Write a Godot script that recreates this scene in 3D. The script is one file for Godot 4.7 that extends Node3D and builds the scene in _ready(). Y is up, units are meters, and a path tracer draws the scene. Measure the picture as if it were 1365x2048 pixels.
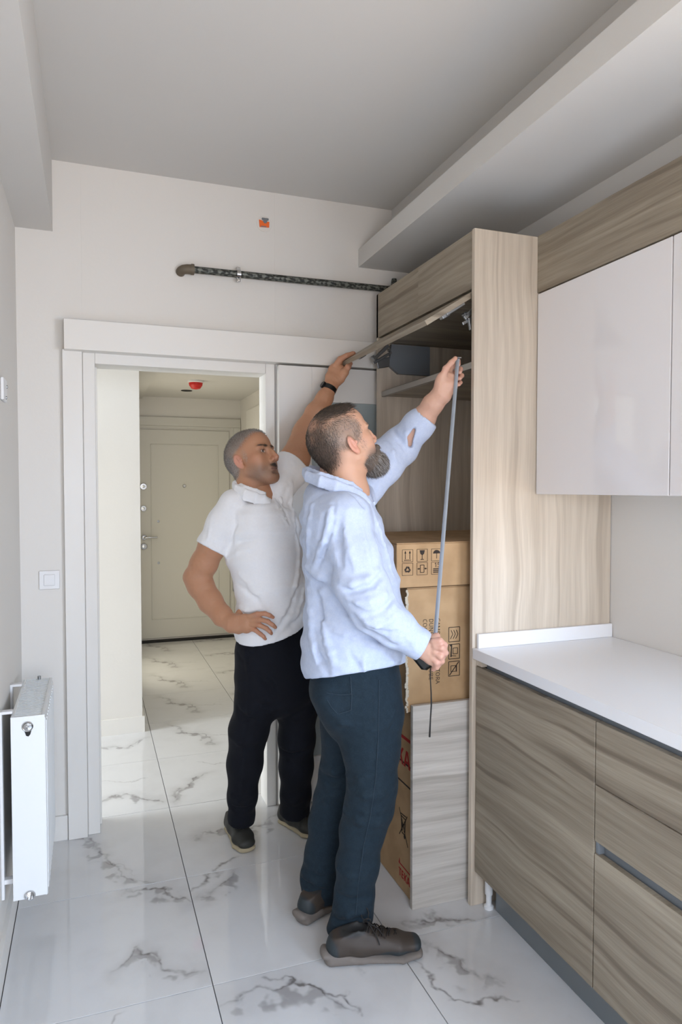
extends Node3D

# ---------------------------------------------------------------- small mesh kit

var M := {}          # materials
var mesh_cache := {}

class Soup:
	var v := PackedVector3Array()
	var n := PackedVector3Array()
	var uv := PackedVector2Array()
	var c := PackedColorArray()
	var i := PackedInt32Array()
	func vert(p: Vector3, nn: Vector3, t := Vector2.ZERO) -> int:
		v.append(p); n.append(nn); uv.append(t)
		return v.size() - 1
	func tri(a: int, b: int, d: int) -> void:
		# front faces run clockwise; turn the triangle to its vertex normals
		var g := (v[b] - v[a]).cross(v[d] - v[a])
		if g.dot(n[a] + n[b] + n[d]) > 0.0:
			i.append(a); i.append(d); i.append(b)
		else:
			i.append(a); i.append(b); i.append(d)
	func quad(a: int, b: int, d: int, e: int) -> void:
		tri(a, b, d); tri(a, d, e)
	func flat_quad(a: Vector3, b: Vector3, d: Vector3, e: Vector3, nn: Vector3) -> void:
		quad(vert(a, nn, Vector2(0, 1)), vert(b, nn, Vector2(1, 1)), vert(d, nn, Vector2(1, 0)), vert(e, nn, Vector2(0, 0)))
	func box(center: Vector3, size: Vector3, bevel := 0.001, basis := Basis()) -> void:
		var h := size * 0.5
		bevel = minf(bevel, minf(h.x, minf(h.y, h.z)) * 0.9)
		var id := {}
		for sx in [-1, 1]:
			for sy in [-1, 1]:
				for sz in [-1, 1]:
					for ax in 3:
						var p := Vector3(sx * (h.x - bevel), sy * (h.y - bevel), sz * (h.z - bevel))
						var nn := Vector3.ZERO
						nn[ax] = [sx, sy, sz][ax]
						p[ax] += bevel * nn[ax]
						var t := Vector2(p.x / size.x + 0.5, 0.5 - p.y / size.y)
						if ax == 1: t = Vector2(p.x / size.x + 0.5, p.z / size.z + 0.5)
						if ax == 0: t = Vector2(p.z / size.z + 0.5, 0.5 - p.y / size.y)
						id[[sx, sy, sz, ax]] = vert(center + basis * p, basis * nn, t)
		for s in [-1, 1]:
			quad(id[[s, -1, -1, 0]], id[[s, 1, -1, 0]], id[[s, 1, 1, 0]], id[[s, -1, 1, 0]])
			quad(id[[-1, s, -1, 1]], id[[1, s, -1, 1]], id[[1, s, 1, 1]], id[[-1, s, 1, 1]])
			quad(id[[-1, -1, s, 2]], id[[1, -1, s, 2]], id[[1, 1, s, 2]], id[[-1, 1, s, 2]])
			for r in [-1, 1]:
				quad(id[[s, r, -1, 0]], id[[s, r, 1, 0]], id[[s, r, 1, 1]], id[[s, r, -1, 1]])
				quad(id[[-1, s, r, 1]], id[[1, s, r, 1]], id[[1, s, r, 2]], id[[-1, s, r, 2]])
				quad(id[[s, -1, r, 0]], id[[s, 1, r, 0]], id[[s, 1, r, 2]], id[[s, -1, r, 2]])
				for q in [-1, 1]:
					tri(id[[s, r, q, 0]], id[[s, r, q, 1]], id[[s, r, q, 2]])
	func tube(pts: Array, radii: Array, sides := 12, caps := true) -> void:
		# round bar swept through pts
		var rings := []
		var up := Vector3(0.13, 0.97, 0.21)
		for k in pts.size():
			var d: Vector3 = (pts[mini(k + 1, pts.size() - 1)] - pts[maxi(k - 1, 0)]).normalized()
			var x := (up - d * up.dot(d))
			if x.length() < 0.1: x = Vector3(1, 0, 0) - d * d.x
			x = x.normalized()
			up = x
			var y := d.cross(x)
			var r: float = radii[mini(k, radii.size() - 1)]
			var ring := []
			for s in sides + 1:
				var a := TAU * s / sides
				var nn := x * cos(a) + y * sin(a)
				ring.append(vert(pts[k] + nn * r, nn, Vector2(float(s) / sides, k)))
			rings.append(ring)
		for k in pts.size() - 1:
			for s in sides:
				quad(rings[k][s], rings[k][s + 1], rings[k + 1][s + 1], rings[k + 1][s])
		if caps:
			for e in [0, pts.size() - 1]:
				var o: Vector3 = pts[e]
				var away: Vector3 = (o - pts[1 if e == 0 else e - 1]).normalized()
				var mid := vert(o, away)
				var last := -1
				for s in sides + 1:
					var cur := vert(v[rings[e][s]], away)
					if last >= 0: tri(mid, last, cur)
					last = cur
	func lathe(profile: Array, at: Vector3, axis: Vector3, sides := 32) -> void:
		# profile: Vector2(radius, height along axis); flat shaded per band
		var d := axis.normalized()
		var x := d.cross(Vector3(0.3, 0.9, 0.31)).normalized()
		var y := d.cross(x)
		for k in profile.size() - 1:
			var p: Vector2 = profile[k]
			var q: Vector2 = profile[k + 1]
			var sl := (q - p)
			if sl.length() < 1e-6: continue
			var np := Vector2(sl.y, -sl.x).normalized()
			var prev := []
			for s in sides + 1:
				var a := TAU * s / sides
				var e := x * cos(a) + y * sin(a)
				var nn := (e * np.x + d * np.y)
				var cur := [vert(at + e * p.x + d * p.y, nn), vert(at + e * q.x + d * q.y, nn)]
				if s > 0:
					if p.x < 1e-6: tri(prev[0], prev[1], cur[1])
					elif q.x < 1e-6: tri(prev[0], prev[1], cur[0])
					else: quad(prev[0], prev[1], cur[1], cur[0])
				prev = cur
	func prism(outline: Array, o: Vector3, ex: Vector3, ey: Vector3, depth: Vector3) -> void:
		# flat outline (Vector2 in ex, ey) pushed through depth
		var poly := PackedVector2Array(outline)
		var idx := Geometry2D.triangulate_polygon(poly)
		var nn := depth.normalized()
		var a := []
		var b := []
		for p in poly:
			var w: Vector3 = o + ex * p.x + ey * p.y
			a.append(vert(w, -nn, p)); b.append(vert(w + depth, nn, p))
		for k in idx.size() / 3:
			tri(a[idx[k * 3]], a[idx[k * 3 + 1]], a[idx[k * 3 + 2]])
			tri(b[idx[k * 3]], b[idx[k * 3 + 1]], b[idx[k * 3 + 2]])
		var ccw := not Geometry2D.is_polygon_clockwise(poly)
		for k in poly.size():
			var p := poly[k]
			var q := poly[(k + 1) % poly.size()]
			var e := (q - p).normalized()
			var side := (ex * e.y - ey * e.x) * (1.0 if ccw else -1.0)
			var wp := o + ex * p.x + ey * p.y
			var wq := o + ex * q.x + ey * q.y
			flat_quad(wp, wq, wq + depth, wp + depth, side.normalized())
	func mesh() -> ArrayMesh:
		var arr := []
		arr.resize(Mesh.ARRAY_MAX)
		arr[Mesh.ARRAY_VERTEX] = v
		arr[Mesh.ARRAY_NORMAL] = n
		if uv.size() == v.size(): arr[Mesh.ARRAY_TEX_UV] = uv
		if c.size() == v.size(): arr[Mesh.ARRAY_COLOR] = c
		arr[Mesh.ARRAY_INDEX] = i
		var m := ArrayMesh.new()
		m.add_surface_from_arrays(Mesh.PRIMITIVE_TRIANGLES, arr)
		return m

func put(called: String, m: Mesh, mat: Material, parent: Node = self, at := Vector3.ZERO) -> MeshInstance3D:
	var o := MeshInstance3D.new()
	o.name = called
	o.mesh = m
	o.material_override = mat
	o.position = at
	o.cast_shadow = GeometryInstance3D.SHADOW_CASTING_SETTING_ON
	parent.add_child(o, true)
	return o

func board(called: String, lo: Vector3, hi: Vector3, mat: Material, parent: Node = self, bevel := 0.001) -> MeshInstance3D:
	# a chamfered box between two corners given in world coordinates (parents of parts stand unturned)
	var s := Soup.new()
	s.box(Vector3.ZERO, (hi - lo).abs(), bevel)
	var at := (lo + hi) * 0.5
	if parent != self: at -= (parent as Node3D).position
	if parent != self and parent.get_parent() != self: at -= (parent.get_parent() as Node3D).position
	return put(called, s.mesh(), mat, parent, at)

func shape(called: String, s: Soup, mat: Material, parent: Node = self) -> MeshInstance3D:
	# a soup whose points are world coordinates
	var at := Vector3.ZERO
	if parent != self: at -= (parent as Node3D).position
	if parent != self and parent.get_parent() != self: at -= (parent.get_parent() as Node3D).position
	return put(called, s.mesh(), mat, parent, at)

func thing(called: String, label: String, category: String, at := Vector3.ZERO, group := "") -> Node3D:
	var o := Node3D.new()
	o.name = called
	o.position = at
	add_child(o, true)
	return tag(o, label, category, group)

func tag(o: Node3D, label: String, category: String, group := "") -> Node3D:
	o.set_meta("label", label)
	o.set_meta("category", category)
	if group: o.set_meta("group", group)
	return o

func structure(o: Node3D, label: String, category: String) -> Node3D:
	o.set_meta("kind", "structure")
	return tag(o, label, category)

func mat(color: Color, rough := 0.6, metal := 0.0, spec := 0.5) -> StandardMaterial3D:
	var m := StandardMaterial3D.new()
	m.albedo_color = color
	m.roughness = rough
	m.metallic = metal
	m.metallic_specular = spec
	return m

func tex(w: int, h: int, bytes: PackedByteArray) -> ImageTexture:
	return ImageTexture.create_from_image(Image.create_from_data(w, h, false, Image.FORMAT_RGB8, bytes))

func noise(seed_: int, freq: float, octaves := 3, kind := FastNoiseLite.TYPE_SIMPLEX_SMOOTH) -> FastNoiseLite:
	var f := FastNoiseLite.new()
	f.seed = seed_
	f.noise_type = kind
	f.frequency = freq
	f.fractal_octaves = octaves
	return f

func tri_mat(m: StandardMaterial3D, scale_: Vector3, offset := Vector3.ZERO) -> StandardMaterial3D:
	m.uv1_triplanar = true
	m.uv1_world_triplanar = true
	m.uv1_triplanar_sharpness = 8.0
	m.uv1_scale = scale_
	m.uv1_offset = offset
	return m

func bumpy(m: StandardMaterial3D, seed_: int, freq: float, height_cm: float, size := 256, octaves := 4) -> void:
	var f := noise(seed_, freq, octaves)
	var im := f.get_seamless_image(size, size)
	m.heightmap_enabled = true
	m.heightmap_texture = ImageTexture.create_from_image(im)
	m.heightmap_scale = height_cm

# ---------------------------------------------------------------- procedural textures

func wood_texture(along_y: bool, seed_: int, light: Color, dark: Color) -> ImageTexture:
	# pale laminate: long streaks, finer fibres, a few darker cathedral bands. 1.3 m across the grain, 2.6 m along it
	var across := 640
	var along := 512
	var broad := noise(seed_, 0.9, 3)
	var streak := noise(seed_ + 1, 1.0, 3)
	var fibre := noise(seed_ + 2, 1.0, 2)
	var warp := noise(seed_ + 3, 1.0, 2)
	var w := across if along_y else along
	var h := along if along_y else across
	var b := PackedByteArray()
	b.resize(w * h * 3)
	for a in across:
		var ca := 1.3 * a / across
		for l in along:
			var cl := 2.6 * l / along
			var wa := ca + 0.018 * warp.get_noise_2d(ca * 2.5, cl * 1.6)
			var t := 0.46 + 0.42 * broad.get_noise_2d(wa * 7.0, cl * 0.55)
			t += 0.34 * streak.get_noise_2d(wa * 34.0, cl * 0.8)
			t += 0.20 * fibre.get_noise_2d(ca * 240.0, cl * 5.0)
			# a few darker cathedral streaks
			var cath := streak.get_noise_2d(wa * 16.0 + 40.0, cl * 0.45 + 7.0)
			t += 0.55 * smoothstep(0.25, 0.6, cath)
			t = clampf(t, 0.0, 1.0)
			var k := ((l * w + a) if along_y else (a * w + l)) * 3
			b[k] = int(255.0 * lerpf(light.r, dark.r, t))
			b[k + 1] = int(255.0 * lerpf(light.g, dark.g, t))
			b[k + 2] = int(255.0 * lerpf(light.b, dark.b, t))
	return tex(w, h, b)

func marble_texture(seed_: int, veins: Array) -> ImageTexture:
	# veins: [strength, width, patch, Vector2, Vector2, ...] in tile coordinates 0..1; the crack follows the points with a ragged edge, the patch is the grey cloud on one side
	var n := 320
	var w1 := noise(seed_, 0.012, 4)
	var w2 := noise(seed_ + 9, 0.012, 4)
	var cloud := noise(seed_ + 5, 0.010, 4)
	var rag := noise(seed_ + 7, 0.03, 3)
	var b := PackedByteArray()
	b.resize(n * n * 3)
	for y in n:
		for x in n:
			var p := Vector2((x + 0.5) / n, (y + 0.5) / n)
			var q := p + Vector2(w1.get_noise_2d(x, y), w2.get_noise_2d(x, y)) * 0.075
			var d := 0.0
			for vein in veins:
				var strength: float = vein[0]
				var width: float = vein[1]
				var patch: float = vein[2]
				var best := 9.0
				var side := 1.0
				var tt := 0.0
				for k in range(3, vein.size() - 1):
					var a: Vector2 = vein[k]
					var e: Vector2 = vein[k + 1] - a
					var t := clampf((q - a).dot(e) / e.length_squared(), 0.0, 1.0)
					var f := q - a - e * t
					var l := f.length()
					if l < best:
						best = l
						side = signf(e.cross(f))
						tt = (k - 3 + t) / (vein.size() - 4)
				var taper := sqrt(maxf(0.0, sin(PI * clampf(tt, 0.04, 0.96))))
				var ragged := 0.55 + 0.9 * absf(rag.get_noise_2d(x, y) * 1.8)
				d += 0.95 * strength * taper * ragged * exp(-pow(best / (width * 0.75), 2.0))
				patch *= 1.45
				if patch > 0.0:
					var c2 := smoothstep(-0.1, 0.25, rag.get_noise_2d(x * 0.6 + 90, y * 0.6))
					if side > 0.0: d += 0.52 * taper * c2 * smoothstep(patch * taper, patch * taper * 0.6, best)
					d += 0.16 * exp(-pow(best / (patch * 0.8), 2.0))
			d += 0.05 * maxf(0.0, cloud.get_noise_2d(x, y) * 1.5)
			d = clampf(d * 0.8, 0.0, 1.0)
			var col := Color(0.84, 0.84, 0.84).lerp(Color(0.47, 0.455, 0.45), d)
			var o := (y * n + x) * 3
			b[o] = int(col.r * 255); b[o + 1] = int(col.g * 255); b[o + 2] = int(col.b * 255)
	return tex(n, n, b)

func mottled(seed_: int, freq: float, a: Color, c: Color, contrast := 1.6, n := 256) -> ImageTexture:
	var im := noise(seed_, freq, 4).get_seamless_image(n, n)
	var b := PackedByteArray()
	b.resize(n * n * 3)
	for k in n * n:
		var g := im.get_pixel(k % n, k / n).r
		var col := a.lerp(c, clampf((g - 0.5) * contrast + 0.5, 0.0, 1.0))
		b[k * 3] = int(col.r * 255); b[k * 3 + 1] = int(col.g * 255); b[k * 3 + 2] = int(col.b * 255)
	return tex(n, n, b)

func weave(seed_: int, a: Color, c: Color, n := 256, irregular := 0.6) -> ImageTexture:
	# plain-weave cloth: crossing threads of slightly different tone
	var f := noise(seed_, 0.02, 3)
	var g := noise(seed_ + 1, 0.9, 1)
	var b := PackedByteArray()
	b.resize(n * n * 3)
	for y in n:
		for x in n:
			var t := 0.5 + 0.5 * irregular * (g.get_noise_2d(x * 1.0, y * 0.06) + g.get_noise_2d(x * 0.06 + 300, y * 1.0)) + 0.25 * f.get_noise_2d(x, y)
			var col := a.lerp(c, clampf(t, 0.0, 1.0))
			var o := (y * n + x) * 3
			b[o] = int(col.r * 255); b[o + 1] = int(col.g * 255); b[o + 2] = int(col.b * 255)
	return tex(n, n, b)

# ---------------------------------------------------------------- figures: rounded limbs joined by a smooth minimum, meshed as surface nets

class Field:
	var a := PackedVector3Array()
	var d := PackedVector3Array()
	var u := PackedVector3Array()
	var w := PackedVector3Array()
	var l := PackedVector3Array()
	var il := PackedFloat32Array()
	var r0 := PackedVector2Array()
	var r1 := PackedVector2Array()
	var rl := PackedFloat32Array()
	var k := PackedFloat32Array()
	var op := PackedInt32Array()          # 0 join, 1 carve, 2 cut by plane (a, u), 3 keep inside
	var paints := []
	var ripple: FastNoiseLite = null
	var ripple_amp := 0.0
	var ripple_stretch := Vector3.ONE
	var lo := Vector3(1e9, 1e9, 1e9)
	var hi := Vector3(-1e9, -1e9, -1e9)
	var T := Transform3D()

	func e(p: Vector3, q: Vector3, uu: Vector3, ru0: float, rw0: float, ru1: float, rw1: float, kk := 0.01, o := 0, cap := 1.0) -> void:
		# a limb from p to q with an elliptical section: ru along uu, rw across it
		p = T * p; q = T * q; uu = T.basis * uu
		var dd := q - p
		var len2 := dd.length_squared()
		var ax := dd.normalized() if len2 > 1e-9 else Vector3.ZERO
		if ax == Vector3.ZERO:
			ax = uu.cross(Vector3(0.31, 0.52, 0.79)).normalized()
		uu = (uu - ax * uu.dot(ax)).normalized()
		a.append(p); d.append(dd); u.append(uu); w.append(ax.cross(uu)); l.append(ax)
		il.append(1.0 / len2 if len2 > 1e-9 else 0.0)
		r0.append(Vector2(ru0, rw0)); r1.append(Vector2(ru1, rw1))
		rl.append(cap); k.append(kk); op.append(o)
		if o == 0:
			var r := maxf(maxf(ru0, rw0), maxf(ru1, rw1)) + 0.012
			lo = lo.min(p.min(q) - Vector3(r, r, r)); hi = hi.max(p.max(q) + Vector3(r, r, r))

	func b(p: Vector3, q: Vector3, ra: float, rb: float, kk := 0.01, o := 0) -> void:
		var uu := (T.basis.inverse() * Vector3(0.02, 0.1, 1.0)) if absf((T.basis * (q - p)).normalized().z) < 0.9 else (T.basis.inverse() * Vector3(1, 0.1, 0))
		e(p, q, uu, ra, ra, rb, rb, kk, o)

	func ell(c: Vector3, r: Vector3, kk := 0.01, o := 0, turn := Basis()) -> void:
		# ellipsoid with its axes along the field's own axes (turned by turn)
		var B := T.basis * turn
		a.append(T * c); d.append(Vector3.ZERO); u.append(B.x.normalized()); w.append(B.y.normalized()); l.append(B.z.normalized())
		il.append(0.0); r0.append(Vector2(r.x, r.y)); r1.append(Vector2(r.x, r.y)); rl.append(-r.z); k.append(kk); op.append(o)
		if o == 0:
			var m := maxf(r.x, maxf(r.y, r.z)) + 0.012
			lo = lo.min(T * c - Vector3(m, m, m)); hi = hi.max(T * c + Vector3(m, m, m))

	func cut(p: Vector3, n: Vector3, kk := 0.0) -> void:
		# takes away what lies on the side of p that n points to
		a.append(T * p); d.append(Vector3.ZERO); u.append((T.basis * n).normalized()); w.append(Vector3.ZERO); l.append(Vector3.ZERO)
		il.append(0.0); r0.append(Vector2.ZERO); r1.append(Vector2.ZERO); rl.append(0.0); k.append(kk); op.append(2)

	func paint(c: Vector3, r: Vector3, col: Color, soft := 0.4, turn := Basis()) -> void:
		paints.append([T * c, (T.basis * turn).orthonormalized().inverse(), r, col, soft])

	func one(i: int, p: Vector3) -> float:
		if op[i] == 2: return u[i].dot(p - a[i])
		var q := p - a[i]
		var t := 0.0
		if il[i] > 0.0:
			t = clampf(q.dot(d[i]) * il[i], 0.0, 1.0)
			q -= d[i] * t
		var r := r0[i].lerp(r1[i], t)
		var m := minf(r.x, r.y)
		var c := rl[i]
		var rz := m * c if c > 0.0 else -c
		if c < 0.0: m = minf(m, rz)
		var x := q.dot(u[i]) / r.x
		var y := q.dot(w[i]) / r.y
		var z := q.dot(l[i]) / rz
		var k0 := sqrt(x * x + y * y + z * z)
		if k0 < 0.3: return (k0 - 1.0) * m
		x /= r.x; y /= r.y; z /= rz
		return k0 * (k0 - 1.0) / sqrt(x * x + y * y + z * z)

	func at(list: PackedInt32Array, p: Vector3) -> float:
		var s := 1.0
		for i in list:
			var v := one(i, p)
			var kk := k[i]
			match op[i]:
				0:
					if v - s < kk:
						if s - v < kk:
							var h := (kk - absf(s - v)) / kk
							s = minf(s, v) - h * h * kk * 0.25
						else: s = v
				1:
					v = -v
					if s - v < kk:
						if v - s < kk:
							var h := (kk - absf(s - v)) / kk
							s = maxf(s, v) + h * h * kk * 0.25
						else: s = v
				_:
					if kk > 0.0 and absf(s - v) < kk:
						var h := (kk - absf(s - v)) / kk
						s = maxf(s, v) + h * h * kk * 0.25
					else: s = maxf(s, v)
		return s

	func color_at(p: Vector3, base: Color) -> Color:
		var c := base
		for q in paints:
			var v: Vector3 = (q[1] * (p - q[0])) / q[2]
			var t := 1.0 - smoothstep(1.0 - q[4], 1.0 + q[4], v.length())
			if t > 0.0: c = c.lerp(q[3], t * q[3].a)
		c.a = 1.0
		return c

	func net(cell: float, out: Soup, base := Color.WHITE, colored := false) -> void:
		var size := ((hi - lo) / cell).ceil()
		var nb := Vector3i(size / 8.0) + Vector3i.ONE
		var nx := nb.x * 8 + 1
		var ny := nb.y * 8 + 1
		var nz := nb.z * 8 + 1
		var val := PackedFloat32Array()
		val.resize(nx * ny * nz)
		val.fill(1.0)
		var live := []
		var R := 8.0 * cell * 0.87
		var n_all := a.size()
		for bz in nb.z:
			for by in nb.y:
				for bx in nb.x:
					var o := lo + Vector3(bx, by, bz) * 8.0 * cell
					var mid := o + Vector3.ONE * 4.0 * cell
					var list := PackedInt32Array()
					var joins := 0
					for i in n_all:
						var v := one(i, mid)
						if op[i] == 2:
							if v > -R * 1.1: list.append(i)
						elif v < R * 1.35 + k[i] + 0.004:
							list.append(i)
							if op[i] == 0: joins += 1
					if joins == 0: continue
					var s := at(list, mid)
					if s < -R * 1.5 - 0.01: 
						continue
					live.append(Vector3i(bx, by, bz))
					for z in 9:
						for y in 9:
							var row := ((bz * 8 + z) * ny + by * 8 + y) * nx + bx * 8
							for x in 9:
								if val[row + x] != 1.0: continue
								var p := o + Vector3(x, y, z) * cell
								var dd := at(list, p)
								if ripple != null and dd < 0.03 and dd > -0.03:
									dd += ripple_amp * ripple.get_noise_3dv(p * ripple_stretch)
								val[row + x] = dd
		# a deep block next to a live one keeps the value outside: mark it inside where its neighbours are
		var id := PackedInt32Array()
		id.resize(nx * ny * nz)
		id.fill(-1)
		var first := out.v.size()
		var sxy := nx * ny
		var off := PackedInt32Array([0, 1, nx, nx + 1, sxy, sxy + 1, sxy + nx, sxy + nx + 1])
		var ea := PackedInt32Array([0, 2, 4, 6, 0, 1, 4, 5, 0, 1, 2, 3])
		var eb := PackedInt32Array([1, 3, 5, 7, 2, 3, 6, 7, 4, 5, 6, 7])
		var corner := PackedVector3Array()
		for q in 8: corner.append(Vector3(q & 1, (q >> 1) & 1, q >> 2))
		var g := PackedFloat32Array()
		g.resize(8)
		for blk in live:
			for z in 8:
				for y in 8:
					var row: int = ((blk.z * 8 + z) * ny + blk.y * 8 + y) * nx + blk.x * 8
					for x in 8:
						var o := row + x
						var neg := 0
						for q in 8:
							g[q] = val[o + off[q]]
							if g[q] < 0.0: neg += 1
						if neg == 0 or neg == 8: continue
						var sum := Vector3.ZERO
						var cnt := 0
						for q in 12:
							var ga := g[ea[q]]
							var gb := g[eb[q]]
							if (ga < 0.0) != (gb < 0.0):
								sum += corner[ea[q]].lerp(corner[eb[q]], ga / (ga - gb))
								cnt += 1
						id[o] = out.v.size()
						var p := lo + (Vector3(blk.x * 8 + x, blk.y * 8 + y, blk.z * 8 + z) + sum / cnt) * cell
						out.v.append(p)
						out.n.append(Vector3.ZERO)
						if colored: out.c.append(color_at(p, base))
		var t0 := out.i.size()
		for blk in live:
			for z in 8:
				for y in 8:
					var row: int = ((blk.z * 8 + z) * ny + blk.y * 8 + y) * nx + blk.x * 8
					for x in 8:
						var o := row + x
						if id[o] < 0: continue
						var v0 := val[o] < 0.0
						for ax in 3:
							var s1: int = [1, nx, sxy][ax]
							if (val[o + s1] < 0.0) == v0: continue
							var su: int = [nx, sxy, 1][ax]
							var sv: int = [sxy, 1, nx][ax]
							if o - su - sv < 0: continue
							var A := id[o]
							var B := id[o - su]
							var C := id[o - su - sv]
							var D := id[o - sv]
							if B < 0 or C < 0 or D < 0: continue
							if v0:
								out.i.append_array([A, C, B, A, D, C])
							else:
								out.i.append_array([A, B, C, A, C, D])
		for t in range(t0, out.i.size(), 3):
			var A := out.i[t]
			var B := out.i[t + 1]
			var C := out.i[t + 2]
			var nn := (out.v[C] - out.v[A]).cross(out.v[B] - out.v[A])
			out.n[A] += nn; out.n[B] += nn; out.n[C] += nn
		for q in range(first, out.v.size()):
			out.n[q] = out.n[q].normalized()
		out.uv.resize(out.v.size())

func strands(f: Field, skin: Soup, first: int, last: int, regions: Array, seed_: int, per_vertex := 1) -> Soup:
	# short hairs rooted on the skin inside the regions: [centre, radii, soft, length, length spread, comb direction, lift, colours, density, turn]
	var rng := RandomNumberGenerator.new()
	rng.seed = seed_
	var s := Soup.new()
	for q in range(first, last):
		var p := skin.v[q]
		var nn := skin.n[q]
		for reg in regions:
			var loc: Vector3 = f.T.affine_inverse() * p
			if ((loc.abs() - Vector3(0.010, 0.008, 0.080)) / Vector3(0.022, 0.036, 0.016)).length() < 1.0 and loc.x < 0.012 and absf(loc.z) > 0.070: continue
			var v: Vector3 = ((reg[9] as Basis).inverse() * (loc - reg[0])) / reg[1]
			var wt: float = (1.0 - smoothstep(1.0 - reg[2], 1.0 + reg[2], v.length())) * reg[8]
			for j in per_vertex:
				if rng.randf() >= wt: continue
				var jit := Vector3(rng.randf_range(-1, 1), rng.randf_range(-1, 1), rng.randf_range(-1, 1)) * 0.0026
				var root := p + jit - nn * jit.dot(nn) - nn * 0.0006
				var comb: Vector3 = f.T.basis * (reg[5] as Vector3)
				var dir: Vector3 = (nn * reg[6] + comb + jit * 130.0).normalized()
				var ln: float = reg[3] + reg[4] * rng.randf_range(-1, 1)
				var side: Vector3 = dir.cross(nn)
				if side.length() < 0.05: side = dir.cross(Vector3.UP)
				side = side.normalized() * 0.00030
				var mid: Vector3 = root + dir * ln * 0.55
				var tip: Vector3 = root + (dir + comb * 0.5 + Vector3(0, -0.12, 0)).normalized() * ln
				var up := nn * 0.0004
				var cols: Array = reg[7]
				var col: Color = cols[rng.randi() % cols.size()]
				var base := s.v.size()
				for pt in [root + side, root - side, root + up * 2.0, mid + side * 0.8, mid - side * 0.8, mid + up * 1.6, tip]:
					s.v.append(pt); s.n.append((nn + dir * 0.2).normalized()); s.c.append(col); s.uv.append(Vector2.ZERO)
				for tri_ in [[0, 2, 5, 3], [2, 1, 4, 5], [1, 0, 3, 4]]:
					s.i.append_array([base + tri_[0], base + tri_[1], base + tri_[2], base + tri_[0], base + tri_[2], base + tri_[3]])
				for e in [[3, 5], [5, 4], [4, 3]]:
					s.i.append_array([base + e[0], base + e[1], base + 6])
	return s

# ---------------------------------------------------------------- the scene

func _ready() -> void:
	var cam := Camera3D.new()
	cam.name = "camera"
	cam.fov = 72.92
	cam.near = 0.05
	cam.position = Vector3(0, 1.5, 0)
	cam.rotation_degrees = Vector3(-1.95, -19.85, 0)
	add_child(cam)
	cam.current = true

	var we := WorldEnvironment.new()
	we.name = "environment"
	var env := Environment.new()
	var sky := ProceduralSkyMaterial.new()
	sky.sky_top_color = Color(0.55, 0.70, 0.92)
	sky.sky_horizon_color = Color(0.86, 0.90, 0.95)
	sky.ground_bottom_color = Color(0.62, 0.56, 0.48)
	sky.ground_horizon_color = Color(0.74, 0.70, 0.64)
	sky.sky_energy_multiplier = 1.0
	sky.sun_angle_max = 1.0
	env.background_mode = Environment.BG_SKY
	env.sky = Sky.new()
	env.sky.sky_material = sky
	env.tonemap_mode = Environment.TONE_MAPPER_LINEAR
	env.tonemap_exposure = EXPOSURE
	env.sdfgi_enabled = true
	env.ssao_enabled = true
	env.ssil_enabled = true
	we.environment = env
	add_child(we)

	# daylight from unseen openings, placed to light kitchen, partition end and hall
	# (the kitchen pairs are tinted: blue tilted down for lower walls, warm tilted up)
	area_light("unseen_balcony_sky", Vector3(2.45, 1.40, 1.45), Vector2(1.25, 1.9), Vector3(-0.30, -1.5, -1.0), Color(0.74, 0.86, 1.0), L_BALCONY)  # out of view; blue and tilted down to cool the lower room
	area_light("unseen_balcony_ground", Vector3(2.45, 1.10, 1.43), Vector2(1.25, 1.7), Vector3(-0.30, 0.95, -1.0), Color(1.0, 0.81, 0.50), L_BALCONY * 0.27)  # out of view; warm and tilted up to tint upper walls and ceiling
	area_light("unseen_kitchen_sky", Vector3(0.325, 1.45, 1.45), Vector2(1.0, 1.2), Vector3(0.05, -1.1, -1.0), Color(0.74, 0.86, 1.0), L_WINDOW)  # out of view; placed to light the polo shirt and left side
	area_light("unseen_kitchen_ground", Vector3(0.325, 1.45, 1.43), Vector2(1.0, 1.2), Vector3(0.05, 0.7, -1.0), Color(1.0, 0.81, 0.50), L_WINDOW * 0.42)  # out of view; warm light for the upper walls from the left
	area_light("unseen_living_room_light", Vector3(-2.95, 1.10, -3.80), Vector2(0.85, 1.7), Vector3(1.0, 0, -0.25), Color(0.94, 0.97, 1.0), L_LIVING)  # out of view; placed to light the partition end
	area_light("unseen_hall_room_light", Vector3(0.12, 1.05, -5.80), Vector2(0.75, 1.9), Vector3(1.0, 0, -0.15), Color(1.0, 0.97, 0.88), L_HALL)  # out of view behind the partition; placed to brighten hall and front door

	make_materials()
	build_shell()
	build_floor()
	build_doorway()
	build_hall()
	build_units()
	build_boxes()
	build_fittings()
	build_people()

const EXPOSURE := 0.665
const L_BALCONY := 26.0
const L_WINDOW := 9.5
const L_LIVING := 18.0
const L_HALL := 2.1

func area_light(called: String, at: Vector3, size: Vector2, towards: Vector3, color: Color, energy: float) -> void:
	var l := AreaLight3D.new()
	l.name = called
	l.area_size = size
	l.light_color = color
	l.light_energy = energy
	l.shadow_enabled = true
	l.area_range = 20.0
	add_child(l)
	l.position = at
	l.look_at_from_position(at, at + towards, Vector3.UP)

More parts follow.
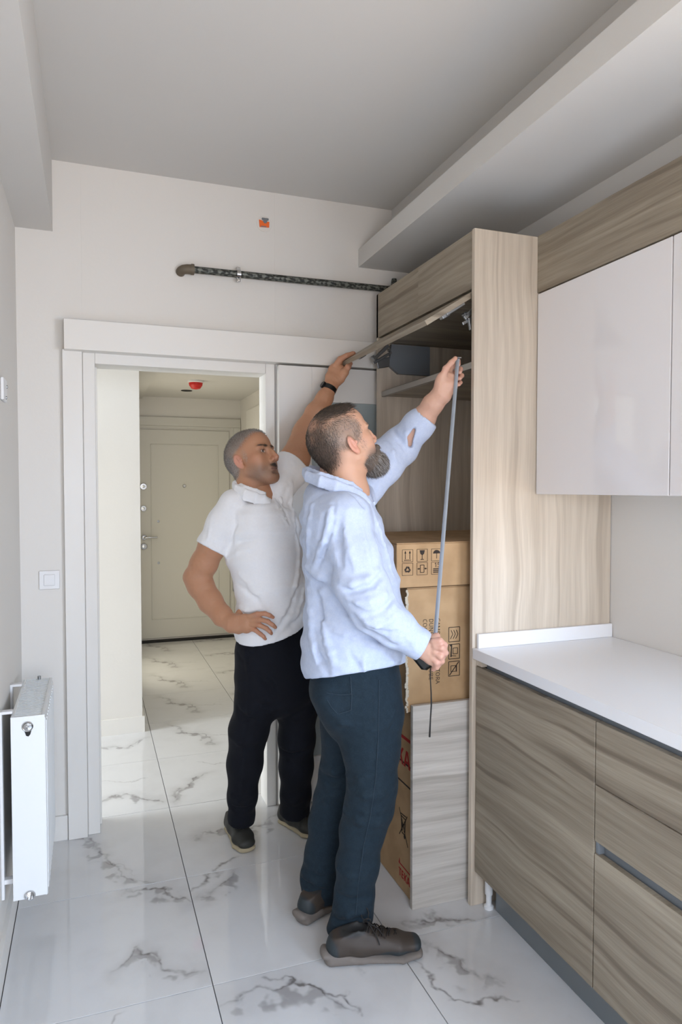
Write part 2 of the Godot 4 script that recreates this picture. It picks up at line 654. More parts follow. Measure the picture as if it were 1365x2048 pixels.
func make_materials() -> void:
	M.wall = mat(Color(0.862, 0.848, 0.824), 0.75)
	M.wall.resource_name = "painted_plaster"
	M.wall.uv1_triplanar = true
	M.wall.uv1_world_triplanar = true
	M.wall.uv1_scale = Vector3(2.5, 2.5, 2.5)
	bumpy(M.wall, 5, 0.06, 0.02)
	M.ceiling = mat(Color(0.82, 0.81, 0.79), 0.85)
	M.white = mat(Color(0.88, 0.868, 0.845), 0.42)          # satin lacquered joinery
	M.white2 = mat(Color(0.88, 0.88, 0.88), 0.35)
	M.radiator = mat(Color(0.88, 0.89, 0.89), 0.35)
	M.gloss = mat(Color(0.90, 0.885, 0.88), 0.05)
	M.gloss.clearcoat_enabled = true
	M.gloss.clearcoat = 0.3
	M.gloss.clearcoat_roughness = 0.03
	M.counter = mat(Color(0.93, 0.93, 0.935), 0.28)
	M.hall_door = mat(Color(0.80, 0.79, 0.76), 0.4)
	M.dark = mat(Color(0.03, 0.03, 0.03), 0.6)
	M.black = mat(Color(0.02, 0.02, 0.022), 0.5)
	M.chrome = mat(Color(0.78, 0.78, 0.78), 0.18, 1.0)
	M.steel = mat(Color(0.62, 0.63, 0.64), 0.38, 1.0)
	M.alu = mat(Color(0.66, 0.65, 0.63), 0.42, 0.9)
	M.plinth = mat(Color(0.55, 0.57, 0.58), 0.45, 0.75)
	M.grout = mat(Color(0.42, 0.41, 0.40), 0.9)
	M.glass = mat(Color(0.62, 0.66, 0.66), 0.55)
	M.glass.metallic_specular = 0.6
	M.clear = mat(Color(0.92, 0.95, 0.95, 0.06), 0.02)
	M.clear.transparency = BaseMaterial3D.TRANSPARENCY_ALPHA
	M.orange = mat(Color(0.93, 0.42, 0.14), 0.5)
	M.red = mat(Color(0.80, 0.12, 0.10), 0.45)
	M.grey_plastic = mat(Color(0.46, 0.48, 0.50), 0.45)
	M.print = mat(Color(0.16, 0.12, 0.09), 0.8)
	M.print_red = mat(Color(0.62, 0.10, 0.07), 0.8)
	M.pipe = mat(Color.WHITE, 0.55, 0.35)
	M.pipe.albedo_texture = mottled(31, 0.03, Color(0.16, 0.17, 0.16), Color(0.46, 0.47, 0.44), 2.4)
	tri_mat(M.pipe, Vector3(5, 9, 9))
	M.elbow = mat(Color(0.42, 0.38, 0.32), 0.6, 0.3)
	var light := Color(0.865, 0.815, 0.745)
	var dark := Color(0.725, 0.67, 0.60)
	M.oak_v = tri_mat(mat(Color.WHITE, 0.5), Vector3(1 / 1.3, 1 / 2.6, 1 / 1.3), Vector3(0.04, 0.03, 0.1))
	M.oak_v.albedo_texture = wood_texture(true, 71, light, dark)  # same laminate as the fronts, lightened to match the well-lit gable
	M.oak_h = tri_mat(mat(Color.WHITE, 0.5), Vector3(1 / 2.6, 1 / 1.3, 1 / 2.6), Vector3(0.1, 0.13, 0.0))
	M.oak_h.albedo_texture = wood_texture(false, 171, Color(0.665, 0.622, 0.55), Color(0.455, 0.41, 0.35))  # same laminate as the gable, darkened to match the dim side-lit fronts
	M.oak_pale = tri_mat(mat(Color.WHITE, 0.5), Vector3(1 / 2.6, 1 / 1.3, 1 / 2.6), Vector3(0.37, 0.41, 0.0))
	M.oak_pale.albedo_texture = wood_texture(false, 271, Color(0.84, 0.82, 0.79), Color(0.67, 0.645, 0.61))  # same laminate grain, lightened to match how bright the leaning board looks
	M.card = tri_mat(mat(Color.WHITE, 0.85), Vector3(1.4, 1.4, 1.4))
	M.card.albedo_texture = mottled(41, 0.02, Color(0.70, 0.575, 0.425), Color(0.645, 0.52, 0.375), 1.6)
	M.card_edge = mat(Color(0.74, 0.70, 0.63), 0.9)
	M.linen = cloth(Color(0.78, 0.815, 0.885), Color(0.69, 0.74, 0.845), 401, 9.0, 0.2)
	M.polo = cloth(Color(0.965, 0.968, 0.975), Color(0.93, 0.935, 0.95), 402, 14.0, 0.2)
	M.jeans = cloth(Color(0.145, 0.20, 0.24), Color(0.09, 0.135, 0.17), 403, 8.0, 0.05)
	M.chinos = cloth(Color(0.085, 0.095, 0.125), Color(0.06, 0.068, 0.095), 404, 10.0, 0.03)
	M.skin = mat(Color.WHITE, 0.52)
	M.skin.vertex_color_use_as_albedo = true
	M.skin.subsurf_scatter_enabled = true
	M.skin.subsurf_scatter_strength = 0.12
	M.hair = mat(Color.WHITE, 0.6)
	M.case = mat(Color(0.03, 0.045, 0.04), 0.45)
	M.blade = mat(Color(0.60, 0.63, 0.665), 0.35, 0.25)
	M.hair.vertex_color_use_as_albedo = true

func cloth(a: Color, c: Color, seed_: int, per_metre: float, sheen: float) -> StandardMaterial3D:
	var m := tri_mat(mat(Color.WHITE, 0.85, 0.0, 0.3), Vector3.ONE * per_metre)
	m.albedo_texture = weave(seed_, a, c)
	m.rim_enabled = true
	m.rim = sheen
	m.rim_tint = 0.6
	return m

func slab(called: String, lo: Vector3, hi: Vector3, m: Material, label: String, category: String) -> MeshInstance3D:
	var o := board(called, lo, hi, m, self, 0.0002)
	structure(o, label, category)
	return o

func build_shell() -> void:
	# kitchen: x -0.28 .. 1.87, back wall face z -3.15, ceiling 2.86; it widens to x 3.4 out of view, to let light in from the right
	var lw := slab("wall_left", Vector3(-0.48, -0.1, -3.15), Vector3(-0.28, 2.86, 1.7), M.wall, "plain white plaster wall on the radiator side of the kitchen", "wall")
	slab("wall_right", Vector3(1.87, -0.1, -3.15), Vector3(2.07, 2.86, -0.86), M.wall, "plain white plaster wall behind the countertop and wall cabinets", "wall")
	slab("unseen_wall_return", Vector3(2.07, -0.1, -1.06), Vector3(3.6, 2.86, -0.86), M.wall, "unseen white wall of the room part widened for light behind the camera", "wall")  # out of view; set back so daylight reaches counter and gable
	slab("unseen_wall_side", Vector3(3.4, -0.1, -0.86), Vector3(3.6, 2.86, 1.7), M.wall, "unseen white end wall of the room part widened for light", "wall")  # out of view; closes the part widened for light from the right
	# unseen wall behind the camera, its window and balcony door placed for the light
	var near := slab("unseen_wall_near", Vector3(-0.28, -0.1, 1.5), Vector3(-0.2, 2.86, 1.7), M.wall, "unseen white wall with the window and balcony door behind the camera", "wall")
	board("pier", Vector3(0.85, -0.1, 1.5), Vector3(1.8, 2.86, 1.7), M.wall, near)
	board("pier", Vector3(3.1, -0.1, 1.5), Vector3(3.4, 2.86, 1.7), M.wall, near)
	board("spandrel", Vector3(-0.2, -0.1, 1.5), Vector3(0.85, 0.8, 1.7), M.wall, near)
	board("lintel", Vector3(-0.2, 2.1, 1.5), Vector3(0.85, 2.86, 1.7), M.wall, near)
	board("lintel", Vector3(1.8, 2.35, 1.5), Vector3(3.1, 2.86, 1.7), M.wall, near)
	board("sill", Vector3(1.8, -0.1, 1.5), Vector3(3.1, 0.15, 1.7), M.wall, near)
	for win in [[-0.2, 0.85, 0.8, 2.1, "unseen white framed window behind the camera lighting the kitchen from the left"], [1.8, 3.1, 0.15, 2.35, "unseen white framed balcony door behind the camera lighting the kitchen from the right"]]:  # both out of view; sizes and positions chosen for the light
		var w := thing("window_1" if win[0] < 1.0 else "window_2", win[4], "window", Vector3(win[0], win[2], 1.6))
		w.set_meta("kind", "structure")
		var a: float = win[0]; var c: float = win[1]; var y0: float = win[2]; var y1: float = win[3]
		board("frame_stile", Vector3(a, y0, 1.57), Vector3(a + 0.06, y1, 1.63), M.white2, w)
		board("frame_stile", Vector3(c - 0.06, y0, 1.57), Vector3(c, y1, 1.63), M.white2, w)
		board("frame_stile", Vector3((a + c) / 2 - 0.04, y0, 1.57), Vector3((a + c) / 2 + 0.04, y1, 1.63), M.white2, w)
		board("frame_rail", Vector3(a, y0, 1.57), Vector3(c, y0 + 0.06, 1.63), M.white2, w)
		board("frame_rail", Vector3(a, y1 - 0.06, 1.57), Vector3(c, y1, 1.63), M.white2, w)
		board("pane", Vector3(a + 0.06, y0 + 0.06, 1.597), Vector3((a + c) / 2 - 0.04, y1 - 0.06, 1.603), M.clear, w)
		board("pane", Vector3((a + c) / 2 + 0.04, y0 + 0.06, 1.597), Vector3(c - 0.06, y1 - 0.06, 1.603), M.clear, w)
	# back wall with the doorway (x -0.027 .. 0.812, y 0 .. 2.083)
	var bw := slab("wall_back", Vector3(-0.48, -0.1, -3.27), Vector3(-0.027, 2.86, -3.15), M.wall, "plain white plaster end wall with the doorway and the grey pipe", "wall")
	board("pier", Vector3(0.812, -0.1, -3.27), Vector3(2.07, 2.86, -3.15), M.wall, bw, 0.0005)
	board("lintel", Vector3(-0.027, 2.083, -3.27), Vector3(0.812, 2.86, -3.15), M.wall, bw, 0.0005)
	slab("ceiling", Vector3(-0.48, 2.86, -3.27), Vector3(3.6, 3.0, 1.7), M.ceiling, "flat matt white kitchen ceiling", "ceiling")
	slab("ceiling_beam", Vector3(-0.28, 2.567, -3.15), Vector3(-0.137, 2.86, 1.5), M.ceiling, "narrow boxed beam along the top of the radiator wall", "beam")
	slab("ceiling_beam", Vector3(1.401, 2.65, -3.15), Vector3(1.87, 2.86, 1.5), M.ceiling, "deep boxed beam high above the wall cabinets", "beam")
	slab("ceiling_beam", Vector3(1.226, 2.565, -3.15), Vector3(1.69, 2.65, 1.5), M.ceiling, "lower flat plasterboard ledge hung beneath the deep beam above the cabinets", "beam")
	slab("ceiling_beam", Vector3(1.685, 2.28, -3.15), Vector3(1.87, 2.65, -0.86), M.ceiling, "white downstand between the ledge and the top of the wood fascia", "beam")
	# skirting
	slab("baseboard_left", Vector3(-0.28, 0.0, -3.15), Vector3(-0.266, 0.1, 1.5), M.white, "white skirting board along the floor under the radiator", "skirting")
	slab("baseboard_back", Vector3(-0.266, 0.0, -3.15), Vector3(-0.109, 0.105, -3.136), M.white, "short white skirting board between the corner and the doorway casing", "skirting")

func build_floor() -> void:
	var fl := slab("floor", Vector3(-3.2, -0.10, -7.2), Vector3(3.6, -0.012, 1.7), M.grout, "floor of large polished white marble-look tiles with grey veins and thin grey joints", "floor")
	var z_lines := -2.053
	var plain_a := [[0.45, 0.014, 0.05, Vector2(0.1, 0.75), Vector2(0.4, 0.62), Vector2(0.6, 0.66), Vector2(0.95, 0.4)]]
	var plain_b := [[0.5, 0.012, 0.06, Vector2(0.2, 0.1), Vector2(0.35, 0.4), Vector2(0.5, 0.5), Vector2(0.55, 0.8)], [0.3, 0.01, 0.0, Vector2(0.5, 0.5), Vector2(0.9, 0.62)]]
	var plain_c := [[0.4, 0.012, 0.05, Vector2(0.05, 0.3), Vector2(0.3, 0.22), Vector2(0.7, 0.35), Vector2(0.9, 0.2)]]
	# veins of the tiles in view, keyed by column and row; (0,0) is the tile x -0.265 .. 0.33, z -2.673 .. -2.053
	var own := {
		Vector2i(0, 0): [[0.75, 0.012, 0.08, Vector2(0.62, 0.0), Vector2(0.74, 0.06), Vector2(0.86, 0.10), Vector2(1.0, 0.28)], [0.5, 0.016, 0.06, Vector2(0.55, 0.75), Vector2(0.68, 0.62), Vector2(0.80, 0.78), Vector2(0.98, 0.92)]],
		Vector2i(0, -1): [[0.45, 0.014, 0.07, Vector2(0.25, 0.15), Vector2(0.42, 0.32), Vector2(0.50, 0.60), Vector2(0.62, 0.85), Vector2(0.80, 1.0)], [0.3, 0.01, 0.0, Vector2(0.4, 0.62), Vector2(0.6, 0.72), Vector2(0.72, 0.86)]],
		Vector2i(0, -2): [[0.5, 0.012, 0.05, Vector2(0.45, 0.70), Vector2(0.70, 0.62), Vector2(0.82, 0.80), Vector2(1.0, 0.86)], [0.35, 0.01, 0.0, Vector2(0.5, 0.35), Vector2(0.75, 0.42), Vector2(0.9, 0.38)]],
		Vector2i(0, -3): [[0.35, 0.012, 0.05, Vector2(0.5, 0.5), Vector2(0.75, 0.62), Vector2(0.95, 0.4)]],
		Vector2i(1, 0): [[0.72, 0.020, 0.0, Vector2(0.0, 0.21), Vector2(0.09, 0.08), Vector2(0.19, 0.0)], [0.25, 0.02, 0.06, Vector2(0.05, 0.30), Vector2(0.18, 0.18), Vector2(0.30, 0.02)]],
		Vector2i(1, -1): [[0.70, 0.022, 0.0, Vector2(0.17, 1.0), Vector2(0.25, 0.94), Vector2(0.39, 0.86)], [0.42, 0.014, 0.08, Vector2(0.12, 0.55), Vector2(0.40, 0.42), Vector2(0.55, 0.55), Vector2(0.85, 0.35)]],
		Vector2i(1, -2): [[0.45, 0.014, 0.05, Vector2(0.02, 0.9), Vector2(0.12, 0.72), Vector2(0.24, 0.54), Vector2(0.4, 0.45)], [0.3, 0.01, 0.0, Vector2(0.3, 0.2), Vector2(0.6, 0.3)]],
		Vector2i(1, 1): [[0.55, 0.016, 0.13, Vector2(0.0, 0.16), Vector2(0.20, 0.10), Vector2(0.42, 0.12), Vector2(0.52, 0.24), Vector2(0.62, 0.38)], [0.85, 0.011, 0.0, Vector2(0.22, 0.04), Vector2(0.36, 0.07), Vector2(0.50, 0.22), Vector2(0.62, 0.27), Vector2(0.64, 0.42)], [0.35, 0.02, 0.0, Vector2(0.74, 0.16), Vector2(0.84, 0.06), Vector2(0.96, 0.0)]],
		Vector2i(2, 1): [[0.85, 0.011, 0.0, Vector2(0.01, 0.18), Vector2(0.06, 0.34), Vector2(0.12, 0.48), Vector2(0.26, 0.54), Vector2(0.42, 0.60)], [0.45, 0.02, 0.11, Vector2(0.14, 0.04), Vector2(0.24, 0.15), Vector2(0.28, 0.34), Vector2(0.38, 0.48)]],
		Vector2i(2, 0): [[0.55, 0.020, 0.06, Vector2(0.14, 0.90), Vector2(0.26, 0.86), Vector2(0.40, 0.96), Vector2(0.62, 0.97)], [0.5, 0.016, 0.0, Vector2(0.30, 0.80), Vector2(0.36, 0.94)]],
		Vector2i(0, 1): [[0.5, 0.012, 0.0, Vector2(0.48, 0.30), Vector2(0.52, 0.16), Vector2(0.55, 0.02)]],
	}
	var spare := []
	for q in [plain_a, plain_b, plain_c]: spare.append(tile_material(500 + spare.size() * 13, q))
	var mats := {}
	var mesh := tile_mesh()
	for cx in range(-1, 6):
		for rz in range(-8, 6):
			var x0 := -0.265 + 0.595 * cx
			var z0 := -2.673 + 0.62 * rz
			if cx < 0 and (rz > -2 or rz < -3): continue
			if cx > 2 and rz < 2: continue
			var key := Vector2i(cx, rz)
			var m: Material
			if own.has(key):
				m = tile_material(600 + cx * 17 + rz * 5, own[key])
			else:
				m = spare[absi(cx * 5 + rz * 3) % 3]
			put("tile", mesh, m, fl, Vector3(x0 + 0.2975, -0.006, z0 + 0.31) - fl.position)
	# narrow cut tiles along the walls
	for rz in range(-1, 6):
		var s := Soup.new()
		s.box(Vector3.ZERO, Vector3(0.035, 0.012, 0.6185), 0.0008)
		put("tile", s.mesh(), spare[2], fl, Vector3(-0.2845, -0.006, -2.363 + 0.62 * rz) - fl.position)

func tile_mesh() -> ArrayMesh:
	var s := Soup.new()
	s.box(Vector3.ZERO, Vector3(0.5925, 0.012, 0.6175), 0.0008)
	return s.mesh()

func tile_material(seed_: int, veins: Array) -> StandardMaterial3D:
	var m := mat(Color.WHITE, 0.035, 0.0, 0.62)
	m.albedo_texture = marble_texture(seed_, veins)
	m.texture_repeat = false
	return m

func build_doorway() -> void:
	var d := thing("door_1", "white lacquered door lining and casing round the open kitchen doorway", "door frame", Vector3(0.39, 0, -3.21))
	d.set_meta("kind", "structure")
	board("casing", Vector3(-0.107, 0, -3.15), Vector3(-0.029, 2.082, -3.126), M.white, d, 0.002)
	board("jamb", Vector3(-0.027, 0, -3.275), Vector3(0.022, 2.083, -3.146), M.white, d, 0.002)
	board("jamb", Vector3(0.765, 0, -3.275), Vector3(0.810, 2.083, -3.146), M.white, d, 0.002)
	board("jamb_head", Vector3(0.022, 2.030, -3.275), Vector3(0.765, 2.083, -3.146), M.white, d, 0.002)
	board("stop", Vector3(0.022, 0, -3.275), Vector3(0.030, 2.030, -3.235), M.white, d)
	board("casing", Vector3(-0.107, 0, -3.295), Vector3(-0.02, 2.15, -3.27), M.white, d, 0.002)
	board("casing", Vector3(0.80, 0, -3.295), Vector3(0.88, 2.15, -3.27), M.white, d, 0.002)
	board("casing_head", Vector3(-0.02, 2.07, -3.295), Vector3(0.80, 2.15, -3.27), M.white, d, 0.002)
	# sliding leaf parked beside the doorway, its rail behind a white cover board
	var s := thing("door_2", "white sliding door with a tall frosted glass panel parked beside the doorway", "sliding door", Vector3(1.2, 0, -3.118))
	s.set_meta("kind", "structure")
	board("stile", Vector3(0.816, 0.012, -3.136), Vector3(0.975, 2.066, -3.100), M.white, s, 0.0015)
	board("stile", Vector3(1.46, 0.012, -3.136), Vector3(1.62, 2.066, -3.100), M.white, s, 0.0015)
	board("rail", Vector3(0.975, 1.905, -3.136), Vector3(1.46, 2.066, -3.100), M.white, s, 0.0004)
	board("rail", Vector3(0.975, 0.012, -3.136), Vector3(1.46, 0.228, -3.100), M.white, s, 0.0004)
	board("pane", Vector3(0.975, 0.228, -3.122), Vector3(1.46, 1.905, -3.112), M.glass, s, 0.0005)
	board("rail_cover", Vector3(-0.098, 2.074, -3.15), Vector3(1.66, 2.199, -3.085), M.white, s, 0.002)

func build_hall() -> void:
	slab("wall_passage", Vector3(-3.0, -0.1, -4.55), Vector3(0.283, 2.6, -4.40), M.wall, "bright white end of the partition wall seen through the doorway", "wall")
	var hl := slab("wall_hall_left", Vector3(0.133, -0.1, -5.40), Vector3(0.283, 2.6, -4.55), M.wall, "white side wall of the entrance hall behind the partition", "wall")  # with an unseen opening that lets light reach the front door
	board("pier", Vector3(0.133, -0.1, -7.0), Vector3(0.283, 2.6, -6.20), M.wall, hl)
	board("lintel", Vector3(0.133, 2.06, -6.20), Vector3(0.283, 2.6, -5.40), M.wall, hl)
	slab("unseen_side_room_wall", Vector3(-1.2, -0.1, -7.0), Vector3(-1.05, 2.6, -4.55), M.wall, "unseen wall of the side room whose light reaches the entrance hall", "wall")  # out of view; stands behind the light of the hall opening
	slab("wall_hall_right", Vector3(1.43, -0.1, -7.0), Vector3(1.58, 2.6, -3.27), M.wall, "shaded white wall of the entrance hall on the hinge side", "wall")
	slab("wall_hall_end", Vector3(0.133, -0.1, -7.15), Vector3(1.58, 2.6, -6.95), M.wall, "end wall of the entrance hall that holds the front door", "wall")
	slab("wall_passage_back", Vector3(-3.0, -0.1, -3.27), Vector3(-0.48, 2.6, -3.15), M.wall, "white wall of the side passage beyond the kitchen", "wall")
	var we := slab("unseen_passage_end", Vector3(-3.15, -0.1, -4.55), Vector3(-3.0, 0.2, -3.15), M.wall, "unseen end of the side passage with a window lighting the partition", "wall")  # out of view; frames the light that falls on the partition end
	board("lintel", Vector3(-3.15, 2.0, -4.55), Vector3(-3.0, 2.6, -3.15), M.wall, we)
	board("pier", Vector3(-3.15, 0.2, -4.55), Vector3(-3.0, 2.0, -4.25), M.wall, we)
	board("pier", Vector3(-3.15, 0.2, -3.35), Vector3(-3.0, 2.0, -3.15), M.wall, we)
	board("pane", Vector3(-3.08, 0.2, -4.25), Vector3(-3.074, 2.0, -3.35), M.clear, we)
	slab("ceiling_hall", Vector3(-3.15, 2.385, -7.15), Vector3(1.58, 2.6, -3.27), M.ceiling, "lower white ceiling of the entrance hall", "ceiling")
	slab("ceiling_hall_ledge", Vector3(0.283, 2.362, -6.95), Vector3(0.468, 2.386, -4.4), M.ceiling, "shallow ledge along one side of the hall ceiling", "ceiling")
	slab("baseboard_passage", Vector3(-3.0, 0, -4.40), Vector3(0.296, 0.096, -4.386), M.white, "white skirting board round the bright partition end", "skirting")
	slab("baseboard_hall", Vector3(0.283, 0, -6.95), Vector3(0.296, 0.096, -4.40), M.white, "white skirting board along the hall side wall", "skirting")
	# built-in closet front on the right-hand wall
	var cl := thing("hall_closet", "plain white built-in closet front along the hall wall beside the front door", "closet", Vector3(1.415, 0, -5.4))
	for k in 3:
		board("door", Vector3(1.402, 0.06, -6.55 + 0.62 * k), Vector3(1.42, 2.235, -5.94 + 0.62 * k), M.white, cl)
	board("frame", Vector3(1.418, 0, -6.56), Vector3(1.43, 2.25, -4.66), M.white, cl)
	# front door
	var d := thing("door_3", "cream panelled steel front door with three locks and a lever at the hall end", "front door", Vector3(0.9, 0, -6.96))
	d.set_meta("kind", "structure")
	board("casing_head", Vector3(0.285, 2.108, -6.95), Vector3(1.426, 2.194, -6.925), M.hall_door, d, 0.003)
	board("casing", Vector3(1.356, 0, -6.95), Vector3(1.426, 2.108, -6.925), M.hall_door, d, 0.003)
	board("frame", Vector3(1.325, 0, -6.95), Vector3(1.356, 2.108, -6.935), M.hall_door, d, 0.002)
	board("frame_head", Vector3(0.285, 2.085, -6.95), Vector3(1.325, 2.108, -6.935), M.hall_door, d, 0.002)
	board("threshold", Vector3(0.30, 0, -6.95), Vector3(1.36, 0.022, -6.90), M.dark, d, 0.003)
	var leaf := board("leaf", Vector3(0.37, 0.035, -6.95), Vector3(1.312, 2.072, -6.938), M.hall_door, d, 0.004)
	# pressed panel lines
	var f := Soup.new()
	for q in [[0.545, 0.556, 0.22, 1.93], [1.19, 1.201, 0.22, 1.93]]:
		f.box(Vector3((q[0] + q[1]) / 2, (q[2] + q[3]) / 2, -6.937), Vector3(0.011, q[3] - q[2], 0.008), 0.003)
	for y in [0.225, 1.925]:
		f.box(Vector3(0.873, y, -6.937), Vector3(0.656, 0.011, 0.008), 0.003)
	shape("panel_moulding", f, M.hall_door, leaf)
	for q in [[0.477, 1.518, 0.034], [0.476, 1.306, 0.030], [0.477, 0.939, 0.032]]:
		var lk := Soup.new()
		lk.lathe([Vector2(q[2], 0), Vector2(q[2], 0.010), Vector2(q[2] * 0.86, 0.016), Vector2(q[2] * 0.45, 0.016), Vector2(q[2] * 0.45, 0.022), Vector2(0, 0.024)], Vector3(q[0], q[1], -6.938), Vector3(0, 0, 1))
		shape("lock", lk, M.chrome, leaf)
	var lv := Soup.new()
	lv.lathe([Vector2(0.026, 0), Vector2(0.026, 0.008), Vector2(0.022, 0.012), Vector2(0, 0.012)], Vector3(0.480, 1.026, -6.938), Vector3(0, 0, 1))
	lv.tube([Vector3(0.480, 1.026, -6.93), Vector3(0.480, 1.026, -6.89), Vector3(0.487, 1.027, -6.882), Vector3(0.600, 1.029, -6.882)], [0.009], 12)
	shape("lever_handle", lv, M.chrome, leaf)
	var ph := Soup.new()
	ph.lathe([Vector2(0.017, 0), Vector2(0.017, 0.006), Vector2(0.012, 0.010), Vector2(0, 0.010)], Vector3(0.865, 1.524, -6.938), Vector3(0, 0, 1))
	shape("peephole", ph, M.chrome, leaf)
	for y in [1.179, 0.774]:
		var sc := Soup.new()
		sc.lathe([Vector2(0.013, 0), Vector2(0.012, 0.003), Vector2(0, 0.004)], Vector3(0.614, y, -6.938), Vector3(0, 0, 1))
		shape("screw_cap", sc, M.steel, leaf)
	for y in [0.52, 1.75]:
		board("hinge", Vector3(1.338, y - 0.06, -6.936), Vector3(1.352, y + 0.06, -6.922), M.steel, d, 0.003)
	# hall ceiling fittings
	var sd := thing("smoke_detector", "small red capped detector on a white base under the hall ceiling", "smoke detector", Vector3(0.822, 2.385, -5.80))
	var s1 := Soup.new()
	s1.lathe([Vector2(0, 0), Vector2(0.066, 0), Vector2(0.066, 0.012), Vector2(0.058, 0.018), Vector2(0, 0.018)], Vector3(0.822, 2.385, -5.80), Vector3(0, -1, 0))
	shape("base", s1, M.white2, sd)
	var s2 := Soup.new()
	s2.lathe([Vector2(0, 0), Vector2(0.057, 0.0), Vector2(0.054, 0.02), Vector2(0.036, 0.046), Vector2(0.012, 0.052), Vector2(0, 0.052)], Vector3(0.822, 2.367, -5.80), Vector3(0, -1, 0))
	shape("dust_cap", s2, M.red, sd)
	var sp := Soup.new()
	sp.lathe([Vector2(0, 0), Vector2(0.050, 0.0), Vector2(0.050, 0.004), Vector2(0.042, 0.004), Vector2(0.042, 0.001), Vector2(0, 0.001)], Vector3(0.825, 2.385, -6.40), Vector3(0, -1, 0))  # closed black disc; the dark of the hole is in its colour
	tag(shape("ceiling_spot_hole", sp, M.black), "black disc for the dark opening of a recessed spotlight in the hall ceiling", "spotlight")

func build_units() -> void:
	# tall larder unit; outside of its near gable z -2.136, its far side z -3.04, front x 1.28
	var t := thing("tall_cabinet", "tall open pale oak cabinet housing with cartons stacked in its lower niche", "cabinet", Vector3(1.57, 0, -2.59))
	board("gable", Vector3(1.266, 0, -2.155), Vector3(1.868, 2.405, -2.136), M.oak_v, t)
	board("gable", Vector3(1.276, 0, -3.041), Vector3(1.868, 2.41, -3.022), M.oak_v, t)
	board("back_panel", Vector3(1.850, 0, -3.022), Vector3(1.866, 2.40, -2.155), M.oak_v, t)
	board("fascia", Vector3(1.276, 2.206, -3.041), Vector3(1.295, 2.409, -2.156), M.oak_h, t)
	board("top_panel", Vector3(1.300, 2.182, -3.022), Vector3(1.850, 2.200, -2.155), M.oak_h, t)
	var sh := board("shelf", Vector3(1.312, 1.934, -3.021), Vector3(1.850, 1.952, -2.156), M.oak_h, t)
	board("edge_profile", Vector3(1.292, 1.930, -3.020), Vector3(1.312, 1.956, -2.157), M.alu, sh, 0.003)
	var ld := Basis(Vector3(0, 0, 1), 0.0)
	# lift-up flap, hinged under the fascia and held open
	var hinge := Vector3(1.288, 2.192, 0)
	var lip := Vector3(1.093, 2.070, 0)
	var dir := (lip - hinge).normalized()
	var nrm := Vector3(-dir.y, dir.x, 0)
	if nrm.y < 0: nrm = -nrm
	var s := Soup.new()
	var mid := (hinge + lip) / 2 + Vector3(0, 0, -2.5945)
	s.box(mid, Vector3((lip - hinge).length(), 0.019, 0.858), 0.001, Basis(dir, nrm, dir.cross(nrm)))
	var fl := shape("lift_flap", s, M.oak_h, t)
	# lift arms, with their cover boxes on the inner sides
	for side in [-3.020, -2.158]:
		var sg: float = 1.0 if side < -2.6 else -1.0
		var cv := Soup.new()
		cv.prism([Vector2(1.335, 2.176), Vector2(1.325, 2.075), Vector2(1.372, 2.040), Vector2(1.535, 2.040), Vector2(1.535, 2.176)], Vector3(0, 0, side), Vector3.RIGHT, Vector3.UP, Vector3(0, 0, sg * 0.022))
		shape("lift_mechanism", cv, M.grey_plastic, t)
		var arm := Soup.new()
		var z0: float = side + sg * 0.013
		arm.box(Vector3(1.285, 2.135, z0), Vector3(0.105, 0.016, 0.008), 0.002, Basis(Vector3(0, 0, 1), 0.75))
		arm.box(Vector3(1.290, 2.110, z0 + sg * 0.007), Vector3(0.110, 0.012, 0.006), 0.002, Basis(Vector3(0, 0, 1), 0.55))
		arm.box(Vector3(1.300, 2.088, z0), Vector3(0.075, 0.045, 0.012), 0.003, Basis(Vector3(0, 0, 1), 0.2))
		arm.box(Vector3(1.212, 2.130, z0 + sg * 0.012), Vector3(0.085, 0.012, 0.030), 0.003, Basis(Vector3(0, 0, 1), 0.56))
		arm.box(Vector3(1.180, 2.108, z0 + sg * 0.022), Vector3(0.035, 0.016, 0.024), 0.003, Basis(Vector3(0, 0, 1), 0.56))
		for q in [Vector2(1.245, 2.112), Vector2(1.315, 2.100), Vector2(1.328, 2.150)]:
			arm.lathe([Vector2(0.007, 0), Vector2(0.007, 0.018), Vector2(0, 0.018)], Vector3(q.x, q.y, side), Vector3(0, 0, sg), 12)
		shape("lift_arm", arm, M.steel, t)

	# base units
	var b1 := thing("base_cabinet", "grey oak base cabinet with one wide door next to the tall housing", "cabinet", Vector3(1.58, 0, -1.82))
	board("carcass", Vector3(1.312, 0.13, -2.130), Vector3(1.868, 0.895, -1.514), M.dark, b1)
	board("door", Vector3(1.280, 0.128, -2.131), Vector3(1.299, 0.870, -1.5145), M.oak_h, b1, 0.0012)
	board("grip_channel", Vector3(1.304, 0.850, -2.10), Vector3(1.312, 0.897, -1.513), M.grey_plastic, b1)
	board("filler", Vector3(1.283, 0.872, -2.135), Vector3(1.312, 0.896, -2.10), M.oak_v, b1)
	var leg := Soup.new()
	leg.lathe([Vector2(0, 0), Vector2(0.017, 0), Vector2(0.017, 0.010), Vector2(0.010, 0.016), Vector2(0.010, 0.05), Vector2(0.014, 0.052), Vector2(0.014, 0.13), Vector2(0, 0.13)], Vector3(1.322, 0, -2.105), Vector3.UP, 20)
	shape("adjustable_leg", leg, M.white2, b1)
	var b2 := thing("base_cabinet", "grey oak base cabinet with three stacked drawers under the countertop", "cabinet", Vector3(1.58, 0, -1.2))
	board("carcass", Vector3(1.312, 0.13, -1.512), Vector3(1.868, 0.895, -0.90), M.dark, b2)
	board("drawer", Vector3(1.280, 0.6985, -1.5105), Vector3(1.299, 0.870, -0.90), M.oak_h, b2, 0.0012)
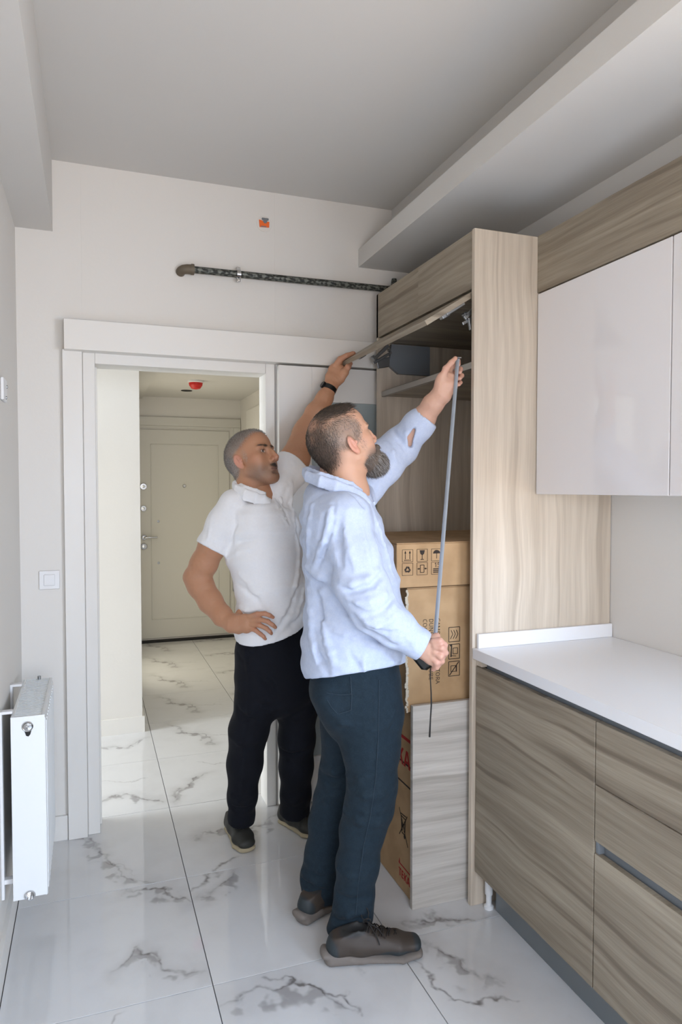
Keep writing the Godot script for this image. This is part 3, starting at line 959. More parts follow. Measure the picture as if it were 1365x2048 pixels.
	board("drawer", Vector3(1.280, 0.541, -1.5105), Vector3(1.299, 0.6955, -0.90), M.oak_h, b2, 0.0012)
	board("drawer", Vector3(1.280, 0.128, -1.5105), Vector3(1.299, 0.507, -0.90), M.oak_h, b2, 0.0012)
	board("grip_channel", Vector3(1.304, 0.495, -1.508), Vector3(1.312, 0.56, -0.90), M.grey_plastic, b2)
	board("grip_channel", Vector3(1.304, 0.850, -1.513), Vector3(1.312, 0.897, -0.90), M.grey_plastic, b2)
	board("gable", Vector3(1.299, 0.0, -0.90), Vector3(1.868, 0.897, -0.882), M.oak_v, b2)
	board("end_cap", Vector3(1.284, 0.507, -1.5105), Vector3(1.304, 0.541, -1.498), M.grey_plastic, b2)
	tag(board("plinth", Vector3(1.338, 0.0, -2.085), Vector3(1.352, 0.126, -0.902), M.plinth, self, 0.001), "brushed metal plinth strip along the floor under the base cabinets", "plinth")
	var c := thing("countertop", "thick white composite countertop with a low upstand against the oak gable", "countertop", Vector3(1.57, 0.897, -1.5))
	board("slab", Vector3(1.266, 0.897, -2.134), Vector3(1.868, 0.934, -0.88), M.counter, c, 0.002)
	board("upstand", Vector3(1.282, 0.934, -2.134), Vector3(1.868, 0.985, -2.120), M.counter, c, 0.0015)
	# wall units
	var u1 := thing("wall_cabinet", "glossy white wall cabinet beside the oak gable above the countertop", "cabinet", Vector3(1.70, 1.48, -1.82))
	board("carcass", Vector3(1.544, 1.482, -2.130), Vector3(1.868, 2.20, -1.516), M.white, u1)
	board("door", Vector3(1.524, 1.479, -2.131), Vector3(1.543, 2.199, -1.5165), M.gloss, u1, 0.0015)
	var u2 := thing("wall_cabinet", "glossy white wall cabinet cut off by the photo edge, next to its twin", "cabinet", Vector3(1.70, 1.48, -1.2))
	board("carcass", Vector3(1.544, 1.482, -1.514), Vector3(1.868, 2.20, -0.90), M.white, u2)
	board("door", Vector3(1.524, 1.479, -1.5125), Vector3(1.543, 2.199, -0.90), M.gloss, u2, 0.0015)
	tag(board("cabinet_fascia", Vector3(1.524, 2.204, -2.135), Vector3(1.543, 2.406, -0.90), M.oak_h, self), "horizontal grained oak fascia board above the glossy wall cabinets", "fascia")

func flat_mark(s: Soup, outline: Array, o: Vector3, ex: Vector3, ey: Vector3) -> void:
	s.prism(outline, o, ex, ey, ex.cross(ey).normalized() * 0.0005)

func stroke(s: Soup, p: Vector2, q: Vector2, wd: float, o: Vector3, ex: Vector3, ey: Vector3) -> void:
	var n := (q - p).normalized().orthogonal() * wd * 0.5
	flat_mark(s, [p + n, q + n, q - n, p - n], o, ex, ey)

func frame_mark(s: Soup, c: Vector2, w: float, h: float, wd: float, o: Vector3, ex: Vector3, ey: Vector3) -> void:
	var a := Vector2(w / 2, h / 2)
	stroke(s, c + Vector2(-a.x, a.y), c + a, wd, o, ex, ey)
	stroke(s, c + Vector2(-a.x, -a.y), c + Vector2(a.x, -a.y), wd, o, ex, ey)
	stroke(s, c + Vector2(-a.x, -a.y), c + Vector2(-a.x, a.y), wd, o, ex, ey)
	stroke(s, c + Vector2(a.x, -a.y), c + a, wd, o, ex, ey)

func text_mark(called: String, txt: String, height: float, o: Vector3, ex: Vector3, ey: Vector3, m: Material, parent: Node3D, bold := false) -> void:
	var t := TextMesh.new()
	var f := SystemFont.new()
	f.font_names = PackedStringArray(["Droid Sans"])
	if bold: f.font_weight = 700
	t.font = f
	t.text = txt
	t.font_size = 48
	t.pixel_size = height / 34.0
	t.depth = 0.0006
	t.horizontal_alignment = HORIZONTAL_ALIGNMENT_LEFT
	var o3 := put(called, t, m, parent)
	o3.transform = Transform3D(Basis(ex, ey, ex.cross(ey)), o - parent.position)

func carton(called: String, lo: Vector3, hi: Vector3, label: String) -> Node3D:
	var t := thing(called, label, "box", Vector3((lo.x + hi.x) / 2, lo.y, (lo.z + hi.z) / 2))
	board("body", lo, hi - Vector3(0, 0.003, 0), M.card, t, 0.004)
	# two top flaps meeting in the middle
	var zm := (lo.z + hi.z) / 2
	board("flap", Vector3(lo.x + 0.001, hi.y - 0.004, lo.z + 0.001), Vector3(hi.x - 0.001, hi.y, zm - 0.001), M.card, t, 0.0015)
	board("flap", Vector3(lo.x + 0.001, hi.y - 0.004, zm + 0.001), Vector3(hi.x - 0.001, hi.y, hi.z - 0.001), M.card, t, 0.0015)
	return t

func build_boxes() -> void:
	var X := Vector3.RIGHT
	var Y := Vector3.UP
	# lowest carton, standing on the floor in the niche
	var lo := carton("cardboard_box", Vector3(1.075, 0.0, -2.79), Vector3(1.74, 0.700, -2.222), "brown carton standing on the floor behind the leaning grey board")
	var o := Vector3(1.0745, 0, 0)           # its left face: ex runs towards the back wall as seen from the room
	var ez := Vector3(0, 0, 1)
	text_mark("red_lettering", "TEKA", 0.060, Vector3(1.0742, 0.508, -2.442), ez, Y, M.print_red, lo, true)
	var rl := Soup.new()
	flat_mark(rl, [Vector2(-2.52, 0.590), Vector2(-2.24, 0.590), Vector2(-2.24, 0.578), Vector2(-2.52, 0.578)], o, ez, Y)
	shape("red_rule", rl, M.print_red, lo)
	text_mark("red_lettering", "TEKA", 0.0285, Vector3(1.0742, 0.064, -2.335), ez, Y, M.print_red, lo, true)
	var r2 := Soup.new()
	flat_mark(r2, [Vector2(-2.335, 0.094), Vector2(-2.237, 0.094), Vector2(-2.237, 0.099), Vector2(-2.335, 0.099)], o, ez, Y)
	flat_mark(r2, [Vector2(-2.335, 0.099), Vector2(-2.325, 0.099), Vector2(-2.328, 0.116)], o, ez, Y)
	shape("red_rule", r2, M.print_red, lo)
	var bk := Soup.new()
	stroke(bk, Vector2(-2.70, 0.490), Vector2(-2.235, 0.490), 0.006, o, ez, Y)
	stroke(bk, Vector2(-2.70, 0.413), Vector2(-2.235, 0.413), 0.006, o, ez, Y)
	shape("black_rule", bk, M.print, lo)
	# crossed-out wheeled bin
	var bin := Soup.new()
	var b := Vector2(-2.297, 0.250)
	for q in [[-0.020, 0.032, 0.022, 0.032], [-0.018, 0.032, -0.012, -0.028], [0.020, 0.032, 0.014, -0.028], [-0.012, -0.028, 0.014, -0.028], [-0.022, 0.040, 0.024, 0.044], [-0.010, 0.02, -0.008, -0.02], [0.010, 0.02, 0.008, -0.02], [-0.036, 0.056, 0.040, -0.062], [0.034, 0.05, -0.034, -0.045], [-0.006, 0.0, 0.012, 0.012]]:
		stroke(bin, b + Vector2(q[0], q[1]), b + Vector2(q[2], q[3]), 0.004, o, ez, Y)
	flat_mark(bin, disc(b + Vector2(0.012, -0.036), 0.007), o, ez, Y)
	shape("crossed_bin_mark", bin, M.print, lo)

	# middle carton: lettering turned a quarter, three handling marks, a torn white edge
	var md := carton("cardboard_box", Vector3(1.046, 0.702, -2.79), Vector3(1.75, 1.147, -2.213), "brown carton with sideways hood lettering, torn white at one edge")
	var zf := -2.2128
	text_mark("lettering", "CAMPANA EXTRACTORA", 0.0158, Vector3(1.17, 1.034, zf), Vector3(0, -1, 0), Vector3(1, 0, 0), M.print, md)
	text_mark("lettering", "DUNSTABZUGSHAUBE", 0.0158, Vector3(1.1425, 1.034, zf), Vector3(0, -1, 0), Vector3(1, 0, 0), M.print, md)
	text_mark("lettering", "COOKER HOOD", 0.0158, Vector3(1.118, 1.034, zf), Vector3(0, -1, 0), Vector3(1, 0, 0), M.print, md)
	var mk := Soup.new()
	var fo := Vector3(1.2365 - 1.189 * 1.18, 0.9075 - 0.906 * 1.06, zf)
	for y in [0.965, 0.906, 0.847]:
		frame_mark(mk, Vector2(1.189, y), 0.038, 0.050, 0.0022, fo, X * 1.18, Y * 1.06)
	for k in 3:      # stacked sheets
		stroke(mk, Vector2(1.176 + k * 0.009, 0.950), Vector2(1.184 + k * 0.009, 0.966), 0.002, fo, X * 1.18, Y * 1.06)
		stroke(mk, Vector2(1.184 + k * 0.009, 0.966), Vector2(1.178 + k * 0.009, 0.980), 0.002, fo, X * 1.18, Y * 1.06)
	frame_mark(mk, Vector2(1.193, 0.908), 0.016, 0.020, 0.002, fo, X * 1.18, Y * 1.06)
	stroke(mk, Vector2(1.178, 0.888), Vector2(1.180, 0.925), 0.004, fo, X * 1.18, Y * 1.06)
	stroke(mk, Vector2(1.180, 0.892), Vector2(1.196, 0.890), 0.002, fo, X * 1.18, Y * 1.06)
	flat_mark(mk, disc(Vector2(1.178, 0.928), 0.004), fo, X * 1.18, Y * 1.06)
	stroke(mk, Vector2(1.173, 0.825), Vector2(1.205, 0.869), 0.003, fo, X * 1.18, Y * 1.06)
	frame_mark(mk, Vector2(1.187, 0.847), 0.018, 0.020, 0.002, fo, X * 1.18, Y * 1.06)
	stroke(mk, Vector2(1.198, 0.835), Vector2(1.198, 0.860), 0.002, fo, X * 1.18, Y * 1.06)
	shape("handling_marks", mk, M.print, md)
	var rng := RandomNumberGenerator.new()
	rng.seed = 12
	var torn := Soup.new()
	for k in 54:
		var y := 0.708 + k * 0.0081
		torn.box(Vector3(1.046 + rng.randf_range(-0.003, 0.003), y, -2.2115 + rng.randf_range(-0.001, 0.001)), Vector3(0.006 + rng.randf_range(0, 0.007), 0.010, 0.005), 0.0008, Basis(Vector3(0, 0, 1), rng.randf_range(-0.5, 0.5)))
	shape("torn_edge", torn, M.card_edge, md)

	# top carton: two rows of handling marks
	var up := carton("cardboard_box", Vector3(1.000, 1.150, -2.80), Vector3(1.735, 1.309, -2.200), "flat brown carton on top of the stack with six handling marks")
	var g := Soup.new()
	var uo := Vector3(1.0995 - 1.092 * 1.24, 1.240 - 1.244 * 1.19, -2.1996)
	var cxs := [1.046, 1.092, 1.138]
	for x in cxs:
		frame_mark(g, Vector2(x, 1.264), 0.033, 0.036, 0.0010, uo, X * 1.24, Y * 1.19)
		frame_mark(g, Vector2(x, 1.224), 0.033, 0.036, 0.0010, uo, X * 1.24, Y * 1.19)
	for dx in [-0.007, 0.007]:        # two arrows up
		stroke(g, Vector2(1.046 + dx, 1.254), Vector2(1.046 + dx, 1.274), 0.0018, uo, X * 1.24, Y * 1.19)
		flat_mark(g, [Vector2(1.046 + dx - 0.003, 1.271), Vector2(1.046 + dx + 0.003, 1.271), Vector2(1.046 + dx, 1.279)], uo, X * 1.24, Y * 1.19)
	stroke(g, Vector2(1.035, 1.251), Vector2(1.057, 1.251), 0.0018, uo, X * 1.24, Y * 1.19)
	flat_mark(g, [Vector2(1.084, 1.279), Vector2(1.100, 1.279), Vector2(1.098, 1.269), Vector2(1.0935, 1.265), Vector2(1.0905, 1.265), Vector2(1.086, 1.269)], uo, X * 1.24, Y * 1.19)
	stroke(g, Vector2(1.092, 1.266), Vector2(1.092, 1.252), 0.0018, uo, X * 1.24, Y * 1.19)
	stroke(g, Vector2(1.087, 1.252), Vector2(1.097, 1.252), 0.002, uo, X * 1.24, Y * 1.19)
	var um := []
	for k in 13: um.append(Vector2(1.138, 1.268) + Vector2(cos(PI * k / 12.0) * 0.0115, sin(PI * k / 12.0) * 0.0105))
	flat_mark(g, um, uo, X * 1.24, Y * 1.19)
	stroke(g, Vector2(1.138, 1.268), Vector2(1.138, 1.253), 0.0015, uo, X * 1.24, Y * 1.19)
	for k in 3:                         # recycling triangle
		var a := PI / 2 + TAU * k / 3.0
		var p := Vector2(1.046, 1.223) + Vector2(cos(a), sin(a)) * 0.011
		var q := Vector2(1.046, 1.223) + Vector2(cos(a + TAU / 3), sin(a + TAU / 3)) * 0.011
		stroke(g, p.lerp(q, 0.12), p.lerp(q, 0.62), 0.0042, uo, X * 1.24, Y * 1.19)
		var e := (q - p).normalized()
		var m2 := p.lerp(q, 0.62)
		flat_mark(g, [m2 + e.orthogonal() * 0.0042, m2 - e.orthogonal() * 0.0042, m2 + e * 0.006], uo, X * 1.24, Y * 1.19)
	frame_mark(g, Vector2(1.092, 1.224), 0.012, 0.022, 0.0018, uo, X * 1.24, Y * 1.19)
	for sx in [-1.0, 1.0]:
		stroke(g, Vector2(1.092 + sx * 0.008, 1.224), Vector2(1.092 + sx * 0.015, 1.224), 0.002, uo, X * 1.24, Y * 1.19)
		flat_mark(g, [Vector2(1.092 + sx * 0.007, 1.224), Vector2(1.092 + sx * 0.0115, 1.2275), Vector2(1.092 + sx * 0.0115, 1.2205)], uo, X * 1.24, Y * 1.19)
	for k in 3:
		stroke(g, Vector2(1.127, 1.212 + k * 0.005), Vector2(1.149, 1.212 + k * 0.005), 0.003, uo, X * 1.24, Y * 1.19)
	shape("handling_marks", g, M.print, up)
	text_mark("lettering", "15", 0.0160, Vector3(1.1465, 1.2275, -2.1996), X, Y, M.print, up)

	# loose board leaning in front
	var pn := board("leaning_board", Vector3(1.058, 0.0, -2.203), Vector3(1.655, 0.733, -2.185), M.oak_pale, self, 0.001)
	tag(pn, "loose grey oak cabinet front stood on the floor against the lowest carton", "board")

func disc(c: Vector2, r: float, n := 16) -> Array:
	var out := []
	for k in n: out.append(c + Vector2(cos(TAU * k / n), sin(TAU * k / n)) * r)
	return out

func build_fittings() -> void:
	# radiator on the left wall
	var r := thing("radiator", "slim white double panel radiator hung low on the wall by the corner", "radiator", Vector3(-0.195, 0.2, -2.58))
	var z0 := -2.815
	var z1 := -2.357
	var end := Soup.new()
	var ol := [Vector2(-0.244, 0.204), Vector2(-0.244, 0.786), Vector2(-0.146, 0.786), Vector2(-0.146, 0.208), Vector2(-0.182, 0.208)]
	for k in range(0, 9):
		var a := -0.25 + (PI + 0.5) * k / 8.0
		ol.append(Vector2(-0.196, 0.214) + Vector2(cos(a), sin(a)) * 0.0135)
	ol.append(Vector2(-0.210, 0.204))
	end.prism(ol, Vector3(0, 0, z1 - 0.0015), Vector3.RIGHT, Vector3.UP, Vector3(0, 0, 0.003))
	shape("side_cover", end, M.radiator, r)
	board("side_cover", Vector3(-0.244, 0.204, z0), Vector3(-0.146, 0.786, z0 + 0.002), M.radiator, r)
	var fp := Soup.new()
	fp.box(Vector3(-0.1485, 0.49, (z0 + z1) / 2), Vector3(0.010, 0.575, z1 - z0 - 0.006), 0.003)
	for k in 13:
		fp.box(Vector3(-0.1430, 0.49, z0 + 0.025 + k * 0.0335), Vector3(0.004, 0.545, 0.018), 0.0015)
	shape("front_panel", fp, M.radiator, r)
	board("rear_panel", Vector3(-0.244, 0.205, z0 + 0.003), Vector3(-0.232, 0.77, z1 - 0.003), M.radiator, r, 0.003)
	board("convector", Vector3(-0.215, 0.24, z0 + 0.01), Vector3(-0.165, 0.74, z1 - 0.01), M.white, r, 0.003)
	var gr := Soup.new()
	gr.box(Vector3(-0.2395, 0.783, (z0 + z1) / 2), Vector3(0.010, 0.008, z1 - z0), 0.002)
	gr.box(Vector3(-0.1505, 0.783, (z0 + z1) / 2), Vector3(0.010, 0.008, z1 - z0), 0.002)
	for k in 30:
		gr.box(Vector3(-0.195, 0.783, z0 + 0.010 + k * 0.0152), Vector3(0.082, 0.005, 0.0085), 0.001)
	var grille := shape("top_grille", gr, M.radiator, r)
	var pl := Soup.new()
	pl.lathe([Vector2(0.0165, -0.002), Vector2(0.0165, 0.004), Vector2(0.0140, 0.006), Vector2(0.0118, 0.005), Vector2(0.0118, 0.008), Vector2(0.005, 0.009), Vector2(0.003, 0.006), Vector2(0, 0.006)], Vector3(-0.1955, 0.754, z1), Vector3(0, 0, 1), 28)
	shape("plug", pl, M.chrome, r)
	var vn := Soup.new()
	vn.prism([Vector2(-0.2055, 0.744), Vector2(-0.1835, 0.744), Vector2(-0.188, 0.728), Vector2(-0.1935, 0.722), Vector2(-0.200, 0.725)], Vector3(0, 0, z1), Vector3.RIGHT, Vector3.UP, Vector3(0, 0, 0.003))
	shape("vent_shield", vn, M.black, r)
	var rg := Soup.new()
	rg.lathe([Vector2(0.0125, -0.004), Vector2(0.0165, -0.004), Vector2(0.0165, 0.005), Vector2(0.0125, 0.005), Vector2(0.0125, -0.02), Vector2(0, -0.02)], Vector3(-0.196, 0.214, z1), Vector3(0, 0, 1), 28)
	shape("inlet_ring", rg, M.chrome, r)
	for z in [z1 - 0.035, z0 + 0.10]:
		var br := Soup.new()
		br.box(Vector3(-0.2755, 0.50, z), Vector3(0.009, 0.60, 0.028), 0.0015)
		br.box(Vector3(-0.258, 0.795, z), Vector3(0.035, 0.010, 0.024), 0.002)
		br.box(Vector3(-0.258, 0.255, z), Vector3(0.035, 0.016, 0.024), 0.002)
		shape("wall_bracket", br, M.white2, r)
	var av := Soup.new()
	av.lathe([Vector2(0.006, 0), Vector2(0.006, 0.012), Vector2(0, 0.013)], Vector3(-0.19, 0.786, z0 + 0.012), Vector3.UP, 12)
	shape("air_vent", av, M.steel, r)

	# light switch beside the casing
	var sw := thing("light_switch", "square white wall switch between the corner and the doorway casing", "light switch", Vector3(-0.168, 1.077, -3.15))
	board("plate", Vector3(-0.209, 1.076, -3.15), Vector3(-0.128, 1.155, -3.1425), M.white2, sw, 0.0025)
	board("rocker", Vector3(-0.190, 1.092, -3.1435), Vector3(-0.147, 1.139, -3.1385), M.white2, sw, 0.002)

	# pipe across the back wall
	var p := thing("wall_pipe", "old grey steel gas pipe running level along the end wall", "pipe", Vector3(0.88, 2.45, -3.12))
	var pt := Soup.new()
	pt.tube([Vector3(0.425, 2.462, -3.120), Vector3(0.9, 2.464, -3.120), Vector3(1.372, 2.467, -3.120)], [0.0150], 20)
	shape("tube", pt, M.pipe, p)
	var el := Soup.new()
	el.tube([Vector3(0.432, 2.462, -3.120), Vector3(0.408, 2.461, -3.120), Vector3(0.393, 2.459, -3.124), Vector3(0.385, 2.456, -3.134), Vector3(0.383, 2.454, -3.149)], [0.0215, 0.0205, 0.0200, 0.0200, 0.0210], 18)
	el.tube([Vector3(0.426, 2.462, -3.120), Vector3(0.438, 2.462, -3.120)], [0.0235], 18)
	shape("elbow", el, M.elbow, p)
	var e2 := Soup.new()
	e2.tube([Vector3(1.366, 2.467, -3.120), Vector3(1.382, 2.467, -3.120), Vector3(1.396, 2.470, -3.121), Vector3(1.401, 2.482, -3.121), Vector3(1.402, 2.52, -3.121)], [0.0150, 0.0175, 0.0175, 0.0165, 0.012], 16)
	shape("elbow", e2, M.pipe, p)
	var ck := Soup.new()
	ck.lathe([Vector2(0.0185, -0.009), Vector2(0.0185, 0.009), Vector2(0.0155, 0.009), Vector2(0.0155, -0.009), Vector2(0.0185, -0.009)], Vector3(0.636, 2.463, -3.120), Vector3(1, 0, 0), 24)
	ck.box(Vector3(0.636, 2.487, -3.124), Vector3(0.018, 0.016, 0.010), 0.002)
	ck.box(Vector3(0.636, 2.438, -3.124), Vector3(0.018, 0.018, 0.010), 0.002)
	ck.lathe([Vector2(0.006, 0), Vector2(0.006, 0.010), Vector2(0, 0.011)], Vector3(0.636, 2.436, -3.119), Vector3(0, 0, 1), 14)
	ck.tube([Vector3(0.636, 2.463, -3.132), Vector3(0.636, 2.463, -3.152)], [0.006], 10)
	shape("clamp", ck, M.chrome, p)

	# junction box high on the wall
	var j := thing("junction_box", "small round wall box with an orange insert high above the pipe", "junction box", Vector3(0.765, 2.715, -3.15))
	var jb := Soup.new()
	jb.lathe([Vector2(0, 0), Vector2(0.036, 0), Vector2(0.036, 0.002), Vector2(0.033, 0.003), Vector2(0, 0.003)], Vector3(0.762, 2.712, -3.15), Vector3(0, 0, 1), 32)
	shape("rim", jb, M.wall, j)
	var jo := Soup.new()
	jo.prism([Vector2(0.737, 2.727), Vector2(0.752, 2.724), Vector2(0.764, 2.712), Vector2(0.776, 2.722), Vector2(0.785, 2.722), Vector2(0.784, 2.697), Vector2(0.740, 2.695)], Vector3(0, 0, -3.147), Vector3.RIGHT, Vector3.UP, Vector3(0, 0, 0.004))
	shape("insert", jo, M.orange, j)
	var jw := Soup.new()
	jw.box(Vector3(0.766, 2.733, -3.145), Vector3(0.032, 0.010, 0.006), 0.002)
	jw.lathe([Vector2(0.010, 0), Vector2(0.009, 0.006), Vector2(0, 0.007)], Vector3(0.765, 2.722, -3.146), Vector3(0, 0, 1), 16)
	jw.box(Vector3(0.758, 2.698, -3.143), Vector3(0.026, 0.004, 0.003), 0.001)
	shape("cap", jw, M.grey_plastic, j)

	# small plate at eye height on the left wall, cut by the edge of the photo
	var wp := thing("wall_plate", "small white fixing plate with two dark screws at eye height above the radiator", "wall plate", Vector3(-0.28, 1.80, -2.60))
	board("plate", Vector3(-0.28, 1.795, -2.655), Vector3(-0.268, 1.872, -2.56), M.white2, wp, 0.004)
	for q in [Vector2(1.848, -2.640), Vector2(1.808, -2.615)]:
		var sc := Soup.new()
		sc.lathe([Vector2(0.006, 0), Vector2(0.005, 0.003), Vector2(0, 0.004)], Vector3(-0.268, q.x, q.y), Vector3(1, 0, 0), 12)
		shape("screw", sc, M.steel, wp)

# a man's head in its own axes: x forward, y up, z to his right; the origin lies between the ears
func head_form(f: Field, nose: float, fuller: float) -> void:
	f.ell(Vector3(-0.013, 0.036, 0), Vector3(0.098, 0.088, 0.076), 0.01)
	f.ell(Vector3(-0.035, 0.015, 0), Vector3(0.072, 0.070, 0.072), 0.03)
	f.ell(Vector3(0.034, 0.046, 0), Vector3(0.056, 0.058, 0.063), 0.03)
	f.ell(Vector3(0.030, -0.018, 0), Vector3(0.060, 0.062, 0.062), 0.03)
	f.ell(Vector3(0.048, -0.060, 0), Vector3(0.043, 0.040, 0.041), 0.03)
	f.ell(Vector3(0.070, -0.098, 0), Vector3(0.019, 0.017, 0.024), 0.028)
	for s in [-1.0, 1.0]:
		f.b(Vector3(0.000, -0.052, 0.054 * s), Vector3(0.060, -0.096, 0.020 * s), 0.016 * fuller, 0.015, 0.03)
		f.ell(Vector3(0.073, 0.022, 0.026 * s), Vector3(0.0175, 0.0095, 0.028), 0.014)
		f.ell(Vector3(0.054, -0.014, 0.045 * s), Vector3(0.023, 0.017, 0.021), 0.022)
		f.ell(Vector3(0.040, -0.045, 0.043 * s), Vector3(0.030, 0.025, 0.018 * fuller), 0.03)
	# throat under the chin
	f.b(Vector3(0.012, -0.085, 0), Vector3(0.055, -0.094, 0), 0.030, 0.018, 0.03)
	# eye sockets, eyeballs, lids
	for s in [-1.0, 1.0]:
		f.ell(Vector3(0.0905, 0.002, 0.032 * s), Vector3(0.014, 0.0105, 0.0165), 0.012, 1)
		f.ell(Vector3(0.0695, 0.0025, 0.031 * s), Vector3(0.0122, 0.0122, 0.0122), 0.001)
		f.b(Vector3(0.0800, 0.0085, 0.018 * s), Vector3(0.0828, 0.0105, 0.031 * s), 0.0026, 0.0030, 0.004)
		f.b(Vector3(0.0828, 0.0105, 0.031 * s), Vector3(0.0745, 0.0045, 0.046 * s), 0.0030, 0.0026, 0.004)
		f.b(Vector3(0.0795, -0.0050, 0.020 * s), Vector3(0.0808, -0.0078, 0.031 * s), 0.0026, 0.0028, 0.004)
		f.b(Vector3(0.0808, -0.0078, 0.031 * s), Vector3(0.0740, -0.0030, 0.045 * s), 0.0028, 0.0024, 0.004)
	# nose
	f.b(Vector3(0.0825, 0.016, 0), Vector3(0.096 + nose * 0.5, -0.008, 0), 0.0085, 0.0085, 0.012)
	f.b(Vector3(0.096 + nose * 0.5, -0.008, 0), Vector3(0.1060 + nose, -0.031, 0), 0.0080, 0.0084, 0.010)
	f.b(Vector3(0.078, -0.034, 0), Vector3(0.100 + nose * 0.8, -0.0375, 0), 0.0140, 0.0082, 0.012)
	for s in [-1.0, 1.0]:
		f.ell(Vector3(0.0945 + nose * 0.5, -0.0385, 0.0125 * s), Vector3(0.0120, 0.0078, 0.0062), 0.006)
		f.ell(Vector3(0.0985 + nose * 0.6, -0.0468, 0.0070 * s), Vector3(0.0050, 0.0035, 0.0032), 0.003, 1)
	# lips
	f.ell(Vector3(0.0835, -0.0655, 0), Vector3(0.0105, 0.0062, 0.024), 0.008)
	f.ell(Vector3(0.0830, -0.0770, 0), Vector3(0.0100, 0.0065, 0.021), 0.008)
	f.ell(Vector3(0.0945, -0.0712, 0), Vector3(0.0075, 0.0014, 0.025), 0.003, 1)
	f.ell(Vector3(0.0900, -0.0865, 0), Vector3(0.0080, 0.0050, 0.018), 0.010, 1)
	# ears
	for s in [-1.0, 1.0]:
		var t := Basis(Vector3(0, 1, 0), 0.42 * s) * Basis(Vector3(0, 0, 1), 0.22)
		f.ell(Vector3(-0.010, -0.008, 0.0790 * s), Vector3(0.0175, 0.0310, 0.0065), 0.006, 0, t)
		f.ell(Vector3(-0.001, -0.033, 0.0755 * s), Vector3(0.0085, 0.0110, 0.0058), 0.006, 0, t)
		f.ell(Vector3(-0.007, -0.006, 0.0870 * s), Vector3(0.0115, 0.0215, 0.0062), 0.004, 1, t)
		f.b(Vector3(-0.001, -0.014, 0.0815 * s), Vector3(-0.008, 0.006, 0.0835 * s), 0.0030, 0.0024, 0.004)
		f.ell(Vector3(0.0055, -0.006, 0.0790 * s), Vector3(0.0042, 0.0070, 0.0040), 0.004)

func face_paint(f: Field, lip: Color, eye_dark: Color) -> void:
	for s in [-1.0, 1.0]:
		f.paint(Vector3(-0.010, -0.010, 0.086 * s), Vector3(0.024, 0.036, 0.016), Color(0.62, 0.27, 0.185, 0.75), 0.35)
		f.paint(Vector3(0.052, -0.018, 0.052 * s), Vector3(0.026, 0.022, 0.026), Color(0.56, 0.25, 0.16, 0.35), 0.7)
		f.paint(Vector3(0.0790, 0.0020, 0.032 * s), Vector3(0.012, 0.012, 0.021), Color(0.30, 0.16, 0.10, 0.55), 0.5)
		f.paint(Vector3(0.0820, 0.0020, 0.0315 * s), Vector3(0.0075, 0.0056, 0.0118), Color(0.50, 0.44, 0.39, 1.0), 0.12)
		f.paint(Vector3(0.0825, 0.0022, 0.0315 * s), Vector3(0.0070, 0.0054, 0.0064), Color(0.045, 0.028, 0.02, 1.0), 0.15)
		f.paint(Vector3(0.0815, 0.0078, 0.0320 * s), Vector3(0.006, 0.0016, 0.0150), Color(0.05, 0.03, 0.025, 0.8), 0.5)
		# eyebrows
		f.paint(Vector3(0.0860, 0.0225, 0.0200 * s), Vector3(0.013, 0.0058, 0.015), eye_dark, 0.35)
		f.paint(Vector3(0.0780, 0.0245, 0.0380 * s), Vector3(0.014, 0.0052, 0.016), eye_dark, 0.35)
	f.paint(Vector3(0.112, -0.034, 0), Vector3(0.016, 0.014, 0.020), Color(0.58, 0.25, 0.17, 0.45), 0.6)
	f.paint(Vector3(0.0905, -0.0715, 0), Vector3(0.010, 0.0098, 0.0235), lip, 0.3)
	f.paint(Vector3(0.0930, -0.0712, 0), Vector3(0.010, 0.0013, 0.0240), Color(0.10, 0.04, 0.03, 0.9), 0.6)

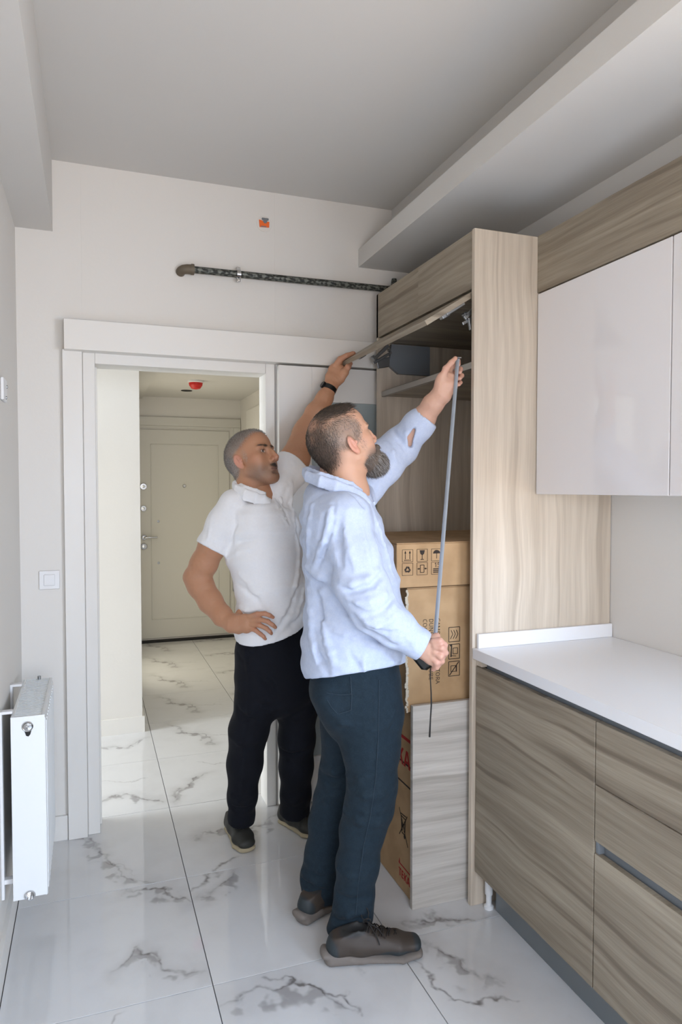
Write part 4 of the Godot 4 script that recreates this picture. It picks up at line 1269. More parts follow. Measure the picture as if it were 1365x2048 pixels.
func man_one_head(s: Soup, T: Transform3D, base: Color) -> Soup:
	var f := Field.new()
	f.T = T
	head_form(f, 0.008, 1.0)
	f.b(Vector3(-0.035, -0.055, 0), Vector3(-0.060, -0.150, 0), 0.056, 0.060, 0.03)
	face_paint(f, Color(0.40, 0.17, 0.13, 0.8), Color(0.035, 0.025, 0.02, 0.95))
	# stubble, greyed scalp under short grey hair, dark moustache
	f.paint(Vector3(0.052, -0.082, 0), Vector3(0.056, 0.040, 0.075), Color(0.20, 0.145, 0.115, 0.58), 0.45)
	f.paint(Vector3(0.030, -0.060, 0.050), Vector3(0.040, 0.030, 0.030), Color(0.20, 0.145, 0.115, 0.45), 0.5)
	f.paint(Vector3(0.0960, -0.0560, 0), Vector3(0.014, 0.0068, 0.025), Color(0.06, 0.048, 0.042, 0.85), 0.4)
	f.paint(Vector3(0.085, -0.090, 0), Vector3(0.014, 0.008, 0.010), Color(0.12, 0.08, 0.07, 0.25), 0.5)
	f.paint(Vector3(0.017, 0.004, 0.066), Vector3(0.012, 0.030, 0.016), Color(0.33, 0.26, 0.21, 0.30), 0.6)
	f.paint(Vector3(0.017, 0.004, -0.066), Vector3(0.012, 0.030, 0.016), Color(0.33, 0.26, 0.21, 0.30), 0.6)
	f.paint(Vector3(-0.135, 0.2225, 0), Vector3(0.25, 0.25, 0.25), Color(0.33, 0.285, 0.245, 0.85), 0.035)
	f.paint(Vector3(-0.060, -0.005, 0), Vector3(0.055, 0.058, 0.100), Color(0.36, 0.315, 0.275, 0.85), 0.22)
	for sd in [-1.0, 1.0]:
		f.paint(Vector3(-0.008, -0.010, 0.090 * sd), Vector3(0.022, 0.035, 0.0145), Color(0.62, 0.30, 0.215, 0.9), 0.25)
	var first := s.v.size()
	f.net(0.0028, s, base, true)
	var grey := [Color(0.50, 0.47, 0.44), Color(0.36, 0.325, 0.29), Color(0.60, 0.57, 0.54), Color(0.20, 0.165, 0.14)]
	var dark := [Color(0.05, 0.04, 0.035), Color(0.09, 0.07, 0.06), Color(0.03, 0.025, 0.022)]
	var I := Basis()
	return strands(f, s, first, s.v.size(), [
		[Vector3(-0.135, 0.2225, 0), Vector3(0.25, 0.25, 0.25), 0.03, 0.0085, 0.003, Vector3(0.35, -0.1, 0), 0.9, grey, 0.9, I],
		[Vector3(-0.062, -0.006, 0), Vector3(0.052, 0.056, 0.100), 0.12, 0.0065, 0.002, Vector3(-0.1, -0.8, 0), 0.6, grey, 0.8, I],
		[Vector3(0.017, 0.006, 0), Vector3(0.012, 0.032, 0.075), 0.3, 0.0055, 0.0015, Vector3(0.0, -0.9, 0), 0.45, grey, 0.8, I],
		[Vector3(0.050, -0.082, 0), Vector3(0.056, 0.036, 0.075), 0.4, 0.0020, 0.0006, Vector3(0.0, -0.7, 0), 0.6, dark, 0.22, I],
		[Vector3(0.0975, -0.0560, 0), Vector3(0.016, 0.0075, 0.026), 0.25, 0.0080, 0.002, Vector3(0.1, -1.0, 0), 0.55, dark, 0.9, I],
		[Vector3(0.087, 0.0225, 0.020), Vector3(0.012, 0.004, 0.014), 0.3, 0.006, 0.001, Vector3(0, 0.2, 0.7), 0.5, dark, 0.7, I],
		[Vector3(0.078, 0.0245, 0.038), Vector3(0.012, 0.004, 0.013), 0.3, 0.006, 0.001, Vector3(0, 0.1, 0.8), 0.5, dark, 0.6, I],
	], 77, 1)

func man_two_head(s: Soup, T: Transform3D, base: Color) -> Array:
	var f := Field.new()
	f.T = T
	head_form(f, 0.002, 1.12)
	f.b(Vector3(-0.035, -0.050, 0), Vector3(-0.050, -0.150, 0), 0.062, 0.066, 0.03)
	face_paint(f, Color(0.36, 0.16, 0.13, 0.7), Color(0.07, 0.045, 0.03, 0.8))
	var b := Color(0.085, 0.062, 0.048, 0.88)
	f.paint(Vector3(-0.092, 0.024, 0), Vector3(0.074, 0.094, 0.096), b, 0.35)
	f.paint(Vector3(-0.045, 0.108, 0), Vector3(0.055, 0.040, 0.060), Color(0.14, 0.09, 0.065, 0.7), 0.4)
	f.paint(Vector3(-0.005, 0.100, 0.008), Vector3(0.072, 0.045, 0.056), b, 0.2)
	f.paint(Vector3(-0.015, 0.034, 0.070), Vector3(0.062, 0.052, 0.036), Color(0.25, 0.18, 0.135, 0.82), 0.22)
	f.paint(Vector3(-0.025, 0.032, -0.070), Vector3(0.062, 0.050, 0.030), Color(0.235, 0.165, 0.12, 0.75), 0.4)
	f.paint(Vector3(-0.080, 0.100, 0.014), Vector3(0.022, 0.026, 0.024), Color(0.42, 0.235, 0.16, 0.8), 0.5)
	f.paint(Vector3(-0.106, 0.050, 0.022), Vector3(0.016, 0.014, 0.012), Color(0.36, 0.20, 0.14, 0.6), 0.5)
	f.paint(Vector3(0.045, -0.070, 0.030), Vector3(0.040, 0.040, 0.045), Color(0.16, 0.12, 0.10, 0.8), 0.3)
	for sd in [-1.0, 1.0]:
		f.paint(Vector3(-0.008, -0.010, 0.090 * sd), Vector3(0.022, 0.035, 0.0145), Color(0.62, 0.30, 0.215, 0.9), 0.25)
	var first := s.v.size()
	f.net(0.0028, s, base, true)
	var last := s.v.size()
	var I := Basis()
	var brown := [Color(0.055, 0.040, 0.030), Color(0.085, 0.062, 0.046), Color(0.035, 0.026, 0.020), Color(0.13, 0.095, 0.07)]
	var fade := [Color(0.20, 0.145, 0.11), Color(0.30, 0.235, 0.19), Color(0.14, 0.10, 0.075)]
	var hair := strands(f, s, first, last, [
		[Vector3(-0.098, 0.022, 0), Vector3(0.062, 0.088, 0.092), 0.15, 0.009, 0.003, Vector3(0.0, -0.9, 0), 0.4, brown, 0.95, I],
		[Vector3(-0.050, 0.108, -0.012), Vector3(0.050, 0.040, 0.062), 0.25, 0.013, 0.004, Vector3(0.6, -0.2, 0.3), 0.25, brown, 0.55, I],
		[Vector3(-0.010, 0.086, 0.052), Vector3(0.060, 0.026, 0.026), 0.4, 0.010, 0.003, Vector3(0.5, -0.5, 0.1), 0.25, brown, 0.5, I],
		[Vector3(-0.066, 0.060, 0.055), Vector3(0.036, 0.055, 0.034), 0.3, 0.008, 0.002, Vector3(-0.1, -0.8, 0), 0.35, brown, 0.8, I],
		[Vector3(0.008, 0.104, 0.008), Vector3(0.064, 0.042, 0.052), 0.18, 0.019, 0.007, Vector3(1.1, 0.0, 0.15), 0.22, brown, 0.75, I],
		[Vector3(-0.015, 0.036, 0.072), Vector3(0.062, 0.050, 0.034), 0.2, 0.0055, 0.0015, Vector3(-0.2, -0.8, 0), 0.40, fade, 1.0, I],
		[Vector3(0.028, -0.010, 0.064), Vector3(0.012, 0.036, 0.020), 0.3, 0.006, 0.002, Vector3(0.1, -0.9, 0), 0.5, fade, 0.6, I],
	], 78, 1)
	# full beard: a shaped mass under the chin, covered with longer strands
	var g := Field.new()
	g.T = T
	g.ell(Vector3(0.074, -0.104, 0), Vector3(0.034, 0.036, 0.044), 0.01)
	g.ell(Vector3(0.050, -0.085, 0), Vector3(0.045, 0.042, 0.056), 0.02)
	g.ell(Vector3(0.030, -0.058, 0.046), Vector3(0.028, 0.038, 0.018), 0.02)
	g.ell(Vector3(0.030, -0.058, -0.046), Vector3(0.028, 0.038, 0.018), 0.02)
	g.ell(Vector3(0.0890, -0.0565, 0), Vector3(0.012, 0.0080, 0.030), 0.010)
	g.b(Vector3(0.086, -0.062, 0.024), Vector3(0.078, -0.095, 0.032), 0.009, 0.012, 0.015)
	g.b(Vector3(0.086, -0.062, -0.024), Vector3(0.078, -0.095, -0.032), 0.009, 0.012, 0.015)
	g.ell(Vector3(0.0990, -0.0722, 0), Vector3(0.012, 0.006, 0.020), 0.004, 1)
	g.ripple = noise(8, 140.0, 2)
	g.ripple_amp = 0.0028
	g.paint(Vector3(0.080, -0.110, 0), Vector3(0.040, 0.030, 0.050), Color(0.24, 0.22, 0.20, 0.8), 0.6)
	var bs := Soup.new()
	g.net(0.0030, bs, Color(0.12, 0.092, 0.072), true)
	var salt := [Color(0.07, 0.06, 0.05), Color(0.13, 0.105, 0.085), Color(0.36, 0.34, 0.32), Color(0.14, 0.105, 0.08), Color(0.45, 0.43, 0.41)]
	var pepper := [Color(0.08, 0.062, 0.05), Color(0.14, 0.105, 0.08), Color(0.17, 0.125, 0.095), Color(0.30, 0.26, 0.22)]
	var whisk := strands(g, bs, 0, bs.v.size(), [
		[Vector3(0.078, -0.112, 0), Vector3(0.045, 0.040, 0.055), 0.3, 0.020, 0.006, Vector3(0.25, -0.9, 0), 0.35, salt, 0.95, I],
		[Vector3(0.034, -0.058, 0), Vector3(0.036, 0.042, 0.070), 0.3, 0.012, 0.004, Vector3(0.25, -0.9, 0), 0.40, pepper, 0.9, I],
		[Vector3(0.0910, -0.0560, 0), Vector3(0.016, 0.010, 0.032), 0.3, 0.011, 0.003, Vector3(0.2, -1.0, 0), 0.40, pepper, 0.95, I],
	], 79, 2)
	return [hair, bs, whisk]

# ---------------------------------------------------------------- the two men: limbs laid along their poses, in metres

func form_two_body(f: Field) -> void:
	f.e(Vector3(0.769, 1.561, -2.161), Vector3(0.782, 1.486, -2.164), Vector3(0.924, 0.152, 0.35), 0.0595, 0.058, 0.078, 0.075, 0.03)
	f.e(Vector3(0.782, 1.486, -2.164), Vector3(0.792, 1.411, -2.168), Vector3(0.933, 0.099, 0.347), 0.078, 0.075, 0.0792, 0.14, 0.03)
	f.e(Vector3(0.792, 1.411, -2.168), Vector3(0.802, 1.294, -2.171), Vector3(0.937, 0.071, 0.342), 0.0792, 0.14, 0.0879, 0.14, 0.03)
	f.e(Vector3(0.802, 1.294, -2.171), Vector3(0.826, 1.075, -2.165), Vector3(0.934, 0.115, 0.339), 0.0879, 0.14, 0.1051, 0.13, 0.03)
	f.e(Vector3(0.826, 1.075, -2.165), Vector3(0.832, 0.873, -2.156), Vector3(0.94, 0.042, 0.338), 0.1051, 0.13, 0.1051, 0.14, 0.03)
	f.e(Vector3(0.753, 1.37, -2.032), Vector3(0.8, 1.157, -1.965), Vector3(0.901, 0.3, 0.314), 0.0438, 0.04, 0.04, 0.045, 0.02)
	f.e(Vector3(0.8, 1.157, -1.965), Vector3(0.886, 1.058, -1.925), Vector3(0.687, 0.691, 0.223), 0.04, 0.045, 0.0307, 0.03, 0.02)
	f.e(Vector3(0.924, 1.53, -2.284), Vector3(1.074, 1.654, -2.336), Vector3(-0.669, 0.694, -0.267), 0.0461, 0.045, 0.0479, 0.045, 0.02)
	f.e(Vector3(1.074, 1.654, -2.336), Vector3(1.089, 1.684, -2.305), Vector3(-0.698, 0.661, -0.276), 0.0479, 0.045, 0.0438, 0.04, 0.02)
	f.e(Vector3(0.807, 0.889, -2.102), Vector3(0.845, 0.651, -2.058), Vector3(0.922, 0.211, 0.325), 0.0655, 0.06, 0.0552, 0.05, 0.01)
	f.e(Vector3(0.845, 0.651, -2.058), Vector3(0.837, 0.493, -2.044), Vector3(0.94, -0.023, 0.34), 0.0552, 0.05, 0.0485, 0.05, 0.01)
	f.e(Vector3(0.837, 0.493, -2.044), Vector3(0.798, 0.042, -2.095), Vector3(0.932, -0.119, 0.341), 0.0485, 0.05, 0.033, 0.035, 0.01)
	f.e(Vector3(0.836, 0.854, -2.228), Vector3(0.828, 0.636, -2.255), Vector3(0.937, -0.079, 0.341), 0.0623, 0.06, 0.0526, 0.05, 0.01)
	f.e(Vector3(0.828, 0.636, -2.255), Vector3(0.816, 0.434, -2.273), Vector3(0.936, -0.087, 0.341), 0.0526, 0.05, 0.0495, 0.05, 0.01)
	f.e(Vector3(0.816, 0.434, -2.273), Vector3(0.76, 0.087, -2.302), Vector3(0.924, -0.177, 0.34), 0.0495, 0.05, 0.0356, 0.035, 0.01)

func form_two_far_hand(f: Field) -> void:
	f.e(Vector3(1.069, 1.645, -2.343), Vector3(1.099, 1.698, -2.296), Vector3(-0.704, 0.654, -0.278), 0.0462, 0.043, 0.0446, 0.04, 0.02)
	f.e(Vector3(1.099, 1.698, -2.296), Vector3(1.129, 1.753, -2.251), Vector3(-0.725, 0.627, -0.284), 0.0446, 0.04, 0.0404, 0.036, 0.02)
	f.e(Vector3(1.129, 1.753, -2.251), Vector3(1.145, 1.799, -2.212), Vector3(-0.793, 0.527, -0.305), 0.0404, 0.036, 0.0346, 0.03, 0.02)
	f.e(Vector3(1.145, 1.799, -2.212), Vector3(1.164, 1.83, -2.182), Vector3(-0.671, 0.692, -0.267), 0.0346, 0.03, 0.0316, 0.024, 0.02)
	f.e(Vector3(1.164, 1.83, -2.182), Vector3(1.175, 1.865, -2.169), Vector3(-0.867, 0.377, -0.327), 0.0316, 0.024, 0.0367, 0.017, 0.02)
	f.e(Vector3(1.175, 1.865, -2.169), Vector3(1.187, 1.894, -2.171), Vector3(-0.872, 0.363, -0.328), 0.0367, 0.017, 0.0333, 0.014, 0.02)
	f.e(Vector3(1.154, 1.852, -2.171), Vector3(1.154, 1.891, -2.163), Vector3(-0.938, 0.06, -0.341), 0.0157, 0.013, 0.0139, 0.011, 0.014)
	f.e(Vector3(1.154, 1.884, -2.163), Vector3(1.165, 1.916, -2.153), Vector3(-0.849, 0.419, -0.322), 0.0122, 0.0105, 0.0108, 0.0095, 0.006)
	f.e(Vector3(1.165, 1.916, -2.153), Vector3(1.184, 1.937, -2.15), Vector3(-0.716, 0.639, -0.282), 0.0108, 0.0095, 0.0094, 0.0085, 0.006)
	f.e(Vector3(1.184, 1.937, -2.15), Vector3(1.201, 1.954, -2.152), Vector3(-0.682, 0.679, -0.271), 0.0094, 0.0085, 0.0077, 0.007, 0.006)
	f.e(Vector3(1.185, 1.896, -2.188), Vector3(1.215, 1.933, -2.196), Vector3(-0.767, 0.569, -0.297), 0.0106, 0.0095, 0.0092, 0.0085, 0.005)
	f.e(Vector3(1.215, 1.933, -2.196), Vector3(1.227, 1.95, -2.179), Vector3(-0.645, 0.719, -0.259), 0.0092, 0.0085, 0.0085, 0.0078, 0.005)
	f.e(Vector3(1.227, 1.95, -2.179), Vector3(1.219, 1.934, -2.161), Vector3(0.935, -0.098, 0.341), 0.0085, 0.0078, 0.0074, 0.0068, 0.005)
	f.e(Vector3(1.194, 1.888, -2.184), Vector3(1.23, 1.913, -2.198), Vector3(-0.624, 0.74, -0.252), 0.0106, 0.0095, 0.0096, 0.0085, 0.004)
	f.e(Vector3(1.23, 1.913, -2.198), Vector3(1.236, 1.922, -2.177), Vector3(-0.518, 0.827, -0.217), 0.0096, 0.0085, 0.0088, 0.008, 0.004)
	f.e(Vector3(1.236, 1.922, -2.177), Vector3(1.223, 1.907, -2.16), Vector3(0.861, -0.39, 0.325), 0.0088, 0.008, 0.0077, 0.007, 0.004)
	f.e(Vector3(1.198, 1.871, -2.179), Vector3(1.232, 1.891, -2.195), Vector3(-0.562, 0.794, -0.232), 0.0106, 0.0092, 0.0093, 0.0082, 0.004)
	f.e(Vector3(1.232, 1.891, -2.195), Vector3(1.239, 1.899, -2.174), Vector3(-0.446, 0.874, -0.193), 0.0093, 0.0082, 0.0085, 0.0078, 0.004)
	f.e(Vector3(1.239, 1.899, -2.174), Vector3(1.222, 1.885, -2.158), Vector3(0.754, -0.587, 0.294), 0.0085, 0.0078, 0.0074, 0.0068, 0.004)
	f.e(Vector3(1.196, 1.855, -2.175), Vector3(1.227, 1.869, -2.187), Vector3(-0.468, 0.861, -0.2), 0.0097, 0.0085, 0.0082, 0.0072, 0.004)
	f.e(Vector3(1.227, 1.869, -2.187), Vector3(1.232, 1.874, -2.171), Vector3(-0.405, 0.897, -0.179), 0.0082, 0.0072, 0.0074, 0.0068, 0.004)
	f.e(Vector3(1.232, 1.874, -2.171), Vector3(1.218, 1.863, -2.158), Vector3(0.743, -0.603, 0.29), 0.0074, 0.0068, 0.0067, 0.006, 0.004)

func form_two_near_hand(f: Field) -> void:
	f.e(Vector3(0.879, 1.066, -1.927), Vector3(0.942, 1.018, -1.914), Vector3(0.573, 0.8, 0.178), 0.0322, 0.032, 0.0277, 0.027, 0.02)
	f.e(Vector3(0.942, 1.018, -1.914), Vector3(0.962, 1.007, -1.906), Vector3(0.431, 0.894, 0.123), 0.0277, 0.027, 0.0262, 0.022, 0.02)
	f.e(Vector3(0.962, 1.007, -1.906), Vector3(0.975, 1.003, -1.891), Vector3(0.233, 0.971, 0.049), 0.0262, 0.022, 0.0322, 0.016, 0.02)
	f.e(Vector3(0.975, 1.003, -1.891), Vector3(0.985, 1.006, -1.88), Vector3(-0.198, 0.974, -0.107), 0.0322, 0.016, 0.0321, 0.015, 0.02)
	f.e(Vector3(0.976, 1.035, -1.873), Vector3(0.99, 1.038, -1.86), Vector3(-0.152, 0.984, -0.09), 0.011, 0.0105, 0.0103, 0.01, 0.006)
	f.e(Vector3(0.99, 1.038, -1.86), Vector3(1.008, 1.023, -1.863), Vector3(0.615, 0.764, 0.194), 0.0103, 0.01, 0.0094, 0.009, 0.006)
	f.e(Vector3(1.008, 1.023, -1.863), Vector3(1.015, 1.006, -1.879), Vector3(0.939, 0.067, 0.337), 0.0094, 0.009, 0.0086, 0.008, 0.006)
	f.e(Vector3(0.98, 1.019, -1.867), Vector3(0.993, 1.018, -1.854), Vector3(0.092, 0.996, -0.003), 0.0109, 0.0105, 0.0103, 0.01, 0.006)
	f.e(Vector3(0.993, 1.018, -1.854), Vector3(1.009, 1, -1.86), Vector3(0.775, 0.576, 0.259), 0.0103, 0.01, 0.0094, 0.009, 0.006)
	f.e(Vector3(1.009, 1, -1.86), Vector3(1.011, 0.981, -1.88), Vector3(0.907, -0.252, 0.337), 0.0094, 0.009, 0.0086, 0.008, 0.006)
	f.e(Vector3(0.979, 1, -1.869), Vector3(0.991, 0.992, -1.858), Vector3(0.463, 0.876, 0.135), 0.0106, 0.0102, 0.0098, 0.0095, 0.006)
	f.e(Vector3(0.991, 0.992, -1.858), Vector3(1, 0.974, -1.867), Vector3(0.89, 0.334, 0.309), 0.0098, 0.0095, 0.0091, 0.0088, 0.006)
	f.e(Vector3(1, 0.974, -1.867), Vector3(1, 0.958, -1.885), Vector3(0.866, -0.378, 0.326), 0.0091, 0.0088, 0.008, 0.0078, 0.006)
	f.e(Vector3(0.975, 0.983, -1.876), Vector3(0.984, 0.971, -1.868), Vector3(0.705, 0.671, 0.23), 0.0098, 0.0095, 0.0088, 0.0086, 0.006)
	f.e(Vector3(0.984, 0.971, -1.868), Vector3(0.989, 0.954, -1.878), Vector3(0.937, 0.101, 0.335), 0.0088, 0.0086, 0.008, 0.0078, 0.006)
	f.e(Vector3(0.989, 0.954, -1.878), Vector3(0.986, 0.943, -1.894), Vector3(0.721, -0.632, 0.283), 0.008, 0.0078, 0.0071, 0.007, 0.006)
	f.e(Vector3(0.974, 1.029, -1.908), Vector3(0.997, 1.034, -1.919), Vector3(-0.289, 0.947, -0.139), 0.0124, 0.012, 0.0109, 0.011, 0.008)
	f.e(Vector3(0.997, 1.034, -1.919), Vector3(1.014, 1.038, -1.926), Vector3(-0.25, 0.96, -0.125), 0.0109, 0.011, 0.0094, 0.0095, 0.008)
	f.e(Vector3(1.014, 1.038, -1.926), Vector3(1.024, 1.025, -1.932), Vector3(0.813, 0.514, 0.275), 0.0094, 0.0095, 0.0079, 0.008, 0.008)
	f.e(Vector3(0.961, 0.988, -1.903), Vector3(0.976, 0.97, -1.892), Vector3(0.667, 0.713, 0.215), 0.0138, 0.014, 0.0123, 0.012, 0.014)

func form_two_shirt(f: Field) -> void:
	f.e(Vector3(0.746, 1.414, -2.031), Vector3(0.766, 1.295, -1.987), Vector3(0.909, 0.27, 0.318), 0.0703, 0.064, 0.0724, 0.066, 0.028)
	f.e(Vector3(0.766, 1.295, -1.987), Vector3(0.787, 1.182, -1.954), Vector3(0.909, 0.269, 0.318), 0.0724, 0.066, 0.0748, 0.068, 0.028)
	f.e(Vector3(0.787, 1.182, -1.954), Vector3(0.803, 1.129, -1.931), Vector3(0.875, 0.378, 0.302), 0.0748, 0.068, 0.0667, 0.066, 0.028)
	f.e(Vector3(0.803, 1.129, -1.931), Vector3(0.867, 1.076, -1.911), Vector3(0.588, 0.788, 0.184), 0.0667, 0.066, 0.0577, 0.056, 0.028)
	f.e(Vector3(0.867, 1.076, -1.911), Vector3(0.941, 1.023, -1.904), Vector3(0.562, 0.808, 0.174), 0.0577, 0.056, 0.0429, 0.042, 0.028)
	f.e(Vector3(0.941, 1.023, -1.904), Vector3(0.954, 1.014, -1.904), Vector3(0.534, 0.83, 0.163), 0.0429, 0.042, 0.04, 0.04, 0.028)
	f.e(Vector3(0.742, 1.208, -1.977), Vector3(0.742, 1.208, -1.977), Vector3(1, 0, 0), 0.052, 0.052, 0.052, 0.052, 0.03)
	f.cut(Vector3(0.959, 1.013, -1.902), Vector3(0.789, -0.5, 0.356), 0.006)
	f.e(Vector3(0.954, 1.013, -1.904), Vector3(0.991, 0.989, -1.9), Vector3(0.533, 0.83, 0.163), 0.0292, 0.029, 0.0293, 0.029, 0.004, 1)
	f.e(Vector3(0.888, 1.486, -2.275), Vector3(0.994, 1.594, -2.315), Vector3(-0.733, 0.617, -0.287), 0.0739, 0.065, 0.0761, 0.065, 0.03)
	f.e(Vector3(0.994, 1.594, -2.315), Vector3(1.074, 1.654, -2.336), Vector3(-0.63, 0.733, -0.254), 0.0761, 0.065, 0.0664, 0.058, 0.03)
	f.e(Vector3(1.074, 1.654, -2.336), Vector3(1.116, 1.729, -2.265), Vector3(-0.697, 0.661, -0.276), 0.0664, 0.058, 0.0523, 0.045, 0.03)
	f.e(Vector3(1.116, 1.729, -2.265), Vector3(1.13, 1.749, -2.245), Vector3(-0.653, 0.71, -0.262), 0.0523, 0.045, 0.0484, 0.042, 0.03)
	f.cut(Vector3(1.126, 1.765, -2.246), Vector3(0.547, 0.712, 0.439), 0.006)
	f.e(Vector3(1.125, 1.753, -2.252), Vector3(1.148, 1.791, -2.203), Vector3(-0.651, 0.713, -0.261), 0.0341, 0.032, 0.0336, 0.032, 0.004, 1)
	f.e(Vector3(0.766, 1.463, -2.169), Vector3(0.772, 1.425, -2.176), Vector3(0.931, 0.08, 0.356), 0.1012, 0.165, 0.1183, 0.188, 0.035, 0, 0.22)
	f.e(Vector3(0.772, 1.425, -2.176), Vector3(0.787, 1.361, -2.179), Vector3(0.913, 0.201, 0.356), 0.1183, 0.188, 0.1322, 0.195, 0.035, 0, 0.22)
	f.e(Vector3(0.787, 1.361, -2.179), Vector3(0.809, 1.268, -2.178), Vector3(0.914, 0.211, 0.346), 0.1322, 0.195, 0.1479, 0.185, 0.035, 0, 0.22)
	f.e(Vector3(0.809, 1.268, -2.178), Vector3(0.826, 1.175, -2.169), Vector3(0.923, 0.205, 0.326), 0.1479, 0.185, 0.1521, 0.18, 0.035, 0, 0.22)
	f.e(Vector3(0.826, 1.175, -2.169), Vector3(0.83, 1.083, -2.164), Vector3(0.939, 0.063, 0.337), 0.1521, 0.18, 0.1647, 0.182, 0.035, 0, 0.22)
	f.e(Vector3(0.83, 1.083, -2.164), Vector3(0.827, 0.982, -2.161), Vector3(0.94, -0.025, 0.34), 0.1647, 0.182, 0.1723, 0.185, 0.035, 0, 0.22)
	f.e(Vector3(0.827, 0.982, -2.161), Vector3(0.824, 0.907, -2.16), Vector3(0.94, -0.022, 0.34), 0.1723, 0.185, 0.169, 0.185, 0.035, 0, 0.22)
	f.e(Vector3(0.824, 0.907, -2.16), Vector3(0.821, 0.814, -2.157), Vector3(0.94, -0.027, 0.34), 0.169, 0.185, 0.158, 0.185, 0.035, 0, 0.22)
	f.e(Vector3(0.727, 1.486, -2.226), Vector3(0.822, 1.461, -2.191), Vector3(0.239, 0.97, 0.051), 0.0439, 0.1, 0.054, 0.1, 0.05)
	f.e(Vector3(0.732, 1.427, -2.116), Vector3(0.743, 1.414, -2.032), Vector3(0.366, 0.925, 0.099), 0.0679, 0.085, 0.0625, 0.065, 0.05)
	f.cut(Vector3(0.746, 0.926, -1.986), Vector3(0.073, -0.967, 0.245), 0.006)
	f.e(Vector3(0.688, 1.45, -1.985), Vector3(0.682, 1.397, -1.98), Vector3(0.741, -0.032, 0.671), 0.0065, 0.0065, 0.0065, 0.0065, 0.013, 1)
	f.e(Vector3(0.682, 1.397, -1.98), Vector3(0.675, 1.363, -1.988), Vector3(0.532, 0.073, -0.844), 0.0065, 0.0065, 0.0065, 0.0065, 0.013, 1)
	f.e(Vector3(0.675, 1.363, -1.988), Vector3(0.674, 1.326, -2.013), Vector3(0.465, 0.499, -0.732), 0.0065, 0.0065, 0.0065, 0.0065, 0.013, 1)
	f.e(Vector3(0.674, 1.326, -2.013), Vector3(0.672, 1.293, -2.041), Vector3(0.415, 0.572, -0.708), 0.0065, 0.0065, 0.0049, 0.0049, 0.013, 1)
	f.e(Vector3(0.672, 1.293, -2.041), Vector3(0.667, 1.26, -2.059), Vector3(0.383, 0.399, -0.833), 0.0049, 0.0049, 0.0032, 0.0032, 0.013, 1)
	f.e(Vector3(0.687, 1.442, -1.986), Vector3(0.679, 1.408, -1.985), Vector3(0.561, -0.101, 0.821), 0.0037, 0.0037, 0.0056, 0.0056, 0.014)
	f.e(Vector3(0.679, 1.408, -1.985), Vector3(0.676, 1.373, -1.996), Vector3(0.636, 0.183, -0.749), 0.0056, 0.0056, 0.0075, 0.0075, 0.014)
	f.e(Vector3(0.676, 1.373, -1.996), Vector3(0.671, 1.338, -2.018), Vector3(0.38, 0.446, -0.81), 0.0075, 0.0075, 0.0075, 0.0075, 0.014)
	f.e(Vector3(0.671, 1.338, -2.018), Vector3(0.67, 1.3, -2.05), Vector3(0.407, 0.589, -0.698), 0.0075, 0.0075, 0.0075, 0.0075, 0.014)
	f.e(Vector3(0.67, 1.3, -2.05), Vector3(0.662, 1.242, -2.088), Vector3(0.374, 0.469, -0.8), 0.0075, 0.0075, 0.0037, 0.0037, 0.014)
	f.e(Vector3(0.652, 1.448, -2.071), Vector3(0.644, 1.409, -2.066), Vector3(0.444, 0.039, 0.895), 0.0023, 0.0023, 0.004, 0.004, 0.014)
	f.e(Vector3(0.644, 1.409, -2.066), Vector3(0.644, 1.369, -2.082), Vector3(0.668, 0.265, -0.696), 0.004, 0.004, 0.0057, 0.0057, 0.014)
	f.e(Vector3(0.644, 1.369, -2.082), Vector3(0.645, 1.329, -2.092), Vector3(0.869, 0.158, -0.47), 0.0057, 0.0057, 0.004, 0.004, 0.014)
	f.e(Vector3(0.645, 1.329, -2.092), Vector3(0.653, 1.286, -2.124), Vector3(0.603, 0.547, -0.581), 0.004, 0.004, 0.0023, 0.0023, 0.014)
	f.e(Vector3(0.666, 1.419, -1.999), Vector3(0.663, 1.384, -2.011), Vector3(0.658, 0.203, -0.725), 0.0032, 0.0032, 0.0049, 0.0049, 0.0156, 1)
	f.e(Vector3(0.663, 1.384, -2.011), Vector3(0.66, 1.349, -2.022), Vector3(0.676, 0.175, -0.716), 0.0049, 0.0049, 0.0065, 0.0065, 0.0156, 1)
	f.e(Vector3(0.651, 1.232, -2.137), Vector3(0.668, 1.203, -2.087), Vector3(0.393, 0.852, 0.344), 0.0069, 0.0069, 0.0138, 0.0138, 0.0208, 1)
	f.e(Vector3(0.668, 1.203, -2.087), Vector3(0.688, 1.174, -2.047), Vector3(0.445, 0.818, 0.364), 0.0138, 0.0138, 0.0115, 0.0115, 0.0208, 1)
	f.e(Vector3(0.688, 1.174, -2.047), Vector3(0.709, 1.15, -2.018), Vector3(0.484, 0.814, 0.323), 0.0115, 0.0115, 0.0115, 0.0115, 0.0208, 1)
	f.e(Vector3(0.709, 1.15, -2.018), Vector3(0.732, 1.125, -1.994), Vector3(0.536, 0.785, 0.309), 0.0115, 0.0115, 0.0115, 0.0115, 0.0208, 1)
	f.e(Vector3(0.73, 1.114, -1.918), Vector3(0.746, 1.093, -1.896), Vector3(0.515, 0.784, 0.348), 0.0086, 0.0086, 0.0057, 0.0057, 0.0208, 1)
	f.e(Vector3(0.652, 1.246, -2.126), Vector3(0.675, 1.224, -2.068), Vector3(0.338, 0.919, 0.203), 0.0062, 0.0062, 0.0135, 0.0135, 0.02)
	f.e(Vector3(0.663, 1.199, -2.108), Vector3(0.67, 1.146, -2.087), Vector3(0.687, 0.332, 0.647), 0.006, 0.006, 0.0101, 0.0101, 0.0182, 1)
	f.e(Vector3(0.67, 1.146, -2.087), Vector3(0.673, 1.115, -2.078), Vector3(0.71, 0.267, 0.651), 0.0101, 0.0101, 0.0106, 0.0106, 0.0182, 1)
